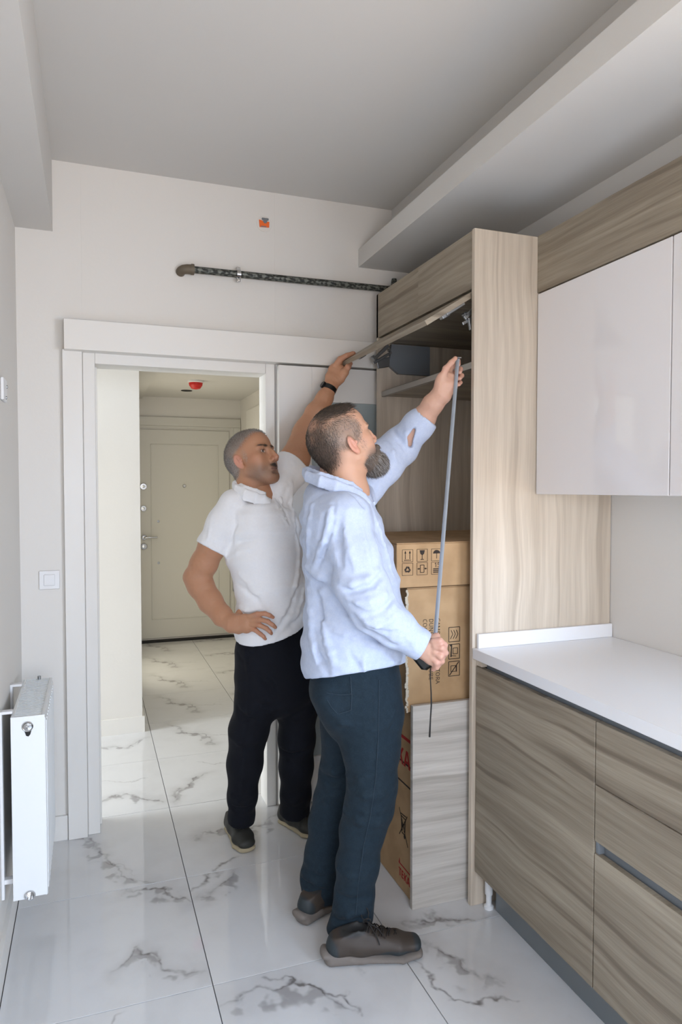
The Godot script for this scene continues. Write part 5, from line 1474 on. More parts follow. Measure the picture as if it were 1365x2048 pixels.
	f.e(Vector3(0.673, 1.115, -2.078), Vector3(0.674, 1.086, -2.064), Vector3(0.548, 0.38, 0.745), 0.0106, 0.0106, 0.0111, 0.0111, 0.0182, 1)
	f.e(Vector3(0.674, 1.086, -2.064), Vector3(0.683, 1.032, -2.053), Vector3(0.849, 0.246, 0.468), 0.0111, 0.0111, 0.005, 0.005, 0.0182, 1)
	f.e(Vector3(0.662, 1.174, -2.142), Vector3(0.664, 1.141, -2.134), Vector3(0.759, 0.186, 0.624), 0.0055, 0.0055, 0.0074, 0.0074, 0.018)
	f.e(Vector3(0.664, 1.141, -2.134), Vector3(0.663, 1.109, -2.118), Vector3(0.47, 0.39, 0.792), 0.0074, 0.0074, 0.0092, 0.0092, 0.018)
	f.e(Vector3(0.663, 1.109, -2.118), Vector3(0.661, 1.071, -2.107), Vector3(0.604, 0.187, 0.775), 0.0092, 0.0092, 0.0092, 0.0092, 0.018)
	f.e(Vector3(0.661, 1.071, -2.107), Vector3(0.663, 1.03, -2.109), Vector3(0.992, 0.045, 0.118), 0.0092, 0.0092, 0.0092, 0.0092, 0.018)
	f.e(Vector3(0.663, 1.03, -2.109), Vector3(0.662, 0.996, -2.079), Vector3(0.365, 0.604, 0.709), 0.0092, 0.0092, 0.0069, 0.0069, 0.018)
	f.e(Vector3(0.662, 0.996, -2.079), Vector3(0.669, 0.957, -2.074), Vector3(0.899, 0.203, 0.388), 0.0069, 0.0069, 0.0046, 0.0046, 0.018)
	f.e(Vector3(0.682, 1.078, -2.058), Vector3(0.688, 1.047, -2.055), Vector3(0.925, 0.218, 0.31), 0.0041, 0.0041, 0.0055, 0.0055, 0.016)
	f.e(Vector3(0.688, 1.047, -2.055), Vector3(0.691, 1.018, -2.042), Vector3(0.639, 0.36, 0.68), 0.0055, 0.0055, 0.0069, 0.0069, 0.016)
	f.e(Vector3(0.691, 1.018, -2.042), Vector3(0.696, 0.989, -2.025), Vector3(0.574, 0.495, 0.653), 0.0069, 0.0069, 0.0069, 0.0069, 0.016)
	f.e(Vector3(0.696, 0.989, -2.025), Vector3(0.706, 0.958, -2.022), Vector3(0.917, 0.306, 0.255), 0.0069, 0.0069, 0.0069, 0.0069, 0.016)
	f.e(Vector3(0.706, 0.958, -2.022), Vector3(0.734, 0.938, -1.998), Vector3(0.449, 0.869, 0.208), 0.0069, 0.0069, 0.0028, 0.0028, 0.016)
	f.e(Vector3(0.663, 1.005, -2.072), Vector3(0.672, 0.96, -2.059), Vector3(0.777, 0.315, 0.545), 0.0029, 0.0029, 0.0072, 0.0072, 0.0156, 1)
	f.e(Vector3(0.672, 0.96, -2.059), Vector3(0.687, 0.927, -2.028), Vector3(0.535, 0.685, 0.495), 0.0072, 0.0072, 0.0043, 0.0043, 0.0156, 1)
	f.e(Vector3(0.713, 1.056, -2.023), Vector3(0.738, 1.048, -2.006), Vector3(0.28, 0.958, 0.066), 0.0026, 0.0026, 0.0039, 0.0039, 0.014)
	f.e(Vector3(0.738, 1.048, -2.006), Vector3(0.765, 1.038, -1.992), Vector3(0.299, 0.951, 0.076), 0.0039, 0.0039, 0.0052, 0.0052, 0.014)
	f.e(Vector3(0.765, 1.038, -1.992), Vector3(0.794, 1.026, -1.982), Vector3(0.347, 0.934, 0.089), 0.0052, 0.0052, 0.0052, 0.0052, 0.014)
	f.e(Vector3(0.794, 1.026, -1.982), Vector3(0.825, 1.013, -1.977), Vector3(0.371, 0.925, 0.081), 0.0052, 0.0052, 0.0052, 0.0052, 0.014)
	f.e(Vector3(0.825, 1.013, -1.977), Vector3(0.86, 1.003, -1.978), Vector3(0.299, 0.952, 0.067), 0.0052, 0.0052, 0.0039, 0.0039, 0.014)
	f.e(Vector3(0.743, 1.087, -1.915), Vector3(0.776, 1.067, -1.896), Vector3(0.444, 0.882, 0.156), 0.0059, 0.0059, 0.0079, 0.0079, 0.0182, 1)
	f.e(Vector3(0.776, 1.067, -1.896), Vector3(0.811, 1.049, -1.884), Vector3(0.42, 0.9, 0.116), 0.0079, 0.0079, 0.0059, 0.0059, 0.0182, 1)
	f.e(Vector3(0.811, 1.049, -1.884), Vector3(0.845, 1.032, -1.87), Vector3(0.413, 0.903, 0.121), 0.0059, 0.0059, 0.004, 0.004, 0.0182, 1)
	f.e(Vector3(0.791, 1.001, -1.975), Vector3(0.789, 0.961, -1.978), Vector3(0.998, -0.059, 0.02), 0.0018, 0.0018, 0.0046, 0.0046, 0.012)
	f.e(Vector3(0.789, 0.961, -1.978), Vector3(0.793, 0.935, -1.975), Vector3(0.922, 0.174, 0.346), 0.0046, 0.0046, 0.0028, 0.0028, 0.012)
	f.e(Vector3(0.745, 0.995, -1.985), Vector3(0.764, 0.955, -1.981), Vector3(0.885, 0.429, 0.18), 0.0023, 0.0023, 0.0057, 0.0057, 0.013, 1)
	f.e(Vector3(0.764, 0.955, -1.981), Vector3(0.777, 0.932, -1.974), Vector3(0.762, 0.565, 0.316), 0.0057, 0.0057, 0.0023, 0.0023, 0.013, 1)
	f.e(Vector3(0.859, 0.976, -1.976), Vector3(0.892, 0.949, -1.993), Vector3(0.607, 0.791, -0.084), 0.0023, 0.0023, 0.0057, 0.0057, 0.012)
	f.e(Vector3(0.892, 0.949, -1.993), Vector3(0.928, 0.949, -2.015), Vector3(0.112, 0.978, 0.175), 0.0057, 0.0057, 0.0029, 0.0029, 0.012)
	f.e(Vector3(0.699, 1.209, -1.937), Vector3(0.718, 1.199, -1.913), Vector3(0.321, 0.94, 0.115), 0.004, 0.004, 0.0095, 0.0095, 0.0156, 1)
	f.e(Vector3(0.718, 1.199, -1.913), Vector3(0.746, 1.207, -1.894), Vector3(-0.096, 0.969, -0.226), 0.0095, 0.0095, 0.0087, 0.0087, 0.0156, 1)
	f.e(Vector3(0.746, 1.207, -1.894), Vector3(0.779, 1.218, -1.886), Vector3(-0.305, 0.95, -0.073), 0.0087, 0.0087, 0.0079, 0.0079, 0.0156, 1)
	f.e(Vector3(0.779, 1.218, -1.886), Vector3(0.808, 1.239, -1.897), Vector3(-0.425, 0.799, 0.425), 0.0079, 0.0079, 0.0047, 0.0047, 0.0156, 1)
	f.e(Vector3(0.808, 1.239, -1.897), Vector3(0.819, 1.255, -1.911), Vector3(-0.067, 0.695, 0.716), 0.0047, 0.0047, 0.0032, 0.0032, 0.0156, 1)
	f.e(Vector3(0.703, 1.223, -1.942), Vector3(0.727, 1.216, -1.916), Vector3(0.246, 0.969, 0.028), 0.0037, 0.0037, 0.009, 0.009, 0.016)
	f.e(Vector3(0.727, 1.216, -1.916), Vector3(0.768, 1.229, -1.898), Vector3(-0.221, 0.962, -0.159), 0.009, 0.009, 0.0075, 0.0075, 0.016)
	f.e(Vector3(0.768, 1.229, -1.898), Vector3(0.807, 1.255, -1.911), Vector3(-0.438, 0.817, 0.375), 0.0075, 0.0075, 0.0037, 0.0037, 0.016)
	f.e(Vector3(0.716, 1.174, -1.924), Vector3(0.737, 1.162, -1.9), Vector3(0.358, 0.92, 0.156), 0.0032, 0.0032, 0.0076, 0.0076, 0.014)
	f.e(Vector3(0.737, 1.162, -1.9), Vector3(0.768, 1.169, -1.878), Vector3(-0.09, 0.974, -0.21), 0.0076, 0.0076, 0.0063, 0.0063, 0.014)
	f.e(Vector3(0.768, 1.169, -1.878), Vector3(0.817, 1.187, -1.88), Vector3(-0.337, 0.935, 0.112), 0.0063, 0.0063, 0.0063, 0.0063, 0.014)
	f.e(Vector3(0.725, 1.152, -1.91), Vector3(0.757, 1.127, -1.871), Vector3(0.417, 0.881, 0.223), 0.0036, 0.0036, 0.0079, 0.0079, 0.0156, 1)
	f.e(Vector3(0.757, 1.127, -1.871), Vector3(0.799, 1.141, -1.857), Vector3(-0.288, 0.949, -0.129), 0.0079, 0.0079, 0.0072, 0.0072, 0.0156, 1)
	f.e(Vector3(0.799, 1.141, -1.857), Vector3(0.85, 1.174, -1.889), Vector3(-0.254, 0.847, 0.467), 0.0072, 0.0072, 0.0036, 0.0036, 0.0156, 1)
	f.e(Vector3(0.757, 1.107, -1.881), Vector3(0.784, 1.095, -1.871), Vector3(0.359, 0.928, 0.097), 0.0032, 0.0032, 0.0076, 0.0076, 0.014)
	f.e(Vector3(0.784, 1.095, -1.871), Vector3(0.824, 1.113, -1.86), Vector3(-0.365, 0.925, -0.103), 0.0076, 0.0076, 0.0063, 0.0063, 0.014)
	f.e(Vector3(0.824, 1.113, -1.86), Vector3(0.862, 1.135, -1.873), Vector3(-0.382, 0.856, 0.348), 0.0063, 0.0063, 0.0025, 0.0025, 0.014)
	f.e(Vector3(0.775, 1.086, -1.876), Vector3(0.818, 1.071, -1.863), Vector3(0.316, 0.945, 0.078), 0.0023, 0.0023, 0.0057, 0.0057, 0.013, 1)
	f.e(Vector3(0.818, 1.071, -1.863), Vector3(0.859, 1.08, -1.847), Vector3(-0.172, 0.978, -0.117), 0.0057, 0.0057, 0.0023, 0.0023, 0.013, 1)
	f.e(Vector3(0.718, 1.375, -1.956), Vector3(0.723, 1.345, -1.947), Vector3(0.758, 0.297, 0.58), 0.0018, 0.0018, 0.0032, 0.0032, 0.014)
	f.e(Vector3(0.723, 1.345, -1.947), Vector3(0.725, 1.316, -1.932), Vector3(0.572, 0.41, 0.711), 0.0032, 0.0032, 0.0046, 0.0046, 0.014)
	f.e(Vector3(0.725, 1.316, -1.932), Vector3(0.732, 1.287, -1.924), Vector3(0.798, 0.32, 0.51), 0.0046, 0.0046, 0.0032, 0.0032, 0.014)
	f.e(Vector3(0.732, 1.287, -1.924), Vector3(0.739, 1.257, -1.918), Vector3(0.877, 0.292, 0.382), 0.0032, 0.0032, 0.0018, 0.0018, 0.014)
	f.e(Vector3(0.771, 1.374, -1.946), Vector3(0.772, 1.341, -1.929), Vector3(0.531, 0.405, 0.744), 0.0016, 0.0016, 0.0028, 0.0028, 0.014)
	f.e(Vector3(0.772, 1.341, -1.929), Vector3(0.775, 1.309, -1.916), Vector3(0.644, 0.33, 0.69), 0.0028, 0.0028, 0.004, 0.004, 0.014)
	f.e(Vector3(0.775, 1.309, -1.916), Vector3(0.782, 1.257, -1.906), Vector3(0.842, 0.215, 0.496), 0.004, 0.004, 0.0016, 0.0016, 0.014)
	f.e(Vector3(0.703, 1.413, -1.959), Vector3(0.701, 1.379, -1.963), Vector3(0.984, -0.033, -0.178), 0.0029, 0.0029, 0.005, 0.005, 0.0182, 1)
	f.e(Vector3(0.701, 1.379, -1.963), Vector3(0.699, 1.345, -1.965), Vector3(0.996, -0.076, 0.047), 0.005, 0.005, 0.0072, 0.0072, 0.0182, 1)
	f.e(Vector3(0.699, 1.345, -1.965), Vector3(0.699, 1.308, -1.951), Vector3(0.567, 0.29, 0.771), 0.0072, 0.0072, 0.0054, 0.0054, 0.0182, 1)
	f.e(Vector3(0.699, 1.308, -1.951), Vector3(0.702, 1.271, -1.947), Vector3(0.917, 0.122, 0.381), 0.0054, 0.0054, 0.0036, 0.0036, 0.0182, 1)
	f.e(Vector3(0.869, 1.067, -1.851), Vector3(0.897, 1.041, -1.859), Vector3(0.672, 0.74, -0.028), 0.0016, 0.0016, 0.004, 0.004, 0.01)
	f.e(Vector3(0.897, 1.041, -1.859), Vector3(0.911, 1.013, -1.864), Vector3(0.884, 0.462, -0.072), 0.004, 0.004, 0.0016, 0.0016, 0.01)
	f.e(Vector3(0.841, 1.479, -2.091), Vector3(0.854, 1.43, -2.063), Vector3(0.627, 0.513, 0.586), 0.002, 0.002, 0.004, 0.004, 0.008)
	f.e(Vector3(0.854, 1.43, -2.063), Vector3(0.856, 1.395, -2.036), Vector3(0.439, 0.577, 0.689), 0.004, 0.004, 0.004, 0.004, 0.008)
	f.e(Vector3(0.856, 1.395, -2.036), Vector3(0.874, 1.359, -2.046), Vector3(0.868, 0.471, -0.156), 0.004, 0.004, 0.004, 0.004, 0.008)
	f.e(Vector3(0.874, 1.359, -2.046), Vector3(0.885, 1.322, -2.045), Vector3(0.944, 0.29, 0.154), 0.004, 0.004, 0.004, 0.004, 0.008)
	f.e(Vector3(0.885, 1.322, -2.045), Vector3(0.891, 1.287, -2.031), Vector3(0.698, 0.35, 0.625), 0.004, 0.004, 0.004, 0.004, 0.008)
	f.e(Vector3(0.891, 1.287, -2.031), Vector3(0.908, 1.253, -2.045), Vector3(0.819, 0.512, -0.259), 0.004, 0.004, 0.0032, 0.0032, 0.008)
	f.e(Vector3(0.908, 1.253, -2.045), Vector3(0.917, 1.22, -2.042), Vector3(0.92, 0.288, 0.264), 0.0032, 0.0032, 0.0024, 0.0024, 0.008)
	f.e(Vector3(0.754, 1.487, -2.008), Vector3(0.785, 1.449, -1.969), Vector3(0.518, 0.782, 0.346), 0.0023, 0.0023, 0.0057, 0.0057, 0.013, 1)
	f.e(Vector3(0.851, 1.4, -2.031), Vector3(0.848, 1.369, -2.016), Vector3(0.402, 0.372, 0.837), 0.0026, 0.0026, 0.0045, 0.0045, 0.0156, 1)
	f.e(Vector3(0.828, 1.342, -1.96), Vector3(0.831, 1.312, -1.944), Vector3(0.562, 0.443, 0.698), 0.0065, 0.0065, 0.0045, 0.0045, 0.0156, 1)
	f.e(Vector3(0.964, 1.645, -2.266), Vector3(0.978, 1.614, -2.244), Vector3(0.616, 0.618, 0.488), 0.0029, 0.0029, 0.0072, 0.0072, 0.0156, 1)
	f.e(Vector3(0.978, 1.614, -2.244), Vector3(0.986, 1.573, -2.236), Vector3(0.853, 0.26, 0.452), 0.0072, 0.0072, 0.0036, 0.0036, 0.0156, 1)
	f.e(Vector3(0.994, 1.664, -2.283), Vector3(1.009, 1.627, -2.253), Vector3(0.566, 0.637, 0.524), 0.0028, 0.0028, 0.0069, 0.0069, 0.014)
	f.e(Vector3(1.009, 1.627, -2.253), Vector3(1.017, 1.592, -2.246), Vector3(0.857, 0.291, 0.425), 0.0069, 0.0069, 0.0034, 0.0034, 0.014)
	f.e(Vector3(1.033, 1.716, -2.314), Vector3(1.043, 1.673, -2.27), Vector3(0.448, 0.691, 0.567), 0.0029, 0.0029, 0.0072, 0.0072, 0.0156, 1)
	f.e(Vector3(1.043, 1.673, -2.27), Vector3(1.064, 1.638, -2.264), Vector3(0.824, 0.521, 0.221), 0.0072, 0.0072, 0.0036, 0.0036, 0.0156, 1)
	f.e(Vector3(1.062, 1.698, -2.26), Vector3(1.081, 1.666, -2.259), Vector3(0.847, 0.515, 0.132), 0.0057, 0.0057, 0.0023, 0.0023, 0.012)
	f.e(Vector3(1.088, 1.712, -2.245), Vector3(1.078, 1.68, -2.251), Vector3(0.875, -0.356, 0.329), 0.0045, 0.03, 0.0116, 0.034, 0.004, 1)
	f.e(Vector3(1.078, 1.68, -2.251), Vector3(1.083, 1.651, -2.266), Vector3(0.94, -0.006, 0.34), 0.0116, 0.034, 0.0063, 0.03, 0.004, 1)
	f.e(Vector3(1.091, 1.714, -2.223), Vector3(1.09, 1.673, -2.249), Vector3(0.5, 0.467, -0.729), 0.0028, 0.0028, 0.0034, 0.0034, 0.006)
	f.e(Vector3(1.09, 1.673, -2.249), Vector3(1.101, 1.639, -2.27), Vector3(0.721, 0.498, -0.481), 0.0034, 0.0034, 0.0028, 0.0028, 0.006)

func form_two_collar(f: Field) -> void:
	f.e(Vector3(0.667, 1.553, -2.208), Vector3(0.659, 1.539, -2.152), Vector3(-0.03, 0.97, 0.242), 0.0166, 0.007, 0.0194, 0.007, 0.005)
	f.e(Vector3(0.659, 1.539, -2.152), Vector3(0.682, 1.522, -2.086), Vector3(0.099, 0.972, 0.214), 0.0194, 0.007, 0.0206, 0.007, 0.005)
	f.e(Vector3(0.682, 1.522, -2.086), Vector3(0.725, 1.506, -2.056), Vector3(0.253, 0.957, 0.141), 0.0206, 0.007, 0.0204, 0.007, 0.005)
	f.e(Vector3(0.725, 1.506, -2.056), Vector3(0.774, 1.489, -2.05), Vector3(0.328, 0.945, 0.003), 0.0204, 0.007, 0.0205, 0.007, 0.005)
	f.e(Vector3(0.774, 1.489, -2.05), Vector3(0.822, 1.468, -2.064), Vector3(0.363, 0.922, -0.135), 0.0205, 0.007, 0.0176, 0.007, 0.005)
	f.e(Vector3(0.822, 1.468, -2.064), Vector3(0.855, 1.451, -2.083), Vector3(0.332, 0.915, -0.229), 0.0176, 0.007, 0.0097, 0.006, 0.005)
	f.e(Vector3(0.667, 1.553, -2.208), Vector3(0.706, 1.561, -2.258), Vector3(-0.086, 0.992, 0.096), 0.0166, 0.007, 0.0187, 0.007, 0.005)
	f.e(Vector3(0.706, 1.561, -2.258), Vector3(0.771, 1.553, -2.277), Vector3(0.099, 0.993, -0.057), 0.0187, 0.007, 0.019, 0.007, 0.005)
	f.e(Vector3(0.771, 1.553, -2.277), Vector3(0.846, 1.541, -2.254), Vector3(0.156, 0.988, 0.01), 0.019, 0.007, 0.0191, 0.007, 0.005)
	f.e(Vector3(0.846, 1.541, -2.254), Vector3(0.884, 1.512, -2.208), Vector3(0.304, 0.895, 0.325), 0.0191, 0.007, 0.0188, 0.007, 0.005)
	f.e(Vector3(0.884, 1.512, -2.208), Vector3(0.889, 1.474, -2.157), Vector3(0.075, 0.809, 0.583), 0.0188, 0.007, 0.0151, 0.007, 0.005)
	f.e(Vector3(0.889, 1.474, -2.157), Vector3(0.877, 1.449, -2.112), Vector3(-0.116, 0.872, 0.475), 0.0151, 0.007, 0.0099, 0.006, 0.005)
	f.e(Vector3(0.671, 1.561, -2.196), Vector3(0.686, 1.541, -2.099), Vector3(0.048, 0.98, 0.193), 0.0132, 0.006, 0.0143, 0.006, 0.005)
	f.e(Vector3(0.686, 1.541, -2.099), Vector3(0.729, 1.525, -2.069), Vector3(0.259, 0.956, 0.137), 0.0143, 0.006, 0.0142, 0.006, 0.005)
	f.e(Vector3(0.729, 1.525, -2.069), Vector3(0.779, 1.509, -2.063), Vector3(0.301, 0.954, 0.006), 0.0142, 0.006, 0.0143, 0.006, 0.005)
	f.e(Vector3(0.779, 1.509, -2.063), Vector3(0.815, 1.488, -2.072), Vector3(0.46, 0.874, -0.154), 0.0143, 0.006, 0.0128, 0.006, 0.005)
	f.e(Vector3(0.799, 1.479, -2.056), Vector3(0.841, 1.453, -2.072), Vector3(0.561, 0.809, 0.173), 0.0143, 0.006, 0.0081, 0.006, 0.012)
	f.e(Vector3(0.887, 1.498, -2.18), Vector3(0.883, 1.453, -2.126), Vector3(0.901, 0.299, 0.314), 0.0153, 0.006, 0.0083, 0.006, 0.012)

func form_two_jeans(f: Field) -> void:
	f.e(Vector3(0.828, 0.898, -2.158), Vector3(0.835, 0.831, -2.153), Vector3(0.935, 0.124, 0.333), 0.1479, 0.165, 0.1429, 0.165, 0.03)
	f.e(Vector3(0.835, 0.831, -2.153), Vector3(0.846, 0.764, -2.147), Vector3(0.928, 0.172, 0.329), 0.1429, 0.165, 0.1345, 0.16, 0.03)
	f.e(Vector3(0.715, 0.838, -2.111), Vector3(0.752, 0.781, -2.096), Vector3(0.772, 0.581, 0.258), 0.0519, 0.09, 0.0584, 0.09, 0.05)
	f.e(Vector3(0.828, 0.812, -2.075), Vector3(0.847, 0.765, -2.061), Vector3(0.854, 0.43, 0.293), 0.1204, 0.095, 0.1023, 0.095, 0.03)
	f.e(Vector3(0.847, 0.765, -2.061), Vector3(0.844, 0.66, -2.053), Vector3(0.941, -0.002, 0.34), 0.1023, 0.095, 0.0899, 0.088, 0.03)
	f.e(Vector3(0.844, 0.66, -2.053), Vector3(0.845, 0.542, -2.043), Vector3(0.94, 0.039, 0.338), 0.0899, 0.088, 0.0768, 0.078, 0.03)
	f.e(Vector3(0.845, 0.542, -2.043), Vector3(0.835, 0.464, -2.049), Vector3(0.93, -0.141, 0.341), 0.0768, 0.078, 0.0753, 0.07, 0.03)
	f.e(Vector3(0.835, 0.464, -2.049), Vector3(0.818, 0.387, -2.063), Vector3(0.904, -0.264, 0.336), 0.0753, 0.07, 0.0691, 0.066, 0.03)
	f.e(Vector3(0.818, 0.387, -2.063), Vector3(0.807, 0.275, -2.074), Vector3(0.931, -0.127, 0.341), 0.0691, 0.066, 0.0662, 0.063, 0.03)
	f.e(Vector3(0.807, 0.275, -2.074), Vector3(0.8, 0.165, -2.088), Vector3(0.935, -0.101, 0.341), 0.0662, 0.063, 0.0609, 0.06, 0.03)
	f.e(Vector3(0.8, 0.165, -2.088), Vector3(0.797, 0.101, -2.093), Vector3(0.937, -0.076, 0.341), 0.0609, 0.06, 0.0618, 0.06, 0.03)
	f.e(Vector3(0.797, 0.101, -2.093), Vector3(0.773, 0.032, -2.104), Vector3(0.875, -0.357, 0.329), 0.0618, 0.06, 0.0562, 0.06, 0.03)
	f.e(Vector3(0.773, 0.032, -2.104), Vector3(0.763, -0.008, -2.106), Vector3(0.91, -0.242, 0.337), 0.0562, 0.06, 0.0545, 0.06, 0.03)
	f.e(Vector3(0.826, 0.762, -2.249), Vector3(0.83, 0.653, -2.255), Vector3(0.941, 0.017, 0.339), 0.1013, 0.09, 0.0806, 0.088, 0.03)
	f.e(Vector3(0.83, 0.653, -2.255), Vector3(0.823, 0.49, -2.262), Vector3(0.939, -0.053, 0.341), 0.0806, 0.088, 0.0792, 0.076, 0.03)
	f.e(Vector3(0.823, 0.49, -2.262), Vector3(0.802, 0.399, -2.277), Vector3(0.904, -0.264, 0.336), 0.0792, 0.076, 0.0742, 0.068, 0.03)
	f.e(Vector3(0.802, 0.399, -2.277), Vector3(0.78, 0.321, -2.287), Vector3(0.893, -0.302, 0.333), 0.0742, 0.068, 0.0673, 0.064, 0.03)
	f.e(Vector3(0.78, 0.321, -2.287), Vector3(0.768, 0.199, -2.298), Vector3(0.933, -0.117, 0.341), 0.0673, 0.064, 0.0658, 0.062, 0.03)
	f.e(Vector3(0.768, 0.199, -2.298), Vector3(0.755, 0.118, -2.305), Vector3(0.924, -0.175, 0.34), 0.0658, 0.062, 0.0677, 0.062, 0.03)
	f.e(Vector3(0.755, 0.118, -2.305), Vector3(0.751, 0.052, -2.304), Vector3(0.939, -0.054, 0.341), 0.0677, 0.062, 0.0642, 0.06, 0.03)
	f.cut(Vector3(0.765, 0.028, -2.075), Vector3(-0.242, -0.969, -0.048), 0.006)
	f.e(Vector3(0.68, 0.12, -2.314), Vector3(0.707, 0.115, -2.252), Vector3(0.244, 0.969, -0.021), 0.0054, 0.0054, 0.013, 0.013, 0.0156, 1)
	f.e(Vector3(0.707, 0.115, -2.252), Vector3(0.756, 0.099, -2.234), Vector3(0.285, 0.956, 0.068), 0.013, 0.013, 0.0065, 0.0065, 0.0156, 1)
	f.e(Vector3(0.689, 0.15, -2.306), Vector3(0.724, 0.132, -2.249), Vector3(0.304, 0.947, 0.102), 0.0051, 0.0051, 0.0112, 0.0112, 0.014)
	f.e(Vector3(0.724, 0.132, -2.249), Vector3(0.776, 0.118, -2.241), Vector3(0.258, 0.964, 0.063), 0.0112, 0.0112, 0.0051, 0.0051, 0.014)
	f.e(Vector3(0.696, 0.191, -2.293), Vector3(0.732, 0.177, -2.244), Vector3(0.275, 0.96, 0.058), 0.0035, 0.0035, 0.0087, 0.0087, 0.014)
	f.e(Vector3(0.732, 0.177, -2.244), Vector3(0.78, 0.169, -2.236), Vector3(0.157, 0.987, 0.045), 0.0087, 0.0087, 0.0035, 0.0035, 0.014)
	f.e(Vector3(0.737, 0.509, -2.258), Vector3(0.763, 0.503, -2.201), Vector3(0.243, 0.97, -0.019), 0.0043, 0.0043, 0.012, 0.012, 0.0182, 1)
	f.e(Vector3(0.763, 0.503, -2.201), Vector3(0.8, 0.51, -2.179), Vector3(-0.087, 0.984, -0.156), 0.012, 0.012, 0.0054, 0.0054, 0.0182, 1)
	f.e(Vector3(0.744, 0.537, -2.264), Vector3(0.77, 0.535, -2.206), Vector3(0.226, 0.972, -0.06), 0.0041, 0.0041, 0.0112, 0.0112, 0.016)
	f.e(Vector3(0.77, 0.535, -2.206), Vector3(0.8, 0.545, -2.188), Vector3(-0.173, 0.956, -0.237), 0.0112, 0.0112, 0.0041, 0.0041, 0.016)
	f.e(Vector3(0.726, 0.423, -2.282), Vector3(0.753, 0.429, -2.226), Vector3(0.171, 0.969, -0.18), 0.0035, 0.0035, 0.0087, 0.0087, 0.015)
	f.e(Vector3(0.753, 0.429, -2.226), Vector3(0.795, 0.453, -2.194), Vector3(-0.24, 0.895, -0.376), 0.0087, 0.0087, 0.0035, 0.0035, 0.015)
	f.e(Vector3(0.763, 0.551, -2.031), Vector3(0.794, 0.544, -1.98), Vector3(0.239, 0.971, -0.005), 0.0035, 0.0035, 0.0096, 0.0096, 0.016)
	f.e(Vector3(0.794, 0.544, -1.98), Vector3(0.845, 0.547, -1.962), Vector3(-0.041, 0.998, -0.05), 0.0096, 0.0096, 0.0087, 0.0087, 0.016)
	f.e(Vector3(0.845, 0.547, -1.962), Vector3(0.884, 0.562, -1.972), Vector3(-0.308, 0.918, 0.251), 0.0087, 0.0087, 0.0035, 0.0035, 0.016)
	f.e(Vector3(0.762, 0.501, -2.03), Vector3(0.796, 0.49, -1.985), Vector3(0.264, 0.963, 0.044), 0.0035, 0.0035, 0.0087, 0.0087, 0.014)
	f.e(Vector3(0.796, 0.49, -1.985), Vector3(0.849, 0.495, -1.97), Vector3(-0.078, 0.996, -0.039), 0.0087, 0.0087, 0.0035, 0.0035, 0.014)
	f.e(Vector3(0.755, 0.466, -2.055), Vector3(0.784, 0.458, -1.997), Vector3(0.25, 0.968, 0.004), 0.0041, 0.0041, 0.0112, 0.0112, 0.016)
	f.e(Vector3(0.784, 0.458, -1.997), Vector3(0.83, 0.452, -1.977), Vector3(0.135, 0.991, 0.002), 0.0112, 0.0112, 0.0101, 0.0101, 0.016)
	f.e(Vector3(0.83, 0.452, -1.977), Vector3(0.861, 0.454, -1.978), Vector3(-0.063, 0.994, 0.088), 0.0101, 0.0101, 0.0041, 0.0041, 0.016)
	f.e(Vector3(0.761, 0.585, -2.055), Vector3(0.783, 0.59, -1.995), Vector3(0.211, 0.966, -0.148), 0.0035, 0.0035, 0.0087, 0.0087, 0.014)
	f.e(Vector3(0.783, 0.59, -1.995), Vector3(0.826, 0.606, -1.969), Vector3(-0.215, 0.944, -0.25), 0.0087, 0.0087, 0.0035, 0.0035, 0.014)
	f.e(Vector3(0.735, 0.278, -2.068), Vector3(0.76, 0.269, -2.024), Vector3(0.272, 0.961, 0.051), 0.0029, 0.0029, 0.0072, 0.0072, 0.014)
	f.e(Vector3(0.76, 0.269, -2.024), Vector3(0.813, 0.275, -2.005), Vector3(-0.098, 0.992, -0.074), 0.0072, 0.0072, 0.0029, 0.0029, 0.014)
	f.e(Vector3(0.733, 0.184, -2.075), Vector3(0.762, 0.178, -2.029), Vector3(0.228, 0.973, -0.018), 0.0043, 0.0043, 0.012, 0.012, 0.0182, 1)
	f.e(Vector3(0.762, 0.178, -2.029), Vector3(0.792, 0.183, -2.019), Vector3(-0.128, 0.988, -0.083), 0.012, 0.012, 0.0087, 0.0087, 0.0182, 1)
	f.e(Vector3(0.792, 0.183, -2.019), Vector3(0.829, 0.177, -2.023), Vector3(0.156, 0.984, 0.084), 0.0087, 0.0087, 0.0054, 0.0054, 0.0182, 1)
	f.e(Vector3(0.731, 0.136, -2.096), Vector3(0.765, 0.136, -2.038), Vector3(0.182, 0.977, -0.113), 0.0041, 0.0041, 0.0122, 0.0122, 0.015)
	f.e(Vector3(0.765, 0.136, -2.038), Vector3(0.797, 0.144, -2.027), Vector3(-0.204, 0.973, -0.105), 0.0122, 0.0122, 0.0086, 0.0086, 0.015)
	f.e(Vector3(0.797, 0.144, -2.027), Vector3(0.838, 0.138, -2.037), Vector3(0.181, 0.979, 0.094), 0.0086, 0.0086, 0.0051, 0.0051, 0.015)
	f.e(Vector3(0.724, 0.096, -2.094), Vector3(0.756, 0.104, -2.036), Vector3(0.138, 0.968, -0.21), 0.0043, 0.0043, 0.012, 0.012, 0.0156, 1)
	f.e(Vector3(0.756, 0.104, -2.036), Vector3(0.786, 0.115, -2.023), Vector3(-0.275, 0.943, -0.186), 0.012, 0.012, 0.0087, 0.0087, 0.0156, 1)
	f.e(Vector3(0.786, 0.115, -2.023), Vector3(0.821, 0.115, -2.026), Vector3(-0.005, 0.996, 0.094), 0.0087, 0.0087, 0.0054, 0.0054, 0.0156, 1)
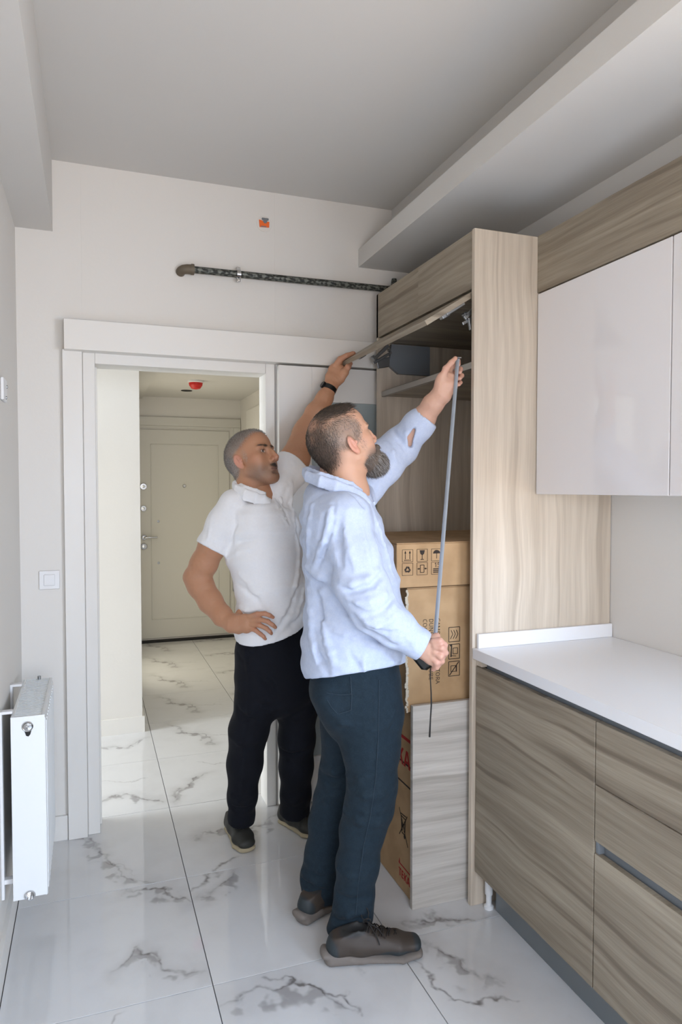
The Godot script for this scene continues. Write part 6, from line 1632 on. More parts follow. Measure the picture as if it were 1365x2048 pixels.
	f.e(Vector3(0.693, 0.809, -2.024), Vector3(0.729, 0.771, -2.007), Vector3(0.657, 0.715, 0.237), 0.0029, 0.0029, 0.0072, 0.0072, 0.014)
	f.e(Vector3(0.729, 0.771, -2.007), Vector3(0.771, 0.761, -1.988), Vector3(0.206, 0.978, 0.032), 0.0072, 0.0072, 0.0029, 0.0029, 0.014)
	f.e(Vector3(0.822, 0.885, -1.989), Vector3(0.822, 0.851, -1.979), Vector3(0.651, 0.208, 0.73), 0.0016, 0.0016, 0.0024, 0.0024, 0.006)
	f.e(Vector3(0.822, 0.851, -1.979), Vector3(0.823, 0.816, -1.971), Vector3(0.737, 0.164, 0.656), 0.0024, 0.0024, 0.0032, 0.0032, 0.006)
	f.e(Vector3(0.823, 0.816, -1.971), Vector3(0.823, 0.782, -1.963), Vector3(0.735, 0.165, 0.658), 0.0032, 0.0032, 0.0041, 0.0041, 0.006)
	f.e(Vector3(0.823, 0.782, -1.963), Vector3(0.827, 0.734, -1.964), Vector3(0.982, 0.073, 0.172), 0.0041, 0.0041, 0.0041, 0.0041, 0.006)
	f.e(Vector3(0.827, 0.734, -1.964), Vector3(0.83, 0.687, -1.963), Vector3(0.964, 0.067, 0.256), 0.0041, 0.0041, 0.0041, 0.0041, 0.006)
	f.e(Vector3(0.83, 0.687, -1.963), Vector3(0.827, 0.651, -1.961), Vector3(0.89, -0.051, 0.453), 0.0041, 0.0041, 0.0041, 0.0041, 0.006)
	f.e(Vector3(0.827, 0.651, -1.961), Vector3(0.827, 0.613, -1.966), Vector3(0.982, 0.02, -0.186), 0.0041, 0.0041, 0.0041, 0.0041, 0.006)
	f.e(Vector3(0.827, 0.613, -1.966), Vector3(0.825, 0.577, -1.965), Vector3(0.934, -0.057, 0.353), 0.0041, 0.0041, 0.0041, 0.0041, 0.006)
	f.e(Vector3(0.825, 0.577, -1.965), Vector3(0.818, 0.541, -1.964), Vector3(0.693, -0.089, 0.715), 0.0041, 0.0041, 0.0041, 0.0041, 0.006)
	f.e(Vector3(0.818, 0.541, -1.964), Vector3(0.816, 0.502, -1.971), Vector3(0.896, 0.026, -0.442), 0.0041, 0.0041, 0.0041, 0.0041, 0.006)
	f.e(Vector3(0.816, 0.502, -1.971), Vector3(0.813, 0.463, -1.977), Vector3(0.945, -0.034, -0.326), 0.0041, 0.0041, 0.0041, 0.0041, 0.006)
	f.e(Vector3(0.813, 0.463, -1.977), Vector3(0.806, 0.411, -1.988), Vector3(0.726, 0.057, -0.685), 0.0041, 0.0041, 0.0041, 0.0041, 0.006)
	f.e(Vector3(0.806, 0.411, -1.988), Vector3(0.798, 0.359, -1.998), Vector3(0.757, 0.012, -0.653), 0.0041, 0.0041, 0.0041, 0.0041, 0.006)
	f.e(Vector3(0.798, 0.359, -1.998), Vector3(0.796, 0.312, -2.007), Vector3(0.91, 0.034, -0.414), 0.0041, 0.0041, 0.0032, 0.0032, 0.006)
	f.e(Vector3(0.796, 0.312, -2.007), Vector3(0.79, 0.27, -2.007), Vector3(0.914, -0.123, 0.386), 0.0032, 0.0032, 0.0024, 0.0024, 0.006)
	f.e(Vector3(0.79, 0.27, -2.007), Vector3(0.789, 0.22, -2.02), Vector3(0.844, 0.121, -0.522), 0.0024, 0.0024, 0.0016, 0.0016, 0.006)
	f.e(Vector3(0.68, 0.852, -2.032), Vector3(0.717, 0.841, -2.015), Vector3(0.271, 0.96, 0.062), 0.0026, 0.0026, 0.0038, 0.0038, 0.005)
	f.e(Vector3(0.717, 0.841, -2.015), Vector3(0.754, 0.845, -1.999), Vector3(-0.066, 0.995, -0.081), 0.0038, 0.0038, 0.0026, 0.0026, 0.005)
	f.e(Vector3(0.758, 0.917, -2.011), Vector3(0.757, 0.879, -2.006), Vector3(0.796, 0.058, 0.602), 0.0024, 0.0024, 0.003, 0.003, 0.005)
	f.e(Vector3(0.757, 0.879, -2.006), Vector3(0.755, 0.842, -1.998), Vector3(0.658, 0.12, 0.744), 0.003, 0.003, 0.0035, 0.0035, 0.005)
	f.e(Vector3(0.755, 0.842, -1.998), Vector3(0.752, 0.804, -1.994), Vector3(0.783, -0.002, 0.622), 0.0035, 0.0035, 0.0035, 0.0035, 0.005)
	f.e(Vector3(0.752, 0.804, -1.994), Vector3(0.735, 0.793, -2.001), Vector3(-0.457, 0.857, -0.237), 0.0035, 0.0035, 0.0024, 0.0024, 0.005)
	f.e(Vector3(0.735, 0.793, -2.001), Vector3(0.709, 0.805, -2.013), Vector3(0.373, 0.921, 0.11), 0.0024, 0.0024, 0.0021, 0.0021, 0.005)
	f.e(Vector3(0.893, 0.802, -1.975), Vector3(0.871, 0.781, -1.963), Vector3(-0.403, 0.722, 0.562), 0.0026, 0.0026, 0.0046, 0.0046, 0.014)
	f.e(Vector3(0.871, 0.781, -1.963), Vector3(0.853, 0.756, -1.961), Vector3(-0.734, 0.565, 0.376), 0.0046, 0.0046, 0.0065, 0.0065, 0.014)
	f.e(Vector3(0.853, 0.756, -1.961), Vector3(0.813, 0.751, -1.967), Vector3(-0.135, 0.991, -0.002), 0.0065, 0.0065, 0.0026, 0.0026, 0.014)

func form_one_body(f: Field) -> void:
	f.e(Vector3(0.641, 1.531, -2.823), Vector3(0.654, 1.452, -2.826), Vector3(0.927, 0.14, 0.348), 0.0642, 0.055, 0.081, 0.065, 0.03)
	f.e(Vector3(0.654, 1.452, -2.826), Vector3(0.691, 1.327, -2.819), Vector3(0.899, 0.278, 0.338), 0.081, 0.065, 0.1147, 0.12, 0.03)
	f.e(Vector3(0.691, 1.327, -2.819), Vector3(0.707, 1.077, -2.804), Vector3(0.938, 0.083, 0.336), 0.1147, 0.12, 0.1043, 0.11, 0.03)
	f.e(Vector3(0.707, 1.077, -2.804), Vector3(0.705, 0.906, -2.798), Vector3(0.941, 0, 0.34), 0.1043, 0.11, 0.0938, 0.1, 0.03)
	f.e(Vector3(0.5, 1.34, -2.835), Vector3(0.477, 1.288, -2.847), Vector3(0.838, -0.444, 0.318), 0.0451, 0.042, 0.0534, 0.048, 0.02)
	f.e(Vector3(0.797, 1.574, -2.864), Vector3(0.819, 1.609, -2.879), Vector3(-0.856, 0.403, -0.324), 0.0513, 0.045, 0.0581, 0.05, 0.02)
	f.e(Vector3(0.653, 0.829, -2.804), Vector3(0.61, 0.497, -2.807), Vector3(0.932, -0.124, 0.341), 0.0582, 0.06, 0.0457, 0.045, 0.01)
	f.e(Vector3(0.61, 0.497, -2.807), Vector3(0.588, 0.138, -2.871), Vector3(0.933, -0.119, 0.341), 0.0457, 0.045, 0.0297, 0.03, 0.01)
	f.e(Vector3(0.796, 0.815, -2.815), Vector3(0.821, 0.44, -2.835), Vector3(0.94, 0.044, 0.338), 0.0594, 0.06, 0.0473, 0.045, 0.01)
	f.e(Vector3(0.821, 0.44, -2.835), Vector3(0.827, 0.136, -2.881), Vector3(0.94, -0.033, 0.34), 0.0473, 0.045, 0.0307, 0.03, 0.01)

func form_one_hip_hand(f: Field) -> void:
	f.e(Vector3(0.5, 1.34, -2.835), Vector3(0.468, 1.263, -2.854), Vector3(0.843, -0.433, 0.32), 0.0451, 0.042, 0.0555, 0.05, 0.02)
	f.e(Vector3(0.468, 1.263, -2.854), Vector3(0.436, 1.188, -2.879), Vector3(0.835, -0.45, 0.318), 0.0555, 0.05, 0.0548, 0.05, 0.02)
	f.e(Vector3(0.436, 1.188, -2.879), Vector3(0.409, 1.135, -2.894), Vector3(0.808, -0.502, 0.31), 0.0548, 0.05, 0.0508, 0.046, 0.02)
	f.e(Vector3(0.409, 1.135, -2.894), Vector3(0.423, 1.097, -2.88), Vector3(0.857, 0.422, 0.294), 0.0477, 0.046, 0.0527, 0.046, 0.018)
	f.e(Vector3(0.423, 1.097, -2.88), Vector3(0.456, 1.037, -2.84), Vector3(0.769, 0.586, 0.256), 0.0527, 0.046, 0.0492, 0.042, 0.018)
	f.e(Vector3(0.456, 1.037, -2.84), Vector3(0.494, 0.985, -2.782), Vector3(0.657, 0.723, 0.211), 0.0492, 0.042, 0.0404, 0.033, 0.018)
	f.e(Vector3(0.494, 0.985, -2.782), Vector3(0.524, 0.959, -2.736), Vector3(0.508, 0.847, 0.153), 0.0404, 0.033, 0.034, 0.025, 0.018)
	f.e(Vector3(0.524, 0.959, -2.736), Vector3(0.544, 0.959, -2.717), Vector3(0.019, 0.999, -0.029), 0.034, 0.025, 0.0348, 0.019, 0.018)
	f.e(Vector3(0.544, 0.959, -2.717), Vector3(0.571, 0.966, -2.691), Vector3(-0.163, 0.982, -0.094), 0.0348, 0.019, 0.0356, 0.014, 0.018)
	f.e(Vector3(0.571, 0.966, -2.691), Vector3(0.595, 0.971, -2.673), Vector3(-0.161, 0.982, -0.094), 0.0356, 0.014, 0.0335, 0.0125, 0.018)
	f.e(Vector3(0.383, 1.128, -2.91), Vector3(0.394, 1.108, -2.903), Vector3(0.803, 0.531, 0.271), 0.0208, 0.02, 0.0208, 0.02, 0.03)
	f.e(Vector3(0.584, 0.994, -2.677), Vector3(0.608, 1.008, -2.65), Vector3(-0.357, 0.92, -0.162), 0.011, 0.011, 0.0102, 0.01, 0.004)
	f.e(Vector3(0.608, 1.008, -2.65), Vector3(0.633, 1.012, -2.63), Vector3(-0.094, 0.993, -0.07), 0.0102, 0.01, 0.0094, 0.0092, 0.004)
	f.e(Vector3(0.633, 1.012, -2.63), Vector3(0.651, 1.005, -2.621), Vector3(0.345, 0.934, 0.091), 0.0094, 0.0092, 0.0082, 0.0082, 0.004)
	f.e(Vector3(0.651, 1.005, -2.621), Vector3(0.663, 0.997, -2.62), Vector3(0.516, 0.842, 0.156), 0.0082, 0.0082, 0.007, 0.0072, 0.004)
	f.e(Vector3(0.59, 0.98, -2.67), Vector3(0.616, 0.988, -2.642), Vector3(-0.173, 0.98, -0.098), 0.011, 0.011, 0.0102, 0.0102, 0.003)
	f.e(Vector3(0.616, 0.988, -2.642), Vector3(0.643, 0.982, -2.621), Vector3(0.19, 0.981, 0.033), 0.0102, 0.0102, 0.0094, 0.0094, 0.003)
	f.e(Vector3(0.643, 0.982, -2.621), Vector3(0.661, 0.968, -2.615), Vector3(0.555, 0.814, 0.171), 0.0094, 0.0094, 0.0082, 0.0084, 0.003)
	f.e(Vector3(0.661, 0.968, -2.615), Vector3(0.672, 0.958, -2.617), Vector3(0.685, 0.694, 0.222), 0.0082, 0.0084, 0.007, 0.0074, 0.003)
	f.e(Vector3(0.59, 0.965, -2.671), Vector3(0.616, 0.965, -2.642), Vector3(0.039, 0.999, -0.022), 0.0106, 0.011, 0.0098, 0.01, 0.003)
	f.e(Vector3(0.616, 0.965, -2.642), Vector3(0.638, 0.954, -2.625), Vector3(0.384, 0.917, 0.105), 0.0098, 0.01, 0.009, 0.009, 0.003)
	f.e(Vector3(0.638, 0.954, -2.625), Vector3(0.651, 0.942, -2.622), Vector3(0.636, 0.744, 0.203), 0.009, 0.009, 0.0078, 0.0082, 0.003)
	f.e(Vector3(0.651, 0.942, -2.622), Vector3(0.658, 0.933, -2.625), Vector3(0.807, 0.524, 0.272), 0.0078, 0.0082, 0.0068, 0.0072, 0.003)
	f.e(Vector3(0.584, 0.949, -2.679), Vector3(0.603, 0.943, -2.656), Vector3(0.27, 0.961, 0.063), 0.0103, 0.0105, 0.009, 0.0092, 0.003)
	f.e(Vector3(0.603, 0.943, -2.656), Vector3(0.62, 0.929, -2.642), Vector3(0.528, 0.834, 0.16), 0.009, 0.0092, 0.0082, 0.0084, 0.003)
	f.e(Vector3(0.62, 0.929, -2.642), Vector3(0.631, 0.919, -2.637), Vector3(0.644, 0.737, 0.206), 0.0082, 0.0084, 0.007, 0.0076, 0.003)
	f.e(Vector3(0.631, 0.919, -2.637), Vector3(0.637, 0.91, -2.639), Vector3(0.8, 0.536, 0.27), 0.007, 0.0076, 0.0063, 0.0066, 0.003)
	f.e(Vector3(0.547, 0.982, -2.732), Vector3(0.563, 0.997, -2.757), Vector3(-0.877, 0.349, -0.329), 0.016, 0.013, 0.0152, 0.012, 0.012)
	f.e(Vector3(0.563, 0.997, -2.757), Vector3(0.58, 1.004, -2.783), Vector3(-0.656, 0.707, -0.263), 0.0152, 0.012, 0.0133, 0.0105, 0.012)
	f.e(Vector3(0.58, 1.004, -2.783), Vector3(0.6, 1.003, -2.808), Vector3(0.022, 0.999, -0.028), 0.0133, 0.0105, 0.0116, 0.009, 0.012)

func form_one_raised_hand(f: Field) -> void:
	f.e(Vector3(0.797, 1.574, -2.864), Vector3(0.83, 1.627, -2.886), Vector3(-0.856, 0.403, -0.324), 0.0513, 0.045, 0.0626, 0.051, 0.02)
	f.e(Vector3(0.83, 1.627, -2.886), Vector3(0.896, 1.74, -2.94), Vector3(-0.875, 0.354, -0.329), 0.0626, 0.051, 0.0574, 0.048, 0.02)
	f.e(Vector3(0.896, 1.74, -2.94), Vector3(0.912, 1.765, -2.946), Vector3(-0.836, 0.448, -0.318), 0.0574, 0.048, 0.0554, 0.046, 0.02)
	f.e(Vector3(0.912, 1.765, -2.946), Vector3(0.952, 1.836, -2.956), Vector3(-0.841, 0.437, -0.319), 0.0554, 0.046, 0.049, 0.042, 0.02)
	f.e(Vector3(0.952, 1.836, -2.956), Vector3(0.994, 1.906, -2.969), Vector3(-0.838, 0.443, -0.319), 0.049, 0.042, 0.036, 0.031, 0.02)
	f.e(Vector3(0.994, 1.906, -2.969), Vector3(1.021, 1.955, -2.978), Vector3(-0.854, 0.407, -0.323), 0.036, 0.031, 0.0294, 0.024, 0.02)
	f.e(Vector3(1.021, 1.955, -2.978), Vector3(1.045, 1.998, -2.986), Vector3(-0.849, 0.42, -0.322), 0.0294, 0.024, 0.0386, 0.019, 0.02)
	f.e(Vector3(1.045, 1.998, -2.986), Vector3(1.064, 2.034, -2.991), Vector3(-0.857, 0.402, -0.324), 0.0386, 0.019, 0.0398, 0.016, 0.02)
	f.e(Vector3(1.064, 2.034, -2.991), Vector3(1.072, 2.051, -2.994), Vector3(-0.869, 0.372, -0.327), 0.0398, 0.016, 0.0376, 0.0145, 0.02)
	f.e(Vector3(1.053, 2.057, -2.986), Vector3(1.073, 2.087, -2.983), Vector3(-0.772, 0.56, -0.299), 0.015, 0.011, 0.0136, 0.01, 0.006)
	f.e(Vector3(1.073, 2.087, -2.983), Vector3(1.102, 2.103, -2.975), Vector3(-0.42, 0.889, -0.184), 0.0136, 0.01, 0.0118, 0.009, 0.006)
	f.e(Vector3(1.102, 2.103, -2.975), Vector3(1.131, 2.115, -2.97), Vector3(-0.355, 0.921, -0.162), 0.0118, 0.009, 0.01, 0.0075, 0.006)
	f.e(Vector3(1.066, 2.059, -3.002), Vector3(1.088, 2.094, -3.003), Vector3(-0.81, 0.498, -0.31), 0.0151, 0.011, 0.0137, 0.01, 0.006)
	f.e(Vector3(1.088, 2.094, -3.003), Vector3(1.117, 2.11, -2.997), Vector3(-0.43, 0.883, -0.187), 0.0137, 0.01, 0.0119, 0.009, 0.006)
	f.e(Vector3(1.117, 2.11, -2.997), Vector3(1.145, 2.12, -2.994), Vector3(-0.325, 0.934, -0.151), 0.0119, 0.009, 0.0101, 0.0075, 0.006)
	f.e(Vector3(1.079, 2.055, -3.019), Vector3(1.102, 2.094, -3.022), Vector3(-0.825, 0.469, -0.315), 0.0147, 0.011, 0.0134, 0.01, 0.006)
	f.e(Vector3(1.102, 2.094, -3.022), Vector3(1.13, 2.111, -3.018), Vector3(-0.487, 0.848, -0.207), 0.0134, 0.01, 0.0115, 0.0088, 0.006)
	f.e(Vector3(1.13, 2.111, -3.018), Vector3(1.154, 2.121, -3.015), Vector3(-0.374, 0.912, -0.168), 0.0115, 0.0088, 0.0102, 0.0075, 0.006)
	f.e(Vector3(1.088, 2.044, -3.031), Vector3(1.111, 2.079, -3.04), Vector3(-0.829, 0.462, -0.316), 0.0139, 0.01, 0.0121, 0.009, 0.006)
	f.e(Vector3(1.111, 2.079, -3.04), Vector3(1.136, 2.104, -3.039), Vector3(-0.677, 0.685, -0.269), 0.0121, 0.009, 0.0107, 0.008, 0.006)
	f.e(Vector3(1.136, 2.104, -3.039), Vector3(1.155, 2.114, -3.037), Vector3(-0.441, 0.877, -0.191), 0.0107, 0.008, 0.0093, 0.007, 0.006)
	f.e(Vector3(1.072, 1.998, -2.973), Vector3(1.087, 2.024, -2.962), Vector3(-0.765, 0.571, -0.297), 0.0204, 0.014, 0.017, 0.012, 0.01)
	f.e(Vector3(1.087, 2.024, -2.962), Vector3(1.103, 2.05, -2.962), Vector3(-0.81, 0.497, -0.311), 0.017, 0.012, 0.0127, 0.01, 0.01)
	f.e(Vector3(1.103, 2.05, -2.962), Vector3(1.118, 2.069, -2.968), Vector3(-0.779, 0.55, -0.301), 0.0127, 0.01, 0.0105, 0.0082, 0.01)

func form_one_shirt(f: Field) -> void:
	f.e(Vector3(0.551, 1.436, -2.82), Vector3(0.507, 1.354, -2.828), Vector3(0.822, -0.475, 0.314), 0.0615, 0.065, 0.0634, 0.066, 0.03)
	f.e(Vector3(0.507, 1.354, -2.828), Vector3(0.469, 1.251, -2.853), Vector3(0.862, -0.39, 0.325), 0.0634, 0.066, 0.0679, 0.064, 0.03)
	f.e(Vector3(0.469, 1.251, -2.853), Vector3(0.46, 1.23, -2.858), Vector3(0.831, -0.458, 0.317), 0.0679, 0.064, 0.0679, 0.064, 0.03)
	f.cut(Vector3(0.467, 1.249, -2.854), Vector3(-0.478, -0.878, -0.034), 0.006)
	f.e(Vector3(0.465, 1.249, -2.855), Vector3(0.432, 1.184, -2.88), Vector3(0.795, -0.524, 0.306), 0.0596, 0.054, 0.0599, 0.054, 0.003, 1)
	f.e(Vector3(0.738, 1.504, -2.824), Vector3(0.802, 1.579, -2.867), Vector3(-0.802, 0.511, -0.308), 0.0713, 0.07, 0.077, 0.066, 0.03)
	f.e(Vector3(0.802, 1.579, -2.867), Vector3(0.836, 1.627, -2.884), Vector3(-0.824, 0.471, -0.315), 0.077, 0.066, 0.0777, 0.064, 0.03)
	f.cut(Vector3(0.817, 1.605, -2.874), Vector3(0.669, 0.645, -0.371), 0.006)
	f.e(Vector3(0.662, 1.435, -2.822), Vector3(0.666, 1.385, -2.825), Vector3(0.938, 0.05, 0.342), 0.106, 0.12, 0.1405, 0.135, 0.03, 0, 0.22)
	f.e(Vector3(0.666, 1.385, -2.825), Vector3(0.669, 1.327, -2.821), Vector3(0.939, 0.071, 0.336), 0.1405, 0.135, 0.1551, 0.14, 0.03, 0, 0.22)
	f.e(Vector3(0.669, 1.327, -2.821), Vector3(0.682, 1.219, -2.813), Vector3(0.933, 0.143, 0.332), 0.1551, 0.14, 0.1582, 0.142, 0.03, 0, 0.22)
	f.e(Vector3(0.682, 1.219, -2.813), Vector3(0.703, 1.092, -2.8), Vector3(0.926, 0.185, 0.328), 0.1582, 0.142, 0.1467, 0.142, 0.03, 0, 0.22)
	f.e(Vector3(0.703, 1.092, -2.8), Vector3(0.709, 0.988, -2.795), Vector3(0.939, 0.07, 0.336), 0.1467, 0.142, 0.1478, 0.142, 0.03, 0, 0.22)
	f.e(Vector3(0.709, 0.988, -2.795), Vector3(0.702, 0.907, -2.794), Vector3(0.937, -0.077, 0.341), 0.1478, 0.142, 0.152, 0.145, 0.03, 0, 0.22)
	f.e(Vector3(0.702, 0.907, -2.794), Vector3(0.703, 0.807, -2.79), Vector3(0.941, 0.021, 0.339), 0.152, 0.145, 0.1478, 0.145, 0.03, 0, 0.22)
	f.e(Vector3(0.64, 1.451, -2.874), Vector3(0.719, 1.443, -2.845), Vector3(0.105, 0.994, 0.002), 0.0463, 0.07, 0.0548, 0.07, 0.05)
	f.cut(Vector3(0.627, 0.875, -2.666), Vector3(0.306, -0.94, -0.152), 0.006)
	f.e(Vector3(0.674, 0.931, -2.651), Vector3(0.718, 0.988, -2.647), Vector3(-0.796, 0.605, 0.036), 0.0025, 0.0025, 0.005, 0.005, 0.014)
	f.e(Vector3(0.718, 0.988, -2.647), Vector3(0.74, 1.025, -2.658), Vector3(-0.414, 0.496, 0.763), 0.005, 0.005, 0.0053, 0.0053, 0.014)
	f.e(Vector3(0.74, 1.025, -2.658), Vector3(0.761, 1.062, -2.668), Vector3(-0.488, 0.458, 0.744), 0.0053, 0.0053, 0.0055, 0.0055, 0.014)
	f.e(Vector3(0.761, 1.062, -2.668), Vector3(0.769, 1.108, -2.666), Vector3(0.929, -0.175, 0.326), 0.0055, 0.0055, 0.0053, 0.0053, 0.014)
	f.e(Vector3(0.769, 1.108, -2.666), Vector3(0.784, 1.15, -2.688), Vector3(0.046, 0.451, 0.891), 0.0053, 0.0053, 0.005, 0.005, 0.014)
	f.e(Vector3(0.784, 1.15, -2.688), Vector3(0.79, 1.199, -2.699), Vector3(0.563, 0.115, 0.818), 0.005, 0.005, 0.005, 0.005, 0.014)
	f.e(Vector3(0.79, 1.199, -2.699), Vector3(0.792, 1.25, -2.699), Vector3(0.97, -0.042, 0.24), 0.005, 0.005, 0.005, 0.005, 0.014)
	f.e(Vector3(0.792, 1.25, -2.699), Vector3(0.792, 1.299, -2.719), Vector3(0.546, 0.327, 0.771), 0.005, 0.005, 0.0037, 0.0037, 0.014)
	f.e(Vector3(0.792, 1.299, -2.719), Vector3(0.784, 1.351, -2.715), Vector3(0.989, 0.146, -0.02), 0.0037, 0.0037, 0.0025, 0.0025, 0.014)
	f.e(Vector3(0.648, 0.897, -2.651), Vector3(0.694, 0.944, -2.648), Vector3(-0.717, 0.696, 0.044), 0.0028, 0.0028, 0.0056, 0.0056, 0.0156, 1)
	f.e(Vector3(0.694, 0.944, -2.648), Vector3(0.716, 0.979, -2.645), Vector3(-0.848, 0.529, -0.001), 0.0056, 0.0056, 0.0056, 0.0056, 0.0156, 1)
	f.e(Vector3(0.716, 0.979, -2.645), Vector3(0.74, 1.012, -2.651), Vector3(-0.644, 0.567, 0.514), 0.0056, 0.0056, 0.0056, 0.0056, 0.0156, 1)
	f.e(Vector3(0.74, 1.012, -2.651), Vector3(0.758, 1.051, -2.662), Vector3(-0.279, 0.364, 0.888), 0.0056, 0.0056, 0.0042, 0.0042, 0.0156, 1)
	f.e(Vector3(0.758, 1.051, -2.662), Vector3(0.774, 1.092, -2.668), Vector3(-0.351, 0.285, 0.892), 0.0042, 0.0042, 0.0028, 0.0028, 0.0156, 1)
	f.e(Vector3(0.763, 0.973, -2.659), Vector3(0.78, 1.011, -2.669), Vector3(-0.319, 0.387, 0.865), 0.002, 0.002, 0.0035, 0.0035, 0.014)
	f.e(Vector3(0.78, 1.011, -2.669), Vector3(0.801, 1.047, -2.688), Vector3(-0.191, 0.542, 0.818), 0.0035, 0.0035, 0.005, 0.005, 0.014)
	f.e(Vector3(0.801, 1.047, -2.688), Vector3(0.811, 1.086, -2.699), Vector3(0.193, 0.212, 0.958), 0.005, 0.005, 0.0035, 0.0035, 0.014)
	f.e(Vector3(0.811, 1.086, -2.699), Vector3(0.821, 1.125, -2.713), Vector3(0.123, 0.314, 0.941), 0.0035, 0.0035, 0.002, 0.002, 0.014)
	f.e(Vector3(0.696, 0.917, -2.64), Vector3(0.751, 0.955, -2.655), Vector3(-0.465, 0.821, 0.331), 0.0022, 0.0022, 0.0056, 0.0056, 0.0156, 1)
	f.e(Vector3(0.751, 0.955, -2.655), Vector3(0.806, 0.998, -2.677), Vector3(-0.431, 0.781, 0.452), 0.0056, 0.0056, 0.0022, 0.0022, 0.0156, 1)
	f.e(Vector3(0.554, 1.11, -2.761), Vector3(0.573, 1.095, -2.719), Vector3(0.337, 0.924, 0.182), 0.0034, 0.0034, 0.0056, 0.0056, 0.0156, 1)
	f.e(Vector3(0.573, 1.095, -2.719), Vector3(0.611, 1.062, -2.686), Vector3(0.51, 0.821, 0.257), 0.0056, 0.0056, 0.0056, 0.0056, 0.0156, 1)
	f.e(Vector3(0.611, 1.062, -2.686), Vector3(0.642, 1.019, -2.666), Vector3(0.684, 0.659, 0.311), 0.0056, 0.0056, 0.0022, 0.0022, 0.0156, 1)
	f.e(Vector3(0.559, 1.153, -2.746), Vector3(0.591, 1.12, -2.707), Vector3(0.485, 0.823, 0.295), 0.002, 0.002, 0.005, 0.005, 0.014)
	f.e(Vector3(0.591, 1.12, -2.707), Vector3(0.633, 1.089, -2.671), Vector3(0.456, 0.865, 0.211), 0.005, 0.005, 0.002, 0.002, 0.014)
	f.e(Vector3(0.559, 1.017, -2.771), Vector3(0.578, 1.01, -2.723), Vector3(0.272, 0.961, 0.042), 0.003, 0.003, 0.0066, 0.0066, 0.012)
	f.e(Vector3(0.578, 1.01, -2.723), Vector3(0.61, 1.01, -2.687), Vector3(0.125, 0.985, -0.115), 0.0066, 0.0066, 0.003, 0.003, 0.012)
	f.e(Vector3(0.562, 0.995, -2.746), Vector3(0.597, 1, -2.692), Vector3(0.134, 0.975, -0.179), 0.002, 0.002, 0.005, 0.005, 0.013, 1)
	f.e(Vector3(0.597, 1, -2.692), Vector3(0.627, 1.015, -2.672), Vector3(-0.257, 0.91, -0.325), 0.005, 0.005, 0.002, 0.002, 0.013, 1)
	f.e(Vector3(0.512, 1.226, -2.792), Vector3(0.528, 1.282, -2.768), Vector3(0.129, 0.363, -0.923), 0.0028, 0.0028, 0.0047, 0.0047, 0.013, 1)
	f.e(Vector3(0.528, 1.282, -2.768), Vector3(0.539, 1.354, -2.743), Vector3(0.476, 0.212, -0.854), 0.0047, 0.0047, 0.0047, 0.0047, 0.013, 1)
	f.e(Vector3(0.539, 1.354, -2.743), Vector3(0.538, 1.424, -2.755), Vector3(0.806, 0.111, 0.581), 0.0047, 0.0047, 0.0024, 0.0024, 0.013, 1)
	f.e(Vector3(0.518, 1.214, -2.795), Vector3(0.549, 1.243, -2.745), Vector3(-0.011, 0.862, -0.507), 0.0018, 0.0018, 0.0045, 0.0045, 0.014)
	f.e(Vector3(0.549, 1.243, -2.745), Vector3(0.591, 1.26, -2.704), Vector3(-0.072, 0.95, -0.304), 0.0045, 0.0045, 0.0018, 0.0018, 0.014)
	f.e(Vector3(0.506, 1.251, -2.785), Vector3(0.557, 1.284, -2.73), Vector3(-0.122, 0.894, -0.431), 0.0018, 0.0018, 0.0044, 0.0044, 0.0182, 1)
	f.e(Vector3(0.557, 1.284, -2.73), Vector3(0.612, 1.296, -2.689), Vector3(-0.057, 0.979, -0.196), 0.0044, 0.0044, 0.0013, 0.0013, 0.0182, 1)
	f.e(Vector3(0.758, 1.493, -2.756), Vector3(0.746, 1.432, -2.743), Vector3(0.349, 0.126, 0.929), 0.0025, 0.0025, 0.0063, 0.0063, 0.0182, 1)
	f.e(Vector3(0.779, 1.524, -2.771), Vector3(0.785, 1.452, -2.792), Vector3(0.866, 0.2, -0.458), 0.0024, 0.0024, 0.006, 0.006, 0.015)
	f.e(Vector3(0.785, 1.452, -2.792), Vector3(0.781, 1.411, -2.755), Vector3(0.317, 0.618, 0.719), 0.006, 0.006, 0.0042, 0.0042, 0.015)
	f.e(Vector3(0.781, 1.411, -2.755), Vector3(0.776, 1.371, -2.717), Vector3(0.305, 0.639, 0.706), 0.0042, 0.0042, 0.0024, 0.0024, 0.015)
	f.e(Vector3(0.793, 1.371, -2.731), Vector3(0.793, 1.33, -2.717), Vector3(0.586, 0.274, 0.763), 0.0056, 0.0056, 0.0039, 0.0039, 0.0156, 1)
	f.e(Vector3(0.793, 1.33, -2.717), Vector3(0.799, 1.289, -2.722), Vector3(0.985, 0.143, -0.091), 0.0039, 0.0039, 0.0022, 0.0022, 0.0156, 1)
	f.e(Vector3(0.458, 1.393, -2.791), Vector3(0.447, 1.333, -2.787), Vector3(0.614, -0.06, 0.787), 0.001, 0.001, 0.0035, 0.0035, 0.012)
	f.e(Vector3(0.447, 1.333, -2.787), Vector3(0.438, 1.293, -2.795), Vector3(0.516, 0.05, -0.855), 0.0035, 0.0035, 0.001, 0.001, 0.012)
	f.e(Vector3(0.417, 1.286, -2.814), Vector3(0.46, 1.257, -2.782), Vector3(0.453, 0.872, 0.188), 0.0017, 0.0017, 0.0028, 0.0028, 0.004)
	f.e(Vector3(0.46, 1.257, -2.782), Vector3(0.51, 1.23, -2.793), Vector3(0.476, 0.879, 0.028), 0.0028, 0.0028, 0.0017, 0.0017, 0.004)
	f.e(Vector3(0.428, 1.304, -2.807), Vector3(0.469, 1.277, -2.778), Vector3(0.451, 0.874, 0.182), 0.0012, 0.0012, 0.002, 0.002, 0.0039, 1)
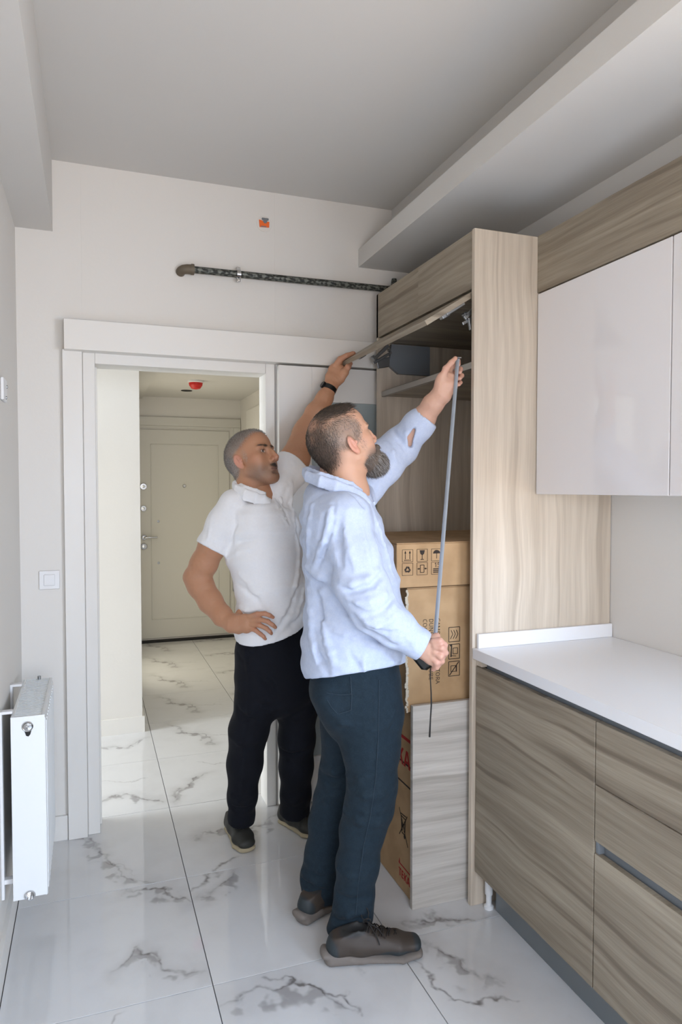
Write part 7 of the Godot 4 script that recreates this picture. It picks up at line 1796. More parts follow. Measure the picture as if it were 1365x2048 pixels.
	f.e(Vector3(0.469, 1.277, -2.778), Vector3(0.515, 1.253, -2.785), Vector3(0.472, 0.881, 0.038), 0.002, 0.002, 0.0012, 0.0012, 0.0039, 1)
	f.e(Vector3(0.775, 1.636, -2.825), Vector3(0.801, 1.608, -2.8), Vector3(0.549, 0.777, 0.307), 0.0017, 0.0017, 0.0028, 0.0028, 0.004)
	f.e(Vector3(0.801, 1.608, -2.8), Vector3(0.817, 1.56, -2.791), Vector3(0.86, 0.369, 0.352), 0.0028, 0.0028, 0.0017, 0.0017, 0.004)
	f.e(Vector3(0.7, 1.469, -2.761), Vector3(0.708, 1.425, -2.712), Vector3(0.418, 0.71, 0.567), 0.0026, 0.0026, 0.0032, 0.0032, 0.006)
	f.e(Vector3(0.708, 1.425, -2.712), Vector3(0.727, 1.381, -2.692), Vector3(0.718, 0.529, 0.453), 0.0032, 0.0032, 0.0032, 0.0032, 0.006)
	f.e(Vector3(0.727, 1.381, -2.692), Vector3(0.743, 1.353, -2.687), Vector3(0.844, 0.492, 0.212), 0.0032, 0.0032, 0.0026, 0.0026, 0.006)
	f.e(Vector3(0.712, 1.477, -2.757), Vector3(0.726, 1.437, -2.731), Vector3(0.615, 0.569, 0.547), 0.0032, 0.0032, 0.004, 0.004, 0.0065, 1)
	f.e(Vector3(0.726, 1.437, -2.731), Vector3(0.743, 1.393, -2.701), Vector3(0.615, 0.59, 0.523), 0.004, 0.004, 0.004, 0.004, 0.0065, 1)
	f.e(Vector3(0.743, 1.393, -2.701), Vector3(0.752, 1.361, -2.692), Vector3(0.815, 0.377, 0.439), 0.004, 0.004, 0.0032, 0.0032, 0.0065, 1)

func form_one_collar(f: Field) -> void:
	f.e(Vector3(0.557, 1.51, -2.852), Vector3(0.555, 1.494, -2.799), Vector3(-0.002, 0.955, 0.296), 0.0207, 0.007, 0.0244, 0.007, 0.005)
	f.e(Vector3(0.555, 1.494, -2.799), Vector3(0.581, 1.474, -2.749), Vector3(0.176, 0.943, 0.281), 0.0244, 0.007, 0.0251, 0.007, 0.005)
	f.e(Vector3(0.581, 1.474, -2.749), Vector3(0.621, 1.46, -2.723), Vector3(0.259, 0.958, 0.126), 0.0251, 0.007, 0.024, 0.007, 0.005)
	f.e(Vector3(0.621, 1.46, -2.723), Vector3(0.655, 1.453, -2.721), Vector3(0.178, 0.984, -0.023), 0.024, 0.007, 0.0181, 0.006, 0.005)
	f.e(Vector3(0.655, 1.453, -2.721), Vector3(0.682, 1.451, -2.731), Vector3(0.068, 0.996, -0.051), 0.0181, 0.006, 0.0101, 0.006, 0.005)
	f.e(Vector3(0.557, 1.51, -2.852), Vector3(0.595, 1.523, -2.892), Vector3(-0.165, 0.974, 0.156), 0.0207, 0.007, 0.0211, 0.007, 0.005)
	f.e(Vector3(0.595, 1.523, -2.892), Vector3(0.667, 1.517, -2.898), Vector3(0.082, 0.996, -0.038), 0.0211, 0.007, 0.0213, 0.007, 0.005)
	f.e(Vector3(0.667, 1.517, -2.898), Vector3(0.722, 1.506, -2.856), Vector3(0.142, 0.988, 0.066), 0.0213, 0.007, 0.0233, 0.007, 0.005)
	f.e(Vector3(0.722, 1.506, -2.856), Vector3(0.731, 1.481, -2.799), Vector3(0.079, 0.918, 0.389), 0.0233, 0.007, 0.0208, 0.007, 0.005)
	f.e(Vector3(0.731, 1.481, -2.799), Vector3(0.728, 1.453, -2.757), Vector3(-0.024, 0.832, 0.554), 0.0208, 0.007, 0.0123, 0.006, 0.005)
	f.e(Vector3(0.562, 1.522, -2.843), Vector3(0.584, 1.498, -2.762), Vector3(0.097, 0.959, 0.268), 0.0165, 0.006, 0.0161, 0.006, 0.005)
	f.e(Vector3(0.584, 1.498, -2.762), Vector3(0.624, 1.484, -2.737), Vector3(0.26, 0.957, 0.127), 0.0161, 0.006, 0.0161, 0.006, 0.005)
	f.e(Vector3(0.624, 1.484, -2.737), Vector3(0.66, 1.473, -2.734), Vector3(0.27, 0.963, -0.013), 0.0161, 0.006, 0.0141, 0.006, 0.005)
	f.e(Vector3(0.649, 1.458, -2.722), Vector3(0.674, 1.439, -2.723), Vector3(0.587, 0.789, 0.183), 0.016, 0.006, 0.0081, 0.006, 0.012)
	f.e(Vector3(0.723, 1.477, -2.791), Vector3(0.731, 1.44, -2.744), Vector3(0.799, 0.538, 0.269), 0.0186, 0.006, 0.0102, 0.006, 0.012)

func form_one_trousers(f: Field) -> void:
	f.e(Vector3(0.706, 0.907, -2.793), Vector3(0.709, 0.826, -2.794), Vector3(0.94, 0.033, 0.34), 0.1374, 0.128, 0.1553, 0.13, 0.03)
	f.e(Vector3(0.709, 0.826, -2.794), Vector3(0.718, 0.742, -2.793), Vector3(0.935, 0.105, 0.34), 0.1553, 0.13, 0.1629, 0.13, 0.03)
	f.e(Vector3(0.718, 0.742, -2.793), Vector3(0.721, 0.667, -2.795), Vector3(0.94, 0.022, 0.34), 0.1629, 0.13, 0.1632, 0.125, 0.03)
	f.e(Vector3(0.64, 0.707, -2.793), Vector3(0.637, 0.624, -2.791), Vector3(0.94, -0.025, 0.34), 0.087, 0.1, 0.0849, 0.1, 0.03)
	f.e(Vector3(0.637, 0.624, -2.791), Vector3(0.606, 0.497, -2.808), Vector3(0.905, -0.261, 0.336), 0.0849, 0.1, 0.079, 0.09, 0.03)
	f.e(Vector3(0.606, 0.497, -2.808), Vector3(0.593, 0.352, -2.829), Vector3(0.931, -0.133, 0.341), 0.079, 0.09, 0.0711, 0.078, 0.03)
	f.e(Vector3(0.593, 0.352, -2.829), Vector3(0.586, 0.205, -2.848), Vector3(0.936, -0.091, 0.341), 0.0711, 0.078, 0.059, 0.066, 0.03)
	f.e(Vector3(0.586, 0.205, -2.848), Vector3(0.586, 0.109, -2.871), Vector3(0.936, -0.082, 0.341), 0.059, 0.066, 0.0521, 0.058, 0.03)
	f.e(Vector3(0.586, 0.109, -2.871), Vector3(0.589, 0.034, -2.878), Vector3(0.941, 0.009, 0.339), 0.0521, 0.058, 0.049, 0.056, 0.03)
	f.e(Vector3(0.813, 0.662, -2.82), Vector3(0.819, 0.563, -2.819), Vector3(0.94, 0.061, 0.337), 0.0895, 0.1, 0.0822, 0.098, 0.03)
	f.e(Vector3(0.819, 0.563, -2.819), Vector3(0.821, 0.423, -2.835), Vector3(0.94, -0.025, 0.34), 0.0822, 0.098, 0.0753, 0.085, 0.03)
	f.e(Vector3(0.821, 0.423, -2.835), Vector3(0.823, 0.297, -2.851), Vector3(0.94, -0.027, 0.34), 0.0753, 0.085, 0.0703, 0.074, 0.03)
	f.e(Vector3(0.823, 0.297, -2.851), Vector3(0.828, 0.165, -2.876), Vector3(0.94, -0.031, 0.34), 0.0703, 0.074, 0.0634, 0.065, 0.03)
	f.e(Vector3(0.828, 0.165, -2.876), Vector3(0.827, 0.088, -2.89), Vector3(0.937, -0.07, 0.341), 0.0634, 0.065, 0.0593, 0.06, 0.03)
	f.e(Vector3(0.827, 0.088, -2.89), Vector3(0.826, 0.019, -2.893), Vector3(0.94, -0.037, 0.341), 0.0593, 0.06, 0.0572, 0.058, 0.03)
	f.cut(Vector3(0.591, 0.083, -2.874), Vector3(-0.079, -0.99, -0.119), 0.006)
	f.e(Vector3(0.576, 0.85, -2.736), Vector3(0.583, 0.791, -2.724), Vector3(0.84, 0.204, 0.502), 0.0024, 0.0024, 0.0035, 0.0035, 0.01)
	f.e(Vector3(0.583, 0.791, -2.724), Vector3(0.59, 0.734, -2.708), Vector3(0.743, 0.262, 0.616), 0.0035, 0.0035, 0.0047, 0.0047, 0.01)
	f.e(Vector3(0.59, 0.734, -2.708), Vector3(0.587, 0.674, -2.706), Vector3(0.936, -0.032, 0.352), 0.0047, 0.0047, 0.0047, 0.0047, 0.01)
	f.e(Vector3(0.587, 0.674, -2.706), Vector3(0.584, 0.616, -2.702), Vector3(0.842, -0.004, 0.539), 0.0047, 0.0047, 0.0047, 0.0047, 0.01)
	f.e(Vector3(0.584, 0.616, -2.702), Vector3(0.58, 0.557, -2.717), Vector3(0.78, 0.111, -0.616), 0.0047, 0.0047, 0.0047, 0.0047, 0.01)
	f.e(Vector3(0.58, 0.557, -2.717), Vector3(0.573, 0.503, -2.719), Vector3(0.973, -0.126, 0.193), 0.0047, 0.0047, 0.0047, 0.0047, 0.01)
	f.e(Vector3(0.573, 0.503, -2.719), Vector3(0.569, 0.444, -2.733), Vector3(0.8, 0.09, -0.593), 0.0047, 0.0047, 0.0047, 0.0047, 0.01)
	f.e(Vector3(0.569, 0.444, -2.733), Vector3(0.569, 0.377, -2.748), Vector3(0.894, 0.097, -0.438), 0.0047, 0.0047, 0.0038, 0.0038, 0.01)
	f.e(Vector3(0.569, 0.377, -2.748), Vector3(0.568, 0.311, -2.758), Vector3(0.955, 0.034, -0.295), 0.0038, 0.0038, 0.0028, 0.0028, 0.01)
	f.e(Vector3(0.568, 0.311, -2.758), Vector3(0.569, 0.242, -2.777), Vector3(0.852, 0.141, -0.504), 0.0028, 0.0028, 0.0019, 0.0019, 0.01)
	f.e(Vector3(0.691, 0.658, -2.67), Vector3(0.662, 0.718, -2.668), Vector3(0.899, 0.433, 0.062), 0.0061, 0.0061, 0.0111, 0.0111, 0.0182, 1)
	f.e(Vector3(0.662, 0.718, -2.668), Vector3(0.625, 0.753, -2.683), Vector3(0.633, 0.745, 0.208), 0.0111, 0.0111, 0.0051, 0.0051, 0.0182, 1)
	f.e(Vector3(0.684, 0.607, -2.693), Vector3(0.636, 0.644, -2.688), Vector3(0.611, 0.791, 0.04), 0.0041, 0.0041, 0.0089, 0.0089, 0.015)
	f.e(Vector3(0.636, 0.644, -2.688), Vector3(0.588, 0.655, -2.704), Vector3(0.202, 0.979, 0.04), 0.0089, 0.0089, 0.0032, 0.0032, 0.015)
	f.e(Vector3(0.546, 0.614, -2.746), Vector3(0.563, 0.579, -2.722), Vector3(0.626, 0.625, 0.467), 0.0041, 0.0041, 0.0101, 0.0101, 0.0182, 1)
	f.e(Vector3(0.563, 0.579, -2.722), Vector3(0.607, 0.574, -2.698), Vector3(0.135, 0.991, -0.014), 0.0101, 0.0101, 0.0041, 0.0041, 0.0182, 1)
	f.e(Vector3(0.522, 0.495, -2.78), Vector3(0.553, 0.477, -2.734), Vector3(0.339, 0.929, 0.149), 0.0032, 0.0032, 0.0089, 0.0089, 0.016)
	f.e(Vector3(0.553, 0.477, -2.734), Vector3(0.622, 0.483, -2.719), Vector3(-0.096, 0.995, -0.014), 0.0089, 0.0089, 0.0032, 0.0032, 0.016)
	f.e(Vector3(0.53, 0.233, -2.81), Vector3(0.562, 0.22, -2.782), Vector3(0.32, 0.942, 0.101), 0.0032, 0.0032, 0.0089, 0.0089, 0.014)
	f.e(Vector3(0.562, 0.22, -2.782), Vector3(0.617, 0.23, -2.786), Vector3(-0.176, 0.978, 0.115), 0.0089, 0.0089, 0.0041, 0.0041, 0.014)
	f.e(Vector3(0.527, 0.188, -2.809), Vector3(0.562, 0.173, -2.784), Vector3(0.343, 0.933, 0.11), 0.0041, 0.0041, 0.0111, 0.0111, 0.0156, 1)
	f.e(Vector3(0.562, 0.173, -2.784), Vector3(0.617, 0.183, -2.789), Vector3(-0.17, 0.979, 0.114), 0.0111, 0.0111, 0.0051, 0.0051, 0.0156, 1)
	f.e(Vector3(0.781, 0.545, -2.725), Vector3(0.851, 0.557, -2.729), Vector3(-0.157, 0.982, 0.101), 0.0089, 0.0089, 0.0032, 0.0032, 0.016)
	f.e(Vector3(0.741, 0.392, -2.816), Vector3(0.789, 0.382, -2.755), Vector3(0.218, 0.976, -0.014), 0.0041, 0.0041, 0.0101, 0.0101, 0.0182, 1)
	f.e(Vector3(0.789, 0.382, -2.755), Vector3(0.855, 0.399, -2.756), Vector3(-0.244, 0.966, 0.082), 0.0101, 0.0101, 0.0041, 0.0041, 0.0182, 1)
	f.e(Vector3(0.76, 0.178, -2.857), Vector3(0.805, 0.161, -2.811), Vector3(0.293, 0.953, 0.079), 0.0032, 0.0032, 0.0089, 0.0089, 0.014)
	f.e(Vector3(0.805, 0.161, -2.811), Vector3(0.862, 0.163, -2.815), Vector3(-0.036, 0.995, 0.094), 0.0089, 0.0089, 0.0032, 0.0032, 0.014)
	f.e(Vector3(0.553, 0.837, -2.783), Vector3(0.568, 0.805, -2.741), Vector3(0.442, 0.786, 0.432), 0.0026, 0.0026, 0.0044, 0.0044, 0.0065, 1)
	f.e(Vector3(0.568, 0.805, -2.741), Vector3(0.584, 0.817, -2.718), Vector3(-0.02, 0.889, -0.458), 0.0044, 0.0044, 0.0044, 0.0044, 0.0065, 1)
	f.e(Vector3(0.584, 0.817, -2.718), Vector3(0.599, 0.855, -2.704), Vector3(-0.231, 0.41, -0.882), 0.0044, 0.0044, 0.0026, 0.0026, 0.0065, 1)

func cloth_soup(form: Callable, cell: float, ripple_seed: int, amp: float, freq: float) -> Soup:
	var f := Field.new()
	form.call(f)
	if amp > 0.0:
		f.ripple = noise(ripple_seed, freq, 3)
		f.ripple_amp = amp
	var s := Soup.new()
	f.net(cell, s)
	return s

func hand_into(s: Soup, form: Callable, base: Color, warm: Color) -> void:
	var f := Field.new()
	form.call(f)
	f.ripple = noise(51, 60.0, 2)
	f.ripple_amp = 0.0007
	# warmer knuckles and finger ends
	for i in f.a.size():
		if f.r1[i].y < 0.0100:
			f.paints.append([f.a[i] + f.d[i], Basis(), Vector3.ONE * f.r1[i].x * 1.5, warm, 0.7])
	f.net(0.0030, s, base, true)

func body_into(s: Soup, form: Callable, base: Color) -> void:
	var f := Field.new()
	form.call(f)
	f.net(0.0065, s, base, true)

# shoes in their own axes: x towards the toe, y up, z across
func shoe_upper(T: Transform3D, chunky: bool) -> Soup:
	var f := Field.new()
	f.T = T
	var h := 0.029 if chunky else 0.020
	var Z := Vector3(0, 0, 1)
	f.e(Vector3(-0.095, h + 0.020, 0), Vector3(-0.03, h + 0.024, 0.002), Z, 0.034, 0.030, 0.037, 0.034, 0.02)
	f.e(Vector3(-0.03, h + 0.024, 0.002), Vector3(0.06, h + 0.018, 0.002), Z, 0.037, 0.034, 0.044, 0.026, 0.02)
	f.e(Vector3(0.06, h + 0.018, 0.002), Vector3(0.105, h + 0.014, 0), Z, 0.044, 0.026, 0.037, 0.021, 0.02)
	f.e(Vector3(-0.088, h + 0.02, 0), Vector3(-0.088, h + 0.052, 0), Z, 0.032, 0.030, 0.029, 0.030, 0.02)
	f.e(Vector3(-0.06, h + 0.04, 0), Vector3(-0.05, h + 0.070, 0), Z, 0.034, 0.050, 0.030, 0.046, 0.02)
	f.e(Vector3(-0.02, h + 0.055, 0), Vector3(0.055, h + 0.030, 0), Z, 0.028, 0.016, 0.030, 0.014, 0.02)
	f.e(Vector3(-0.075, h + 0.076, 0), Vector3(-0.03, h + 0.078, 0), Z, 0.024, 0.012, 0.022, 0.012, 0.006, 1)
	f.cut(Vector3(0, h - 0.006, 0), Vector3(0, -1, 0))
	f.cut(Vector3(-0.05, h + 0.074, 0), Vector3(-0.25, 1, 0))
	var s := Soup.new()
	if chunky:
		f.paint(Vector3(0.125, h + 0.012, 0), Vector3(0.040, 0.040, 0.06), Color(0.022, 0.030, 0.034), 0.15)
		f.paint(Vector3(0.05, h - 0.002, 0.05), Vector3(0.07, 0.022, 0.03), Color(0.022, 0.030, 0.034), 0.15)
		f.paint(Vector3(-0.112, h + 0.018, 0), Vector3(0.034, 0.040, 0.06), Color(0.022, 0.030, 0.034), 0.15)
		f.paint(Vector3(-0.06, h + 0.075, 0), Vector3(0.06, 0.018, 0.06), Color(0.025, 0.024, 0.024), 0.2)
		f.net(0.0045, s, Color(0.047, 0.032, 0.024), true)
	else:
		f.net(0.0045, s, Color(0.024, 0.024, 0.023), true)
	return s

func shoe_sole(T: Transform3D, chunky: bool) -> Soup:
	var f := Field.new()
	f.T = T
	var Z := Vector3(0, 0, 1)
	if chunky:
		f.e(Vector3(-0.108, 0.018, 0), Vector3(-0.03, 0.015, 0), Z, 0.036, 0.024, 0.037, 0.019, 0.01)
		f.e(Vector3(-0.03, 0.015, 0), Vector3(0.07, 0.012, 0.002), Z, 0.037, 0.018, 0.045, 0.015, 0.01)
		f.e(Vector3(0.07, 0.012, 0.002), Vector3(0.114, 0.017, 0), Z, 0.045, 0.015, 0.036, 0.014, 0.01)
		f.e(Vector3(-0.124, 0.034, 0), Vector3(-0.06, 0.027, 0), Z, 0.033, 0.014, 0.036, 0.010, 0.01)
		f.cut(Vector3(0, 0.001, 0), Vector3(0, -1, 0))
		f.e(Vector3(-0.030, -0.004, 0), Vector3(0.02, -0.004, 0), Z, 0.08, 0.010, 0.08, 0.008, 0.006, 1)
		f.e(Vector3(-0.16, -0.006, 0), Vector3(-0.125, -0.012, 0), Z, 0.08, 0.020, 0.08, 0.016, 0.01, 1)
	else:
		f.e(Vector3(-0.100, 0.012, 0), Vector3(-0.03, 0.012, 0), Z, 0.036, 0.016, 0.036, 0.015, 0.01)
		f.e(Vector3(-0.03, 0.012, 0), Vector3(0.065, 0.012, 0.002), Z, 0.036, 0.015, 0.047, 0.015, 0.01)
		f.e(Vector3(0.065, 0.012, 0.002), Vector3(0.108, 0.013, 0), Z, 0.047, 0.015, 0.038, 0.014, 0.01)
		f.cut(Vector3(0, 0.001, 0), Vector3(0, -1, 0))
	var s := Soup.new()
	f.net(0.004, s)
	return s

func shoe_laces(T: Transform3D, chunky: bool) -> Soup:
	var s := Soup.new()
	var h := 0.029 if chunky else 0.020
	for k in 5:
		var x := -0.012 + k * 0.0165
		var y := h + 0.0800 - k * 0.0078
		s.tube([T * Vector3(x - 0.004, y - 0.012, -0.024), T * Vector3(x, y + 0.001, -0.010), T * Vector3(x + 0.003, y + 0.001, 0.010), T * Vector3(x - 0.004, y - 0.012, 0.024)], [0.0024], 6)
		s.tube([T * Vector3(x + 0.012, y - 0.015, -0.024), T * Vector3(x + 0.004, y + 0.002, -0.006), T * Vector3(x - 0.002, y + 0.003, 0.010), T * Vector3(x - 0.010, y - 0.009, 0.024)], [0.0022], 6)
	if chunky:
		for q in [[0.018, 0.030], [0.012, -0.028]]:
			var loop := []
			for k in 9:
				var a := TAU * k / 8.0
				loop.append(T * (Vector3(-0.016, h + 0.092, 0.006) + Vector3(sin(a) * 0.010 - 0.004, 0.014 - cos(a) * 0.014, q[1] * sin(a * 0.5))))
			s.tube(loop, [0.0019], 6)
		s.tube([T * Vector3(-0.014, h + 0.088, 0.006), T * Vector3(-0.006, h + 0.078, 0.022), T * Vector3(0.004, h + 0.060, 0.034), T * Vector3(0.010, h + 0.040, 0.042)], [0.0019], 6)
		s.tube([T * Vector3(-0.014, h + 0.088, 0.006), T * Vector3(0.010, h + 0.074, 0.016), T * Vector3(0.026, h + 0.052, 0.032)], [0.0019], 6)
	return s

func shoe_place(heel: Vector3, toe: Vector3, scale_ := 1.0) -> Transform3D:
	var x := (toe - heel).normalized()
	var z := x.cross(Vector3.UP).normalized()
	return Transform3D(Basis(x * scale_, Vector3.UP * 1.05, z * 1.03), (heel + toe) * 0.5)

var made := {}

func job(key: String) -> void:
	var skin_one := Color(0.49, 0.25, 0.145)
	var skin_two := Color(0.58, 0.345, 0.25)
	match key:
		"one_body":
			var s := Soup.new()
			body_into(s, form_one_body, skin_one)
			hand_into(s, form_one_hip_hand, skin_one, Color(0.52, 0.25, 0.16, 0.5))
			hand_into(s, form_one_raised_hand, skin_one, Color(0.52, 0.25, 0.16, 0.4))
			made[key] = s
		"one_head":
			var s := Soup.new()
			made["one_hair"] = man_one_head(s, Transform3D(Basis(Vector3(0.6404, 0.3757, 0.7424), Vector3(-0.2202, 0.9800, -0.3060), Vector3(-0.8024, 0.0309, 0.6765)), Vector3(0.6285, 1.6172, -2.8198)), skin_one)
			made[key] = s
		"two_body":
			var s := Soup.new()
			body_into(s, form_two_body, skin_two)
			hand_into(s, form_two_far_hand, skin_two, Color(0.62, 0.32, 0.24, 0.5))
			hand_into(s, form_two_near_hand, skin_two, Color(0.60, 0.30, 0.24, 0.5))
			made[key] = s
		"two_head":
			var s := Soup.new()
			made["two_hair"] = man_two_head(s, Transform3D(Basis(Vector3(0.9238, 0.4563, -0.0976), Vector3(-0.4573, 0.9284, 0.0126), Vector3(0.0931, 0.0319, 1.0303)), Vector3(0.7833, 1.6493, -2.1480)), Color(0.57, 0.325, 0.215))
			made[key] = s
		"two_shirt": made[key] = cloth_soup(form_two_shirt, 0.0055, 61, 0.0020, 15.0)
		"two_collar": made[key] = cloth_soup(form_two_collar, 0.005, 62, 0.001, 30.0)
		"two_jeans": made[key] = cloth_soup(form_two_jeans, 0.0065, 63, 0.002, 14.0)
		"one_shirt": made[key] = cloth_soup(form_one_shirt, 0.006, 64, 0.0016, 10.0)
		"one_collar": made[key] = cloth_soup(form_one_collar, 0.005, 65, 0.0, 30.0)
		"one_trousers": made[key] = cloth_soup(form_one_trousers, 0.0075, 66, 0.002, 12.0)

func joined(a: Soup, b: Soup) -> Soup:
	var o := a.v.size()
	a.v.append_array(b.v); a.n.append_array(b.n); a.c.append_array(b.c); a.uv.append_array(b.uv)
	for k in b.i: a.i.append(k + o)
	return a

func footwear(person: Node3D, T: Transform3D, chunky: bool) -> void:
	var sh := put("shoe", shoe_upper(T, chunky).mesh(), M.shoe, person)
	put("sole", shoe_sole(T, chunky).mesh(), M.sole_grey if chunky else M.sole_cream, sh)
	put("laces", shoe_laces(T, chunky).mesh(), M.lace, sh)

func build_people() -> void:
	M.shoe = mat(Color.WHITE, 0.6)
	M.shoe.vertex_color_use_as_albedo = true
	M.sole_grey = mat(Color(0.44, 0.41, 0.385), 0.75)
	M.sole_cream = mat(Color(0.66, 0.61, 0.50), 0.7)
	M.watch = mat(Color(0.10, 0.10, 0.105), 0.3, 0.6)
	M.stitch = mat(Color(0.165, 0.225, 0.27), 0.85)
	M.lace = mat(Color(0.10, 0.085, 0.075), 0.7)
	var keys := ["two_shirt", "one_shirt", "two_head", "one_head", "two_jeans", "one_trousers", "two_body", "one_body", "two_collar", "one_collar"]
	for key in keys: made[key] = null
	made["one_hair"] = null
	made["two_hair"] = null
	var ids := []
	for key in keys:
		var k: String = key
		ids.append(WorkerThreadPool.add_task(func(): job(k), true))
	for id in ids: WorkerThreadPool.wait_for_task_completion(id)

	var one := put("person", joined(made["one_body"], made["one_head"]).mesh(), M.skin)
	tag(one, "grey haired man with dark moustache in white polo shirt, hand on his hip", "person")
	put("hair", made["one_hair"].mesh(), M.hair, one).set_meta("kind", "stuff")
	var p1 := put("polo_shirt", made["one_shirt"].mesh(), M.polo, one)
	put("collar", made["one_collar"].mesh(), M.polo, p1)
	for q in [Vector3(0.705, 1.419, -2.652), Vector3(0.721, 1.381, -2.645)]:
		var bt := Soup.new()
		bt.lathe([Vector2(0.005, 0), Vector2(0.005, 0.0025), Vector2(0, 0.003)], q, Vector3(-0.022, 0.131, 0.945), 14)
		put("button", bt.mesh(), M.white2, p1)
	put("trousers", made["one_trousers"].mesh(), M.chinos, one)
	footwear(one, shoe_place(Vector3(0.562, 0, -3.015), Vector3(0.592, 0, -2.750)), false)
	footwear(one, shoe_place(Vector3(0.785, 0, -3.005), Vector3(0.905, 0, -2.760)), false)
	# wrist watch
	var wa := Soup.new()
	var wc := Vector3(1.017, 1.948, -2.977)
	var wax := (Vector3(1.037, 1.982, -2.983) - Vector3(0.994, 1.906, -2.969)).normalized()
	wa.lathe([Vector2(0.030, -0.0105), Vector2(0.0345, -0.0095), Vector2(0.0345, 0.0095), Vector2(0.030, 0.0105), Vector2(0.030, -0.0105)], wc, wax, 28)
	var strap := put("wrist_watch", wa.mesh(), M.black, one)
	var wd := Soup.new()
	var wn := (Vector3(-0.856, 0.165, 0.164)).normalized()
	wn = (wn - wax * wn.dot(wax)).normalized()
	wd.lathe([Vector2(0, 0.0), Vector2(0.016, 0.0), Vector2(0.016, 0.008), Vector2(0.014, 0.010), Vector2(0, 0.010)], wc + wn * 0.031, wn, 24)
	put("watch_case", wd.mesh(), M.watch, strap)

	var two := put("person", joined(made["two_body"], made["two_head"]).mesh(), M.skin)
	tag(two, "bearded man in a light blue linen shirt and dark jeans holding up a tape measure", "person")
	put("hair", made["two_hair"][0].mesh(), M.hair, two).set_meta("kind", "stuff")
	var bd := put("beard", made["two_hair"][1].mesh(), M.hair, two)
	put("beard_hairs", made["two_hair"][2].mesh(), M.hair, bd).set_meta("kind", "stuff")
	var s2 := put("linen_shirt", made["two_shirt"].mesh(), M.linen, two)
	put("collar", made["two_collar"].mesh(), M.linen, s2)
	var je := put("jeans", made["two_jeans"].mesh(), M.jeans, two)
	# seams: back pocket and the long outer seam
	var sm := Soup.new()
	for line in [[Vector3(0.685, 0.862, -2.029), Vector3(0.704, 0.860, -2.020), Vector3(0.723, 0.857, -2.013), Vector3(0.740, 0.858, -2.006), Vector3(0.756, 0.861, -1.997)], [Vector3(0.756, 0.915, -2.006), Vector3(0.756, 0.901, -2.004), Vector3(0.756, 0.886, -2.001), Vector3(0.756, 0.872, -1.999), Vector3(0.756, 0.858, -1.996), Vector3(0.754, 0.844, -1.991), Vector3(0.753, 0.828, -1.991), Vector3(0.752, 0.813, -1.990), Vector3(0.734, 0.805, -1.999), Vector3(0.713, 0.800, -2.005), Vector3(0.697, 0.819, -2.015), Vector3(0.685, 0.842, -2.023)], [Vector3(0.846, 0.898, -1.990), Vector3(0.844, 0.884, -1.985), Vector3(0.841, 0.870, -1.980), Vector3(0.839, 0.855, -1.976), Vector3(0.838, 0.841, -1.972), Vector3(0.836, 0.826, -1.968), Vector3(0.834, 0.812, -1.965), Vector3(0.832, 0.797, -1.961), Vector3(0.831, 0.783, -1.958), Vector3(0.830, 0.768, -1.957), Vector3(0.829, 0.753, -1.954), Vector3(0.829, 0.736, -1.957), Vector3(0.830, 0.720, -1.958), Vector3(0.828, 0.705, -1.957), Vector3(0.827, 0.690, -1.956), Vector3(0.826, 0.674, -1.956), Vector3(0.825, 0.659, -1.956), Vector3(0.824, 0.643, -1.956), Vector3(0.824, 0.627, -1.958), Vector3(0.823, 0.611, -1.959), Vector3(0.822, 0.595, -1.960), Vector3(0.820, 0.580, -1.960), Vector3(0.817, 0.564, -1.960), Vector3(0.814, 0.550, -1.958), Vector3(0.813, 0.534, -1.959), Vector3(0.812, 0.516, -1.964), Vector3(0.810, 0.500, -1.966), Vector3(0.809, 0.483, -1.968), Vector3(0.806, 0.466, -1.971), Vector3(0.803, 0.450, -1.972), Vector3(0.802, 0.431, -1.980), Vector3(0.800, 0.414, -1.983), Vector3(0.798, 0.396, -1.988), Vector3(0.795, 0.379, -1.991), Vector3(0.793, 0.363, -1.992), Vector3(0.793, 0.344, -1.997), Vector3(0.792, 0.326, -2.001), Vector3(0.790, 0.310, -2.002), Vector3(0.788, 0.294, -2.003), Vector3(0.785, 0.279, -2.003), Vector3(0.784, 0.261, -2.005), Vector3(0.784, 0.242, -2.011), Vector3(0.785, 0.223, -2.016), Vector3(0.785, 0.204, -2.021), Vector3(0.789, 0.180, -2.033), Vector3(0.785, 0.168, -2.027), Vector3(0.781, 0.156, -2.020), Vector3(0.778, 0.143, -2.017)]]:
		sm.tube(line, [0.0009], 6)
	put("stitching", sm.mesh(), M.stitch, je)
	footwear(two, shoe_place(Vector3(0.692, 0, -2.030), Vector3(0.970, 0, -1.966), 1.27), true)
	footwear(two, shoe_place(Vector3(0.676, 0, -2.252), Vector3(0.92, 0, -2.37), 1.27), true)

	# tape measure: case in the lower hand, blade up to the hook in the raised hand, wrist strap hanging free
	var tm := thing("tape_measure", "black tape measure with its silver blade pulled up between the bearded man's hands", "tape measure", Vector3(0.958, 0.974, -1.911))
	var cs := Soup.new()
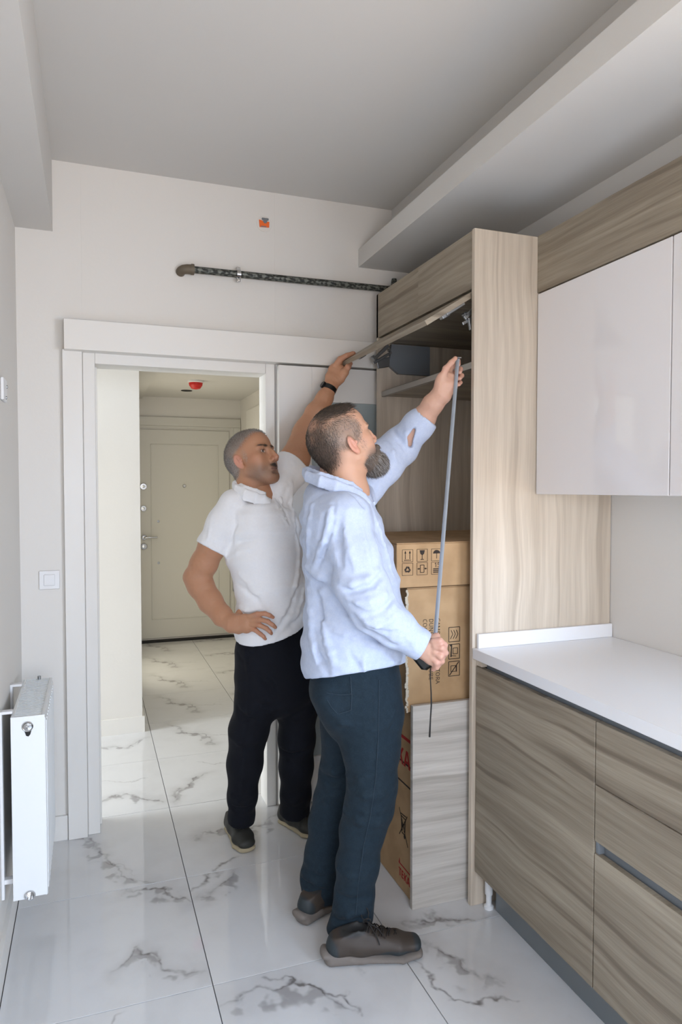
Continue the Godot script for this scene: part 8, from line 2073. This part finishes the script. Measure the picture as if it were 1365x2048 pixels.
	var cb := Basis(Vector3(0.541, -0.746, 0.329), Vector3(0.645, 0.626, 0.423), Vector3(-0.528, -0.016, 0.874)).orthonormalized()
	cs.box(Vector3(0.969, 0.974, -1.918), Vector3(0.066, 0.062, 0.030), 0.012, cb)
	shape("case", cs, M.case, tm)
	var bl := Soup.new()
	var b0 := Vector3(0.998, 0.998, -1.914)
	var b1 := Vector3(1.213, 1.954, -2.158)
	var bdir := (b1 - b0).normalized()
	var side := (Vector3(0.623, 0.018, 0.777) - bdir * bdir.dot(Vector3(0.623, 0.018, 0.777))).normalized()
	var face := bdir.cross(side)
	# the blade is slightly dished across its width
	for k in 6:
		var t0 := (k - 3) / 3.0
		var t1 := (k - 2) / 3.0
		var p0 := side * t0 * 0.0068 + face * t0 * t0 * 0.0022
		var p1b := side * t1 * 0.0068 + face * t1 * t1 * 0.0022
		var nn := face - side * (t0 + t1) * 0.26
		bl.flat_quad(b0 + p0, b0 + p1b, b1 + p1b, b1 + p0, nn.normalized())
		bl.flat_quad(b0 + p0 - face * 0.0004, b0 + p1b - face * 0.0004, b1 + p1b - face * 0.0004, b1 + p0 - face * 0.0004, -nn.normalized())
	shape("blade", bl, M.blade, tm)
	var hk := Soup.new()
	hk.box(b1 + bdir * 0.001 + face * 0.0, Vector3(0.017, 0.004, 0.002), 0.0005, Basis(side, bdir, face))
	hk.box(b1 + bdir * 0.003 + Vector3(0.941, 0.000, 0.340) * 0.006, Vector3(0.013, 0.002, 0.012), 0.0005, Basis(Vector3(0.941, 0.000, 0.340), Vector3(0.012, 0.999, -0.032), Vector3(-0.339, 0.034, 0.940)))
	shape("hook", hk, M.steel, tm)
	var st := Soup.new()
	st.tube([Vector3(0.981, 0.946, -1.902), Vector3(0.979, 0.917, -1.900), Vector3(0.980, 0.871, -1.896), Vector3(0.980, 0.833, -1.894), Vector3(0.977, 0.787, -1.894), Vector3(0.974, 0.734, -1.893)], [0.0016, 0.0016, 0.0020, 0.0024, 0.0022, 0.0030], 8)
	shape("wrist_strap", st, M.lace, tm)
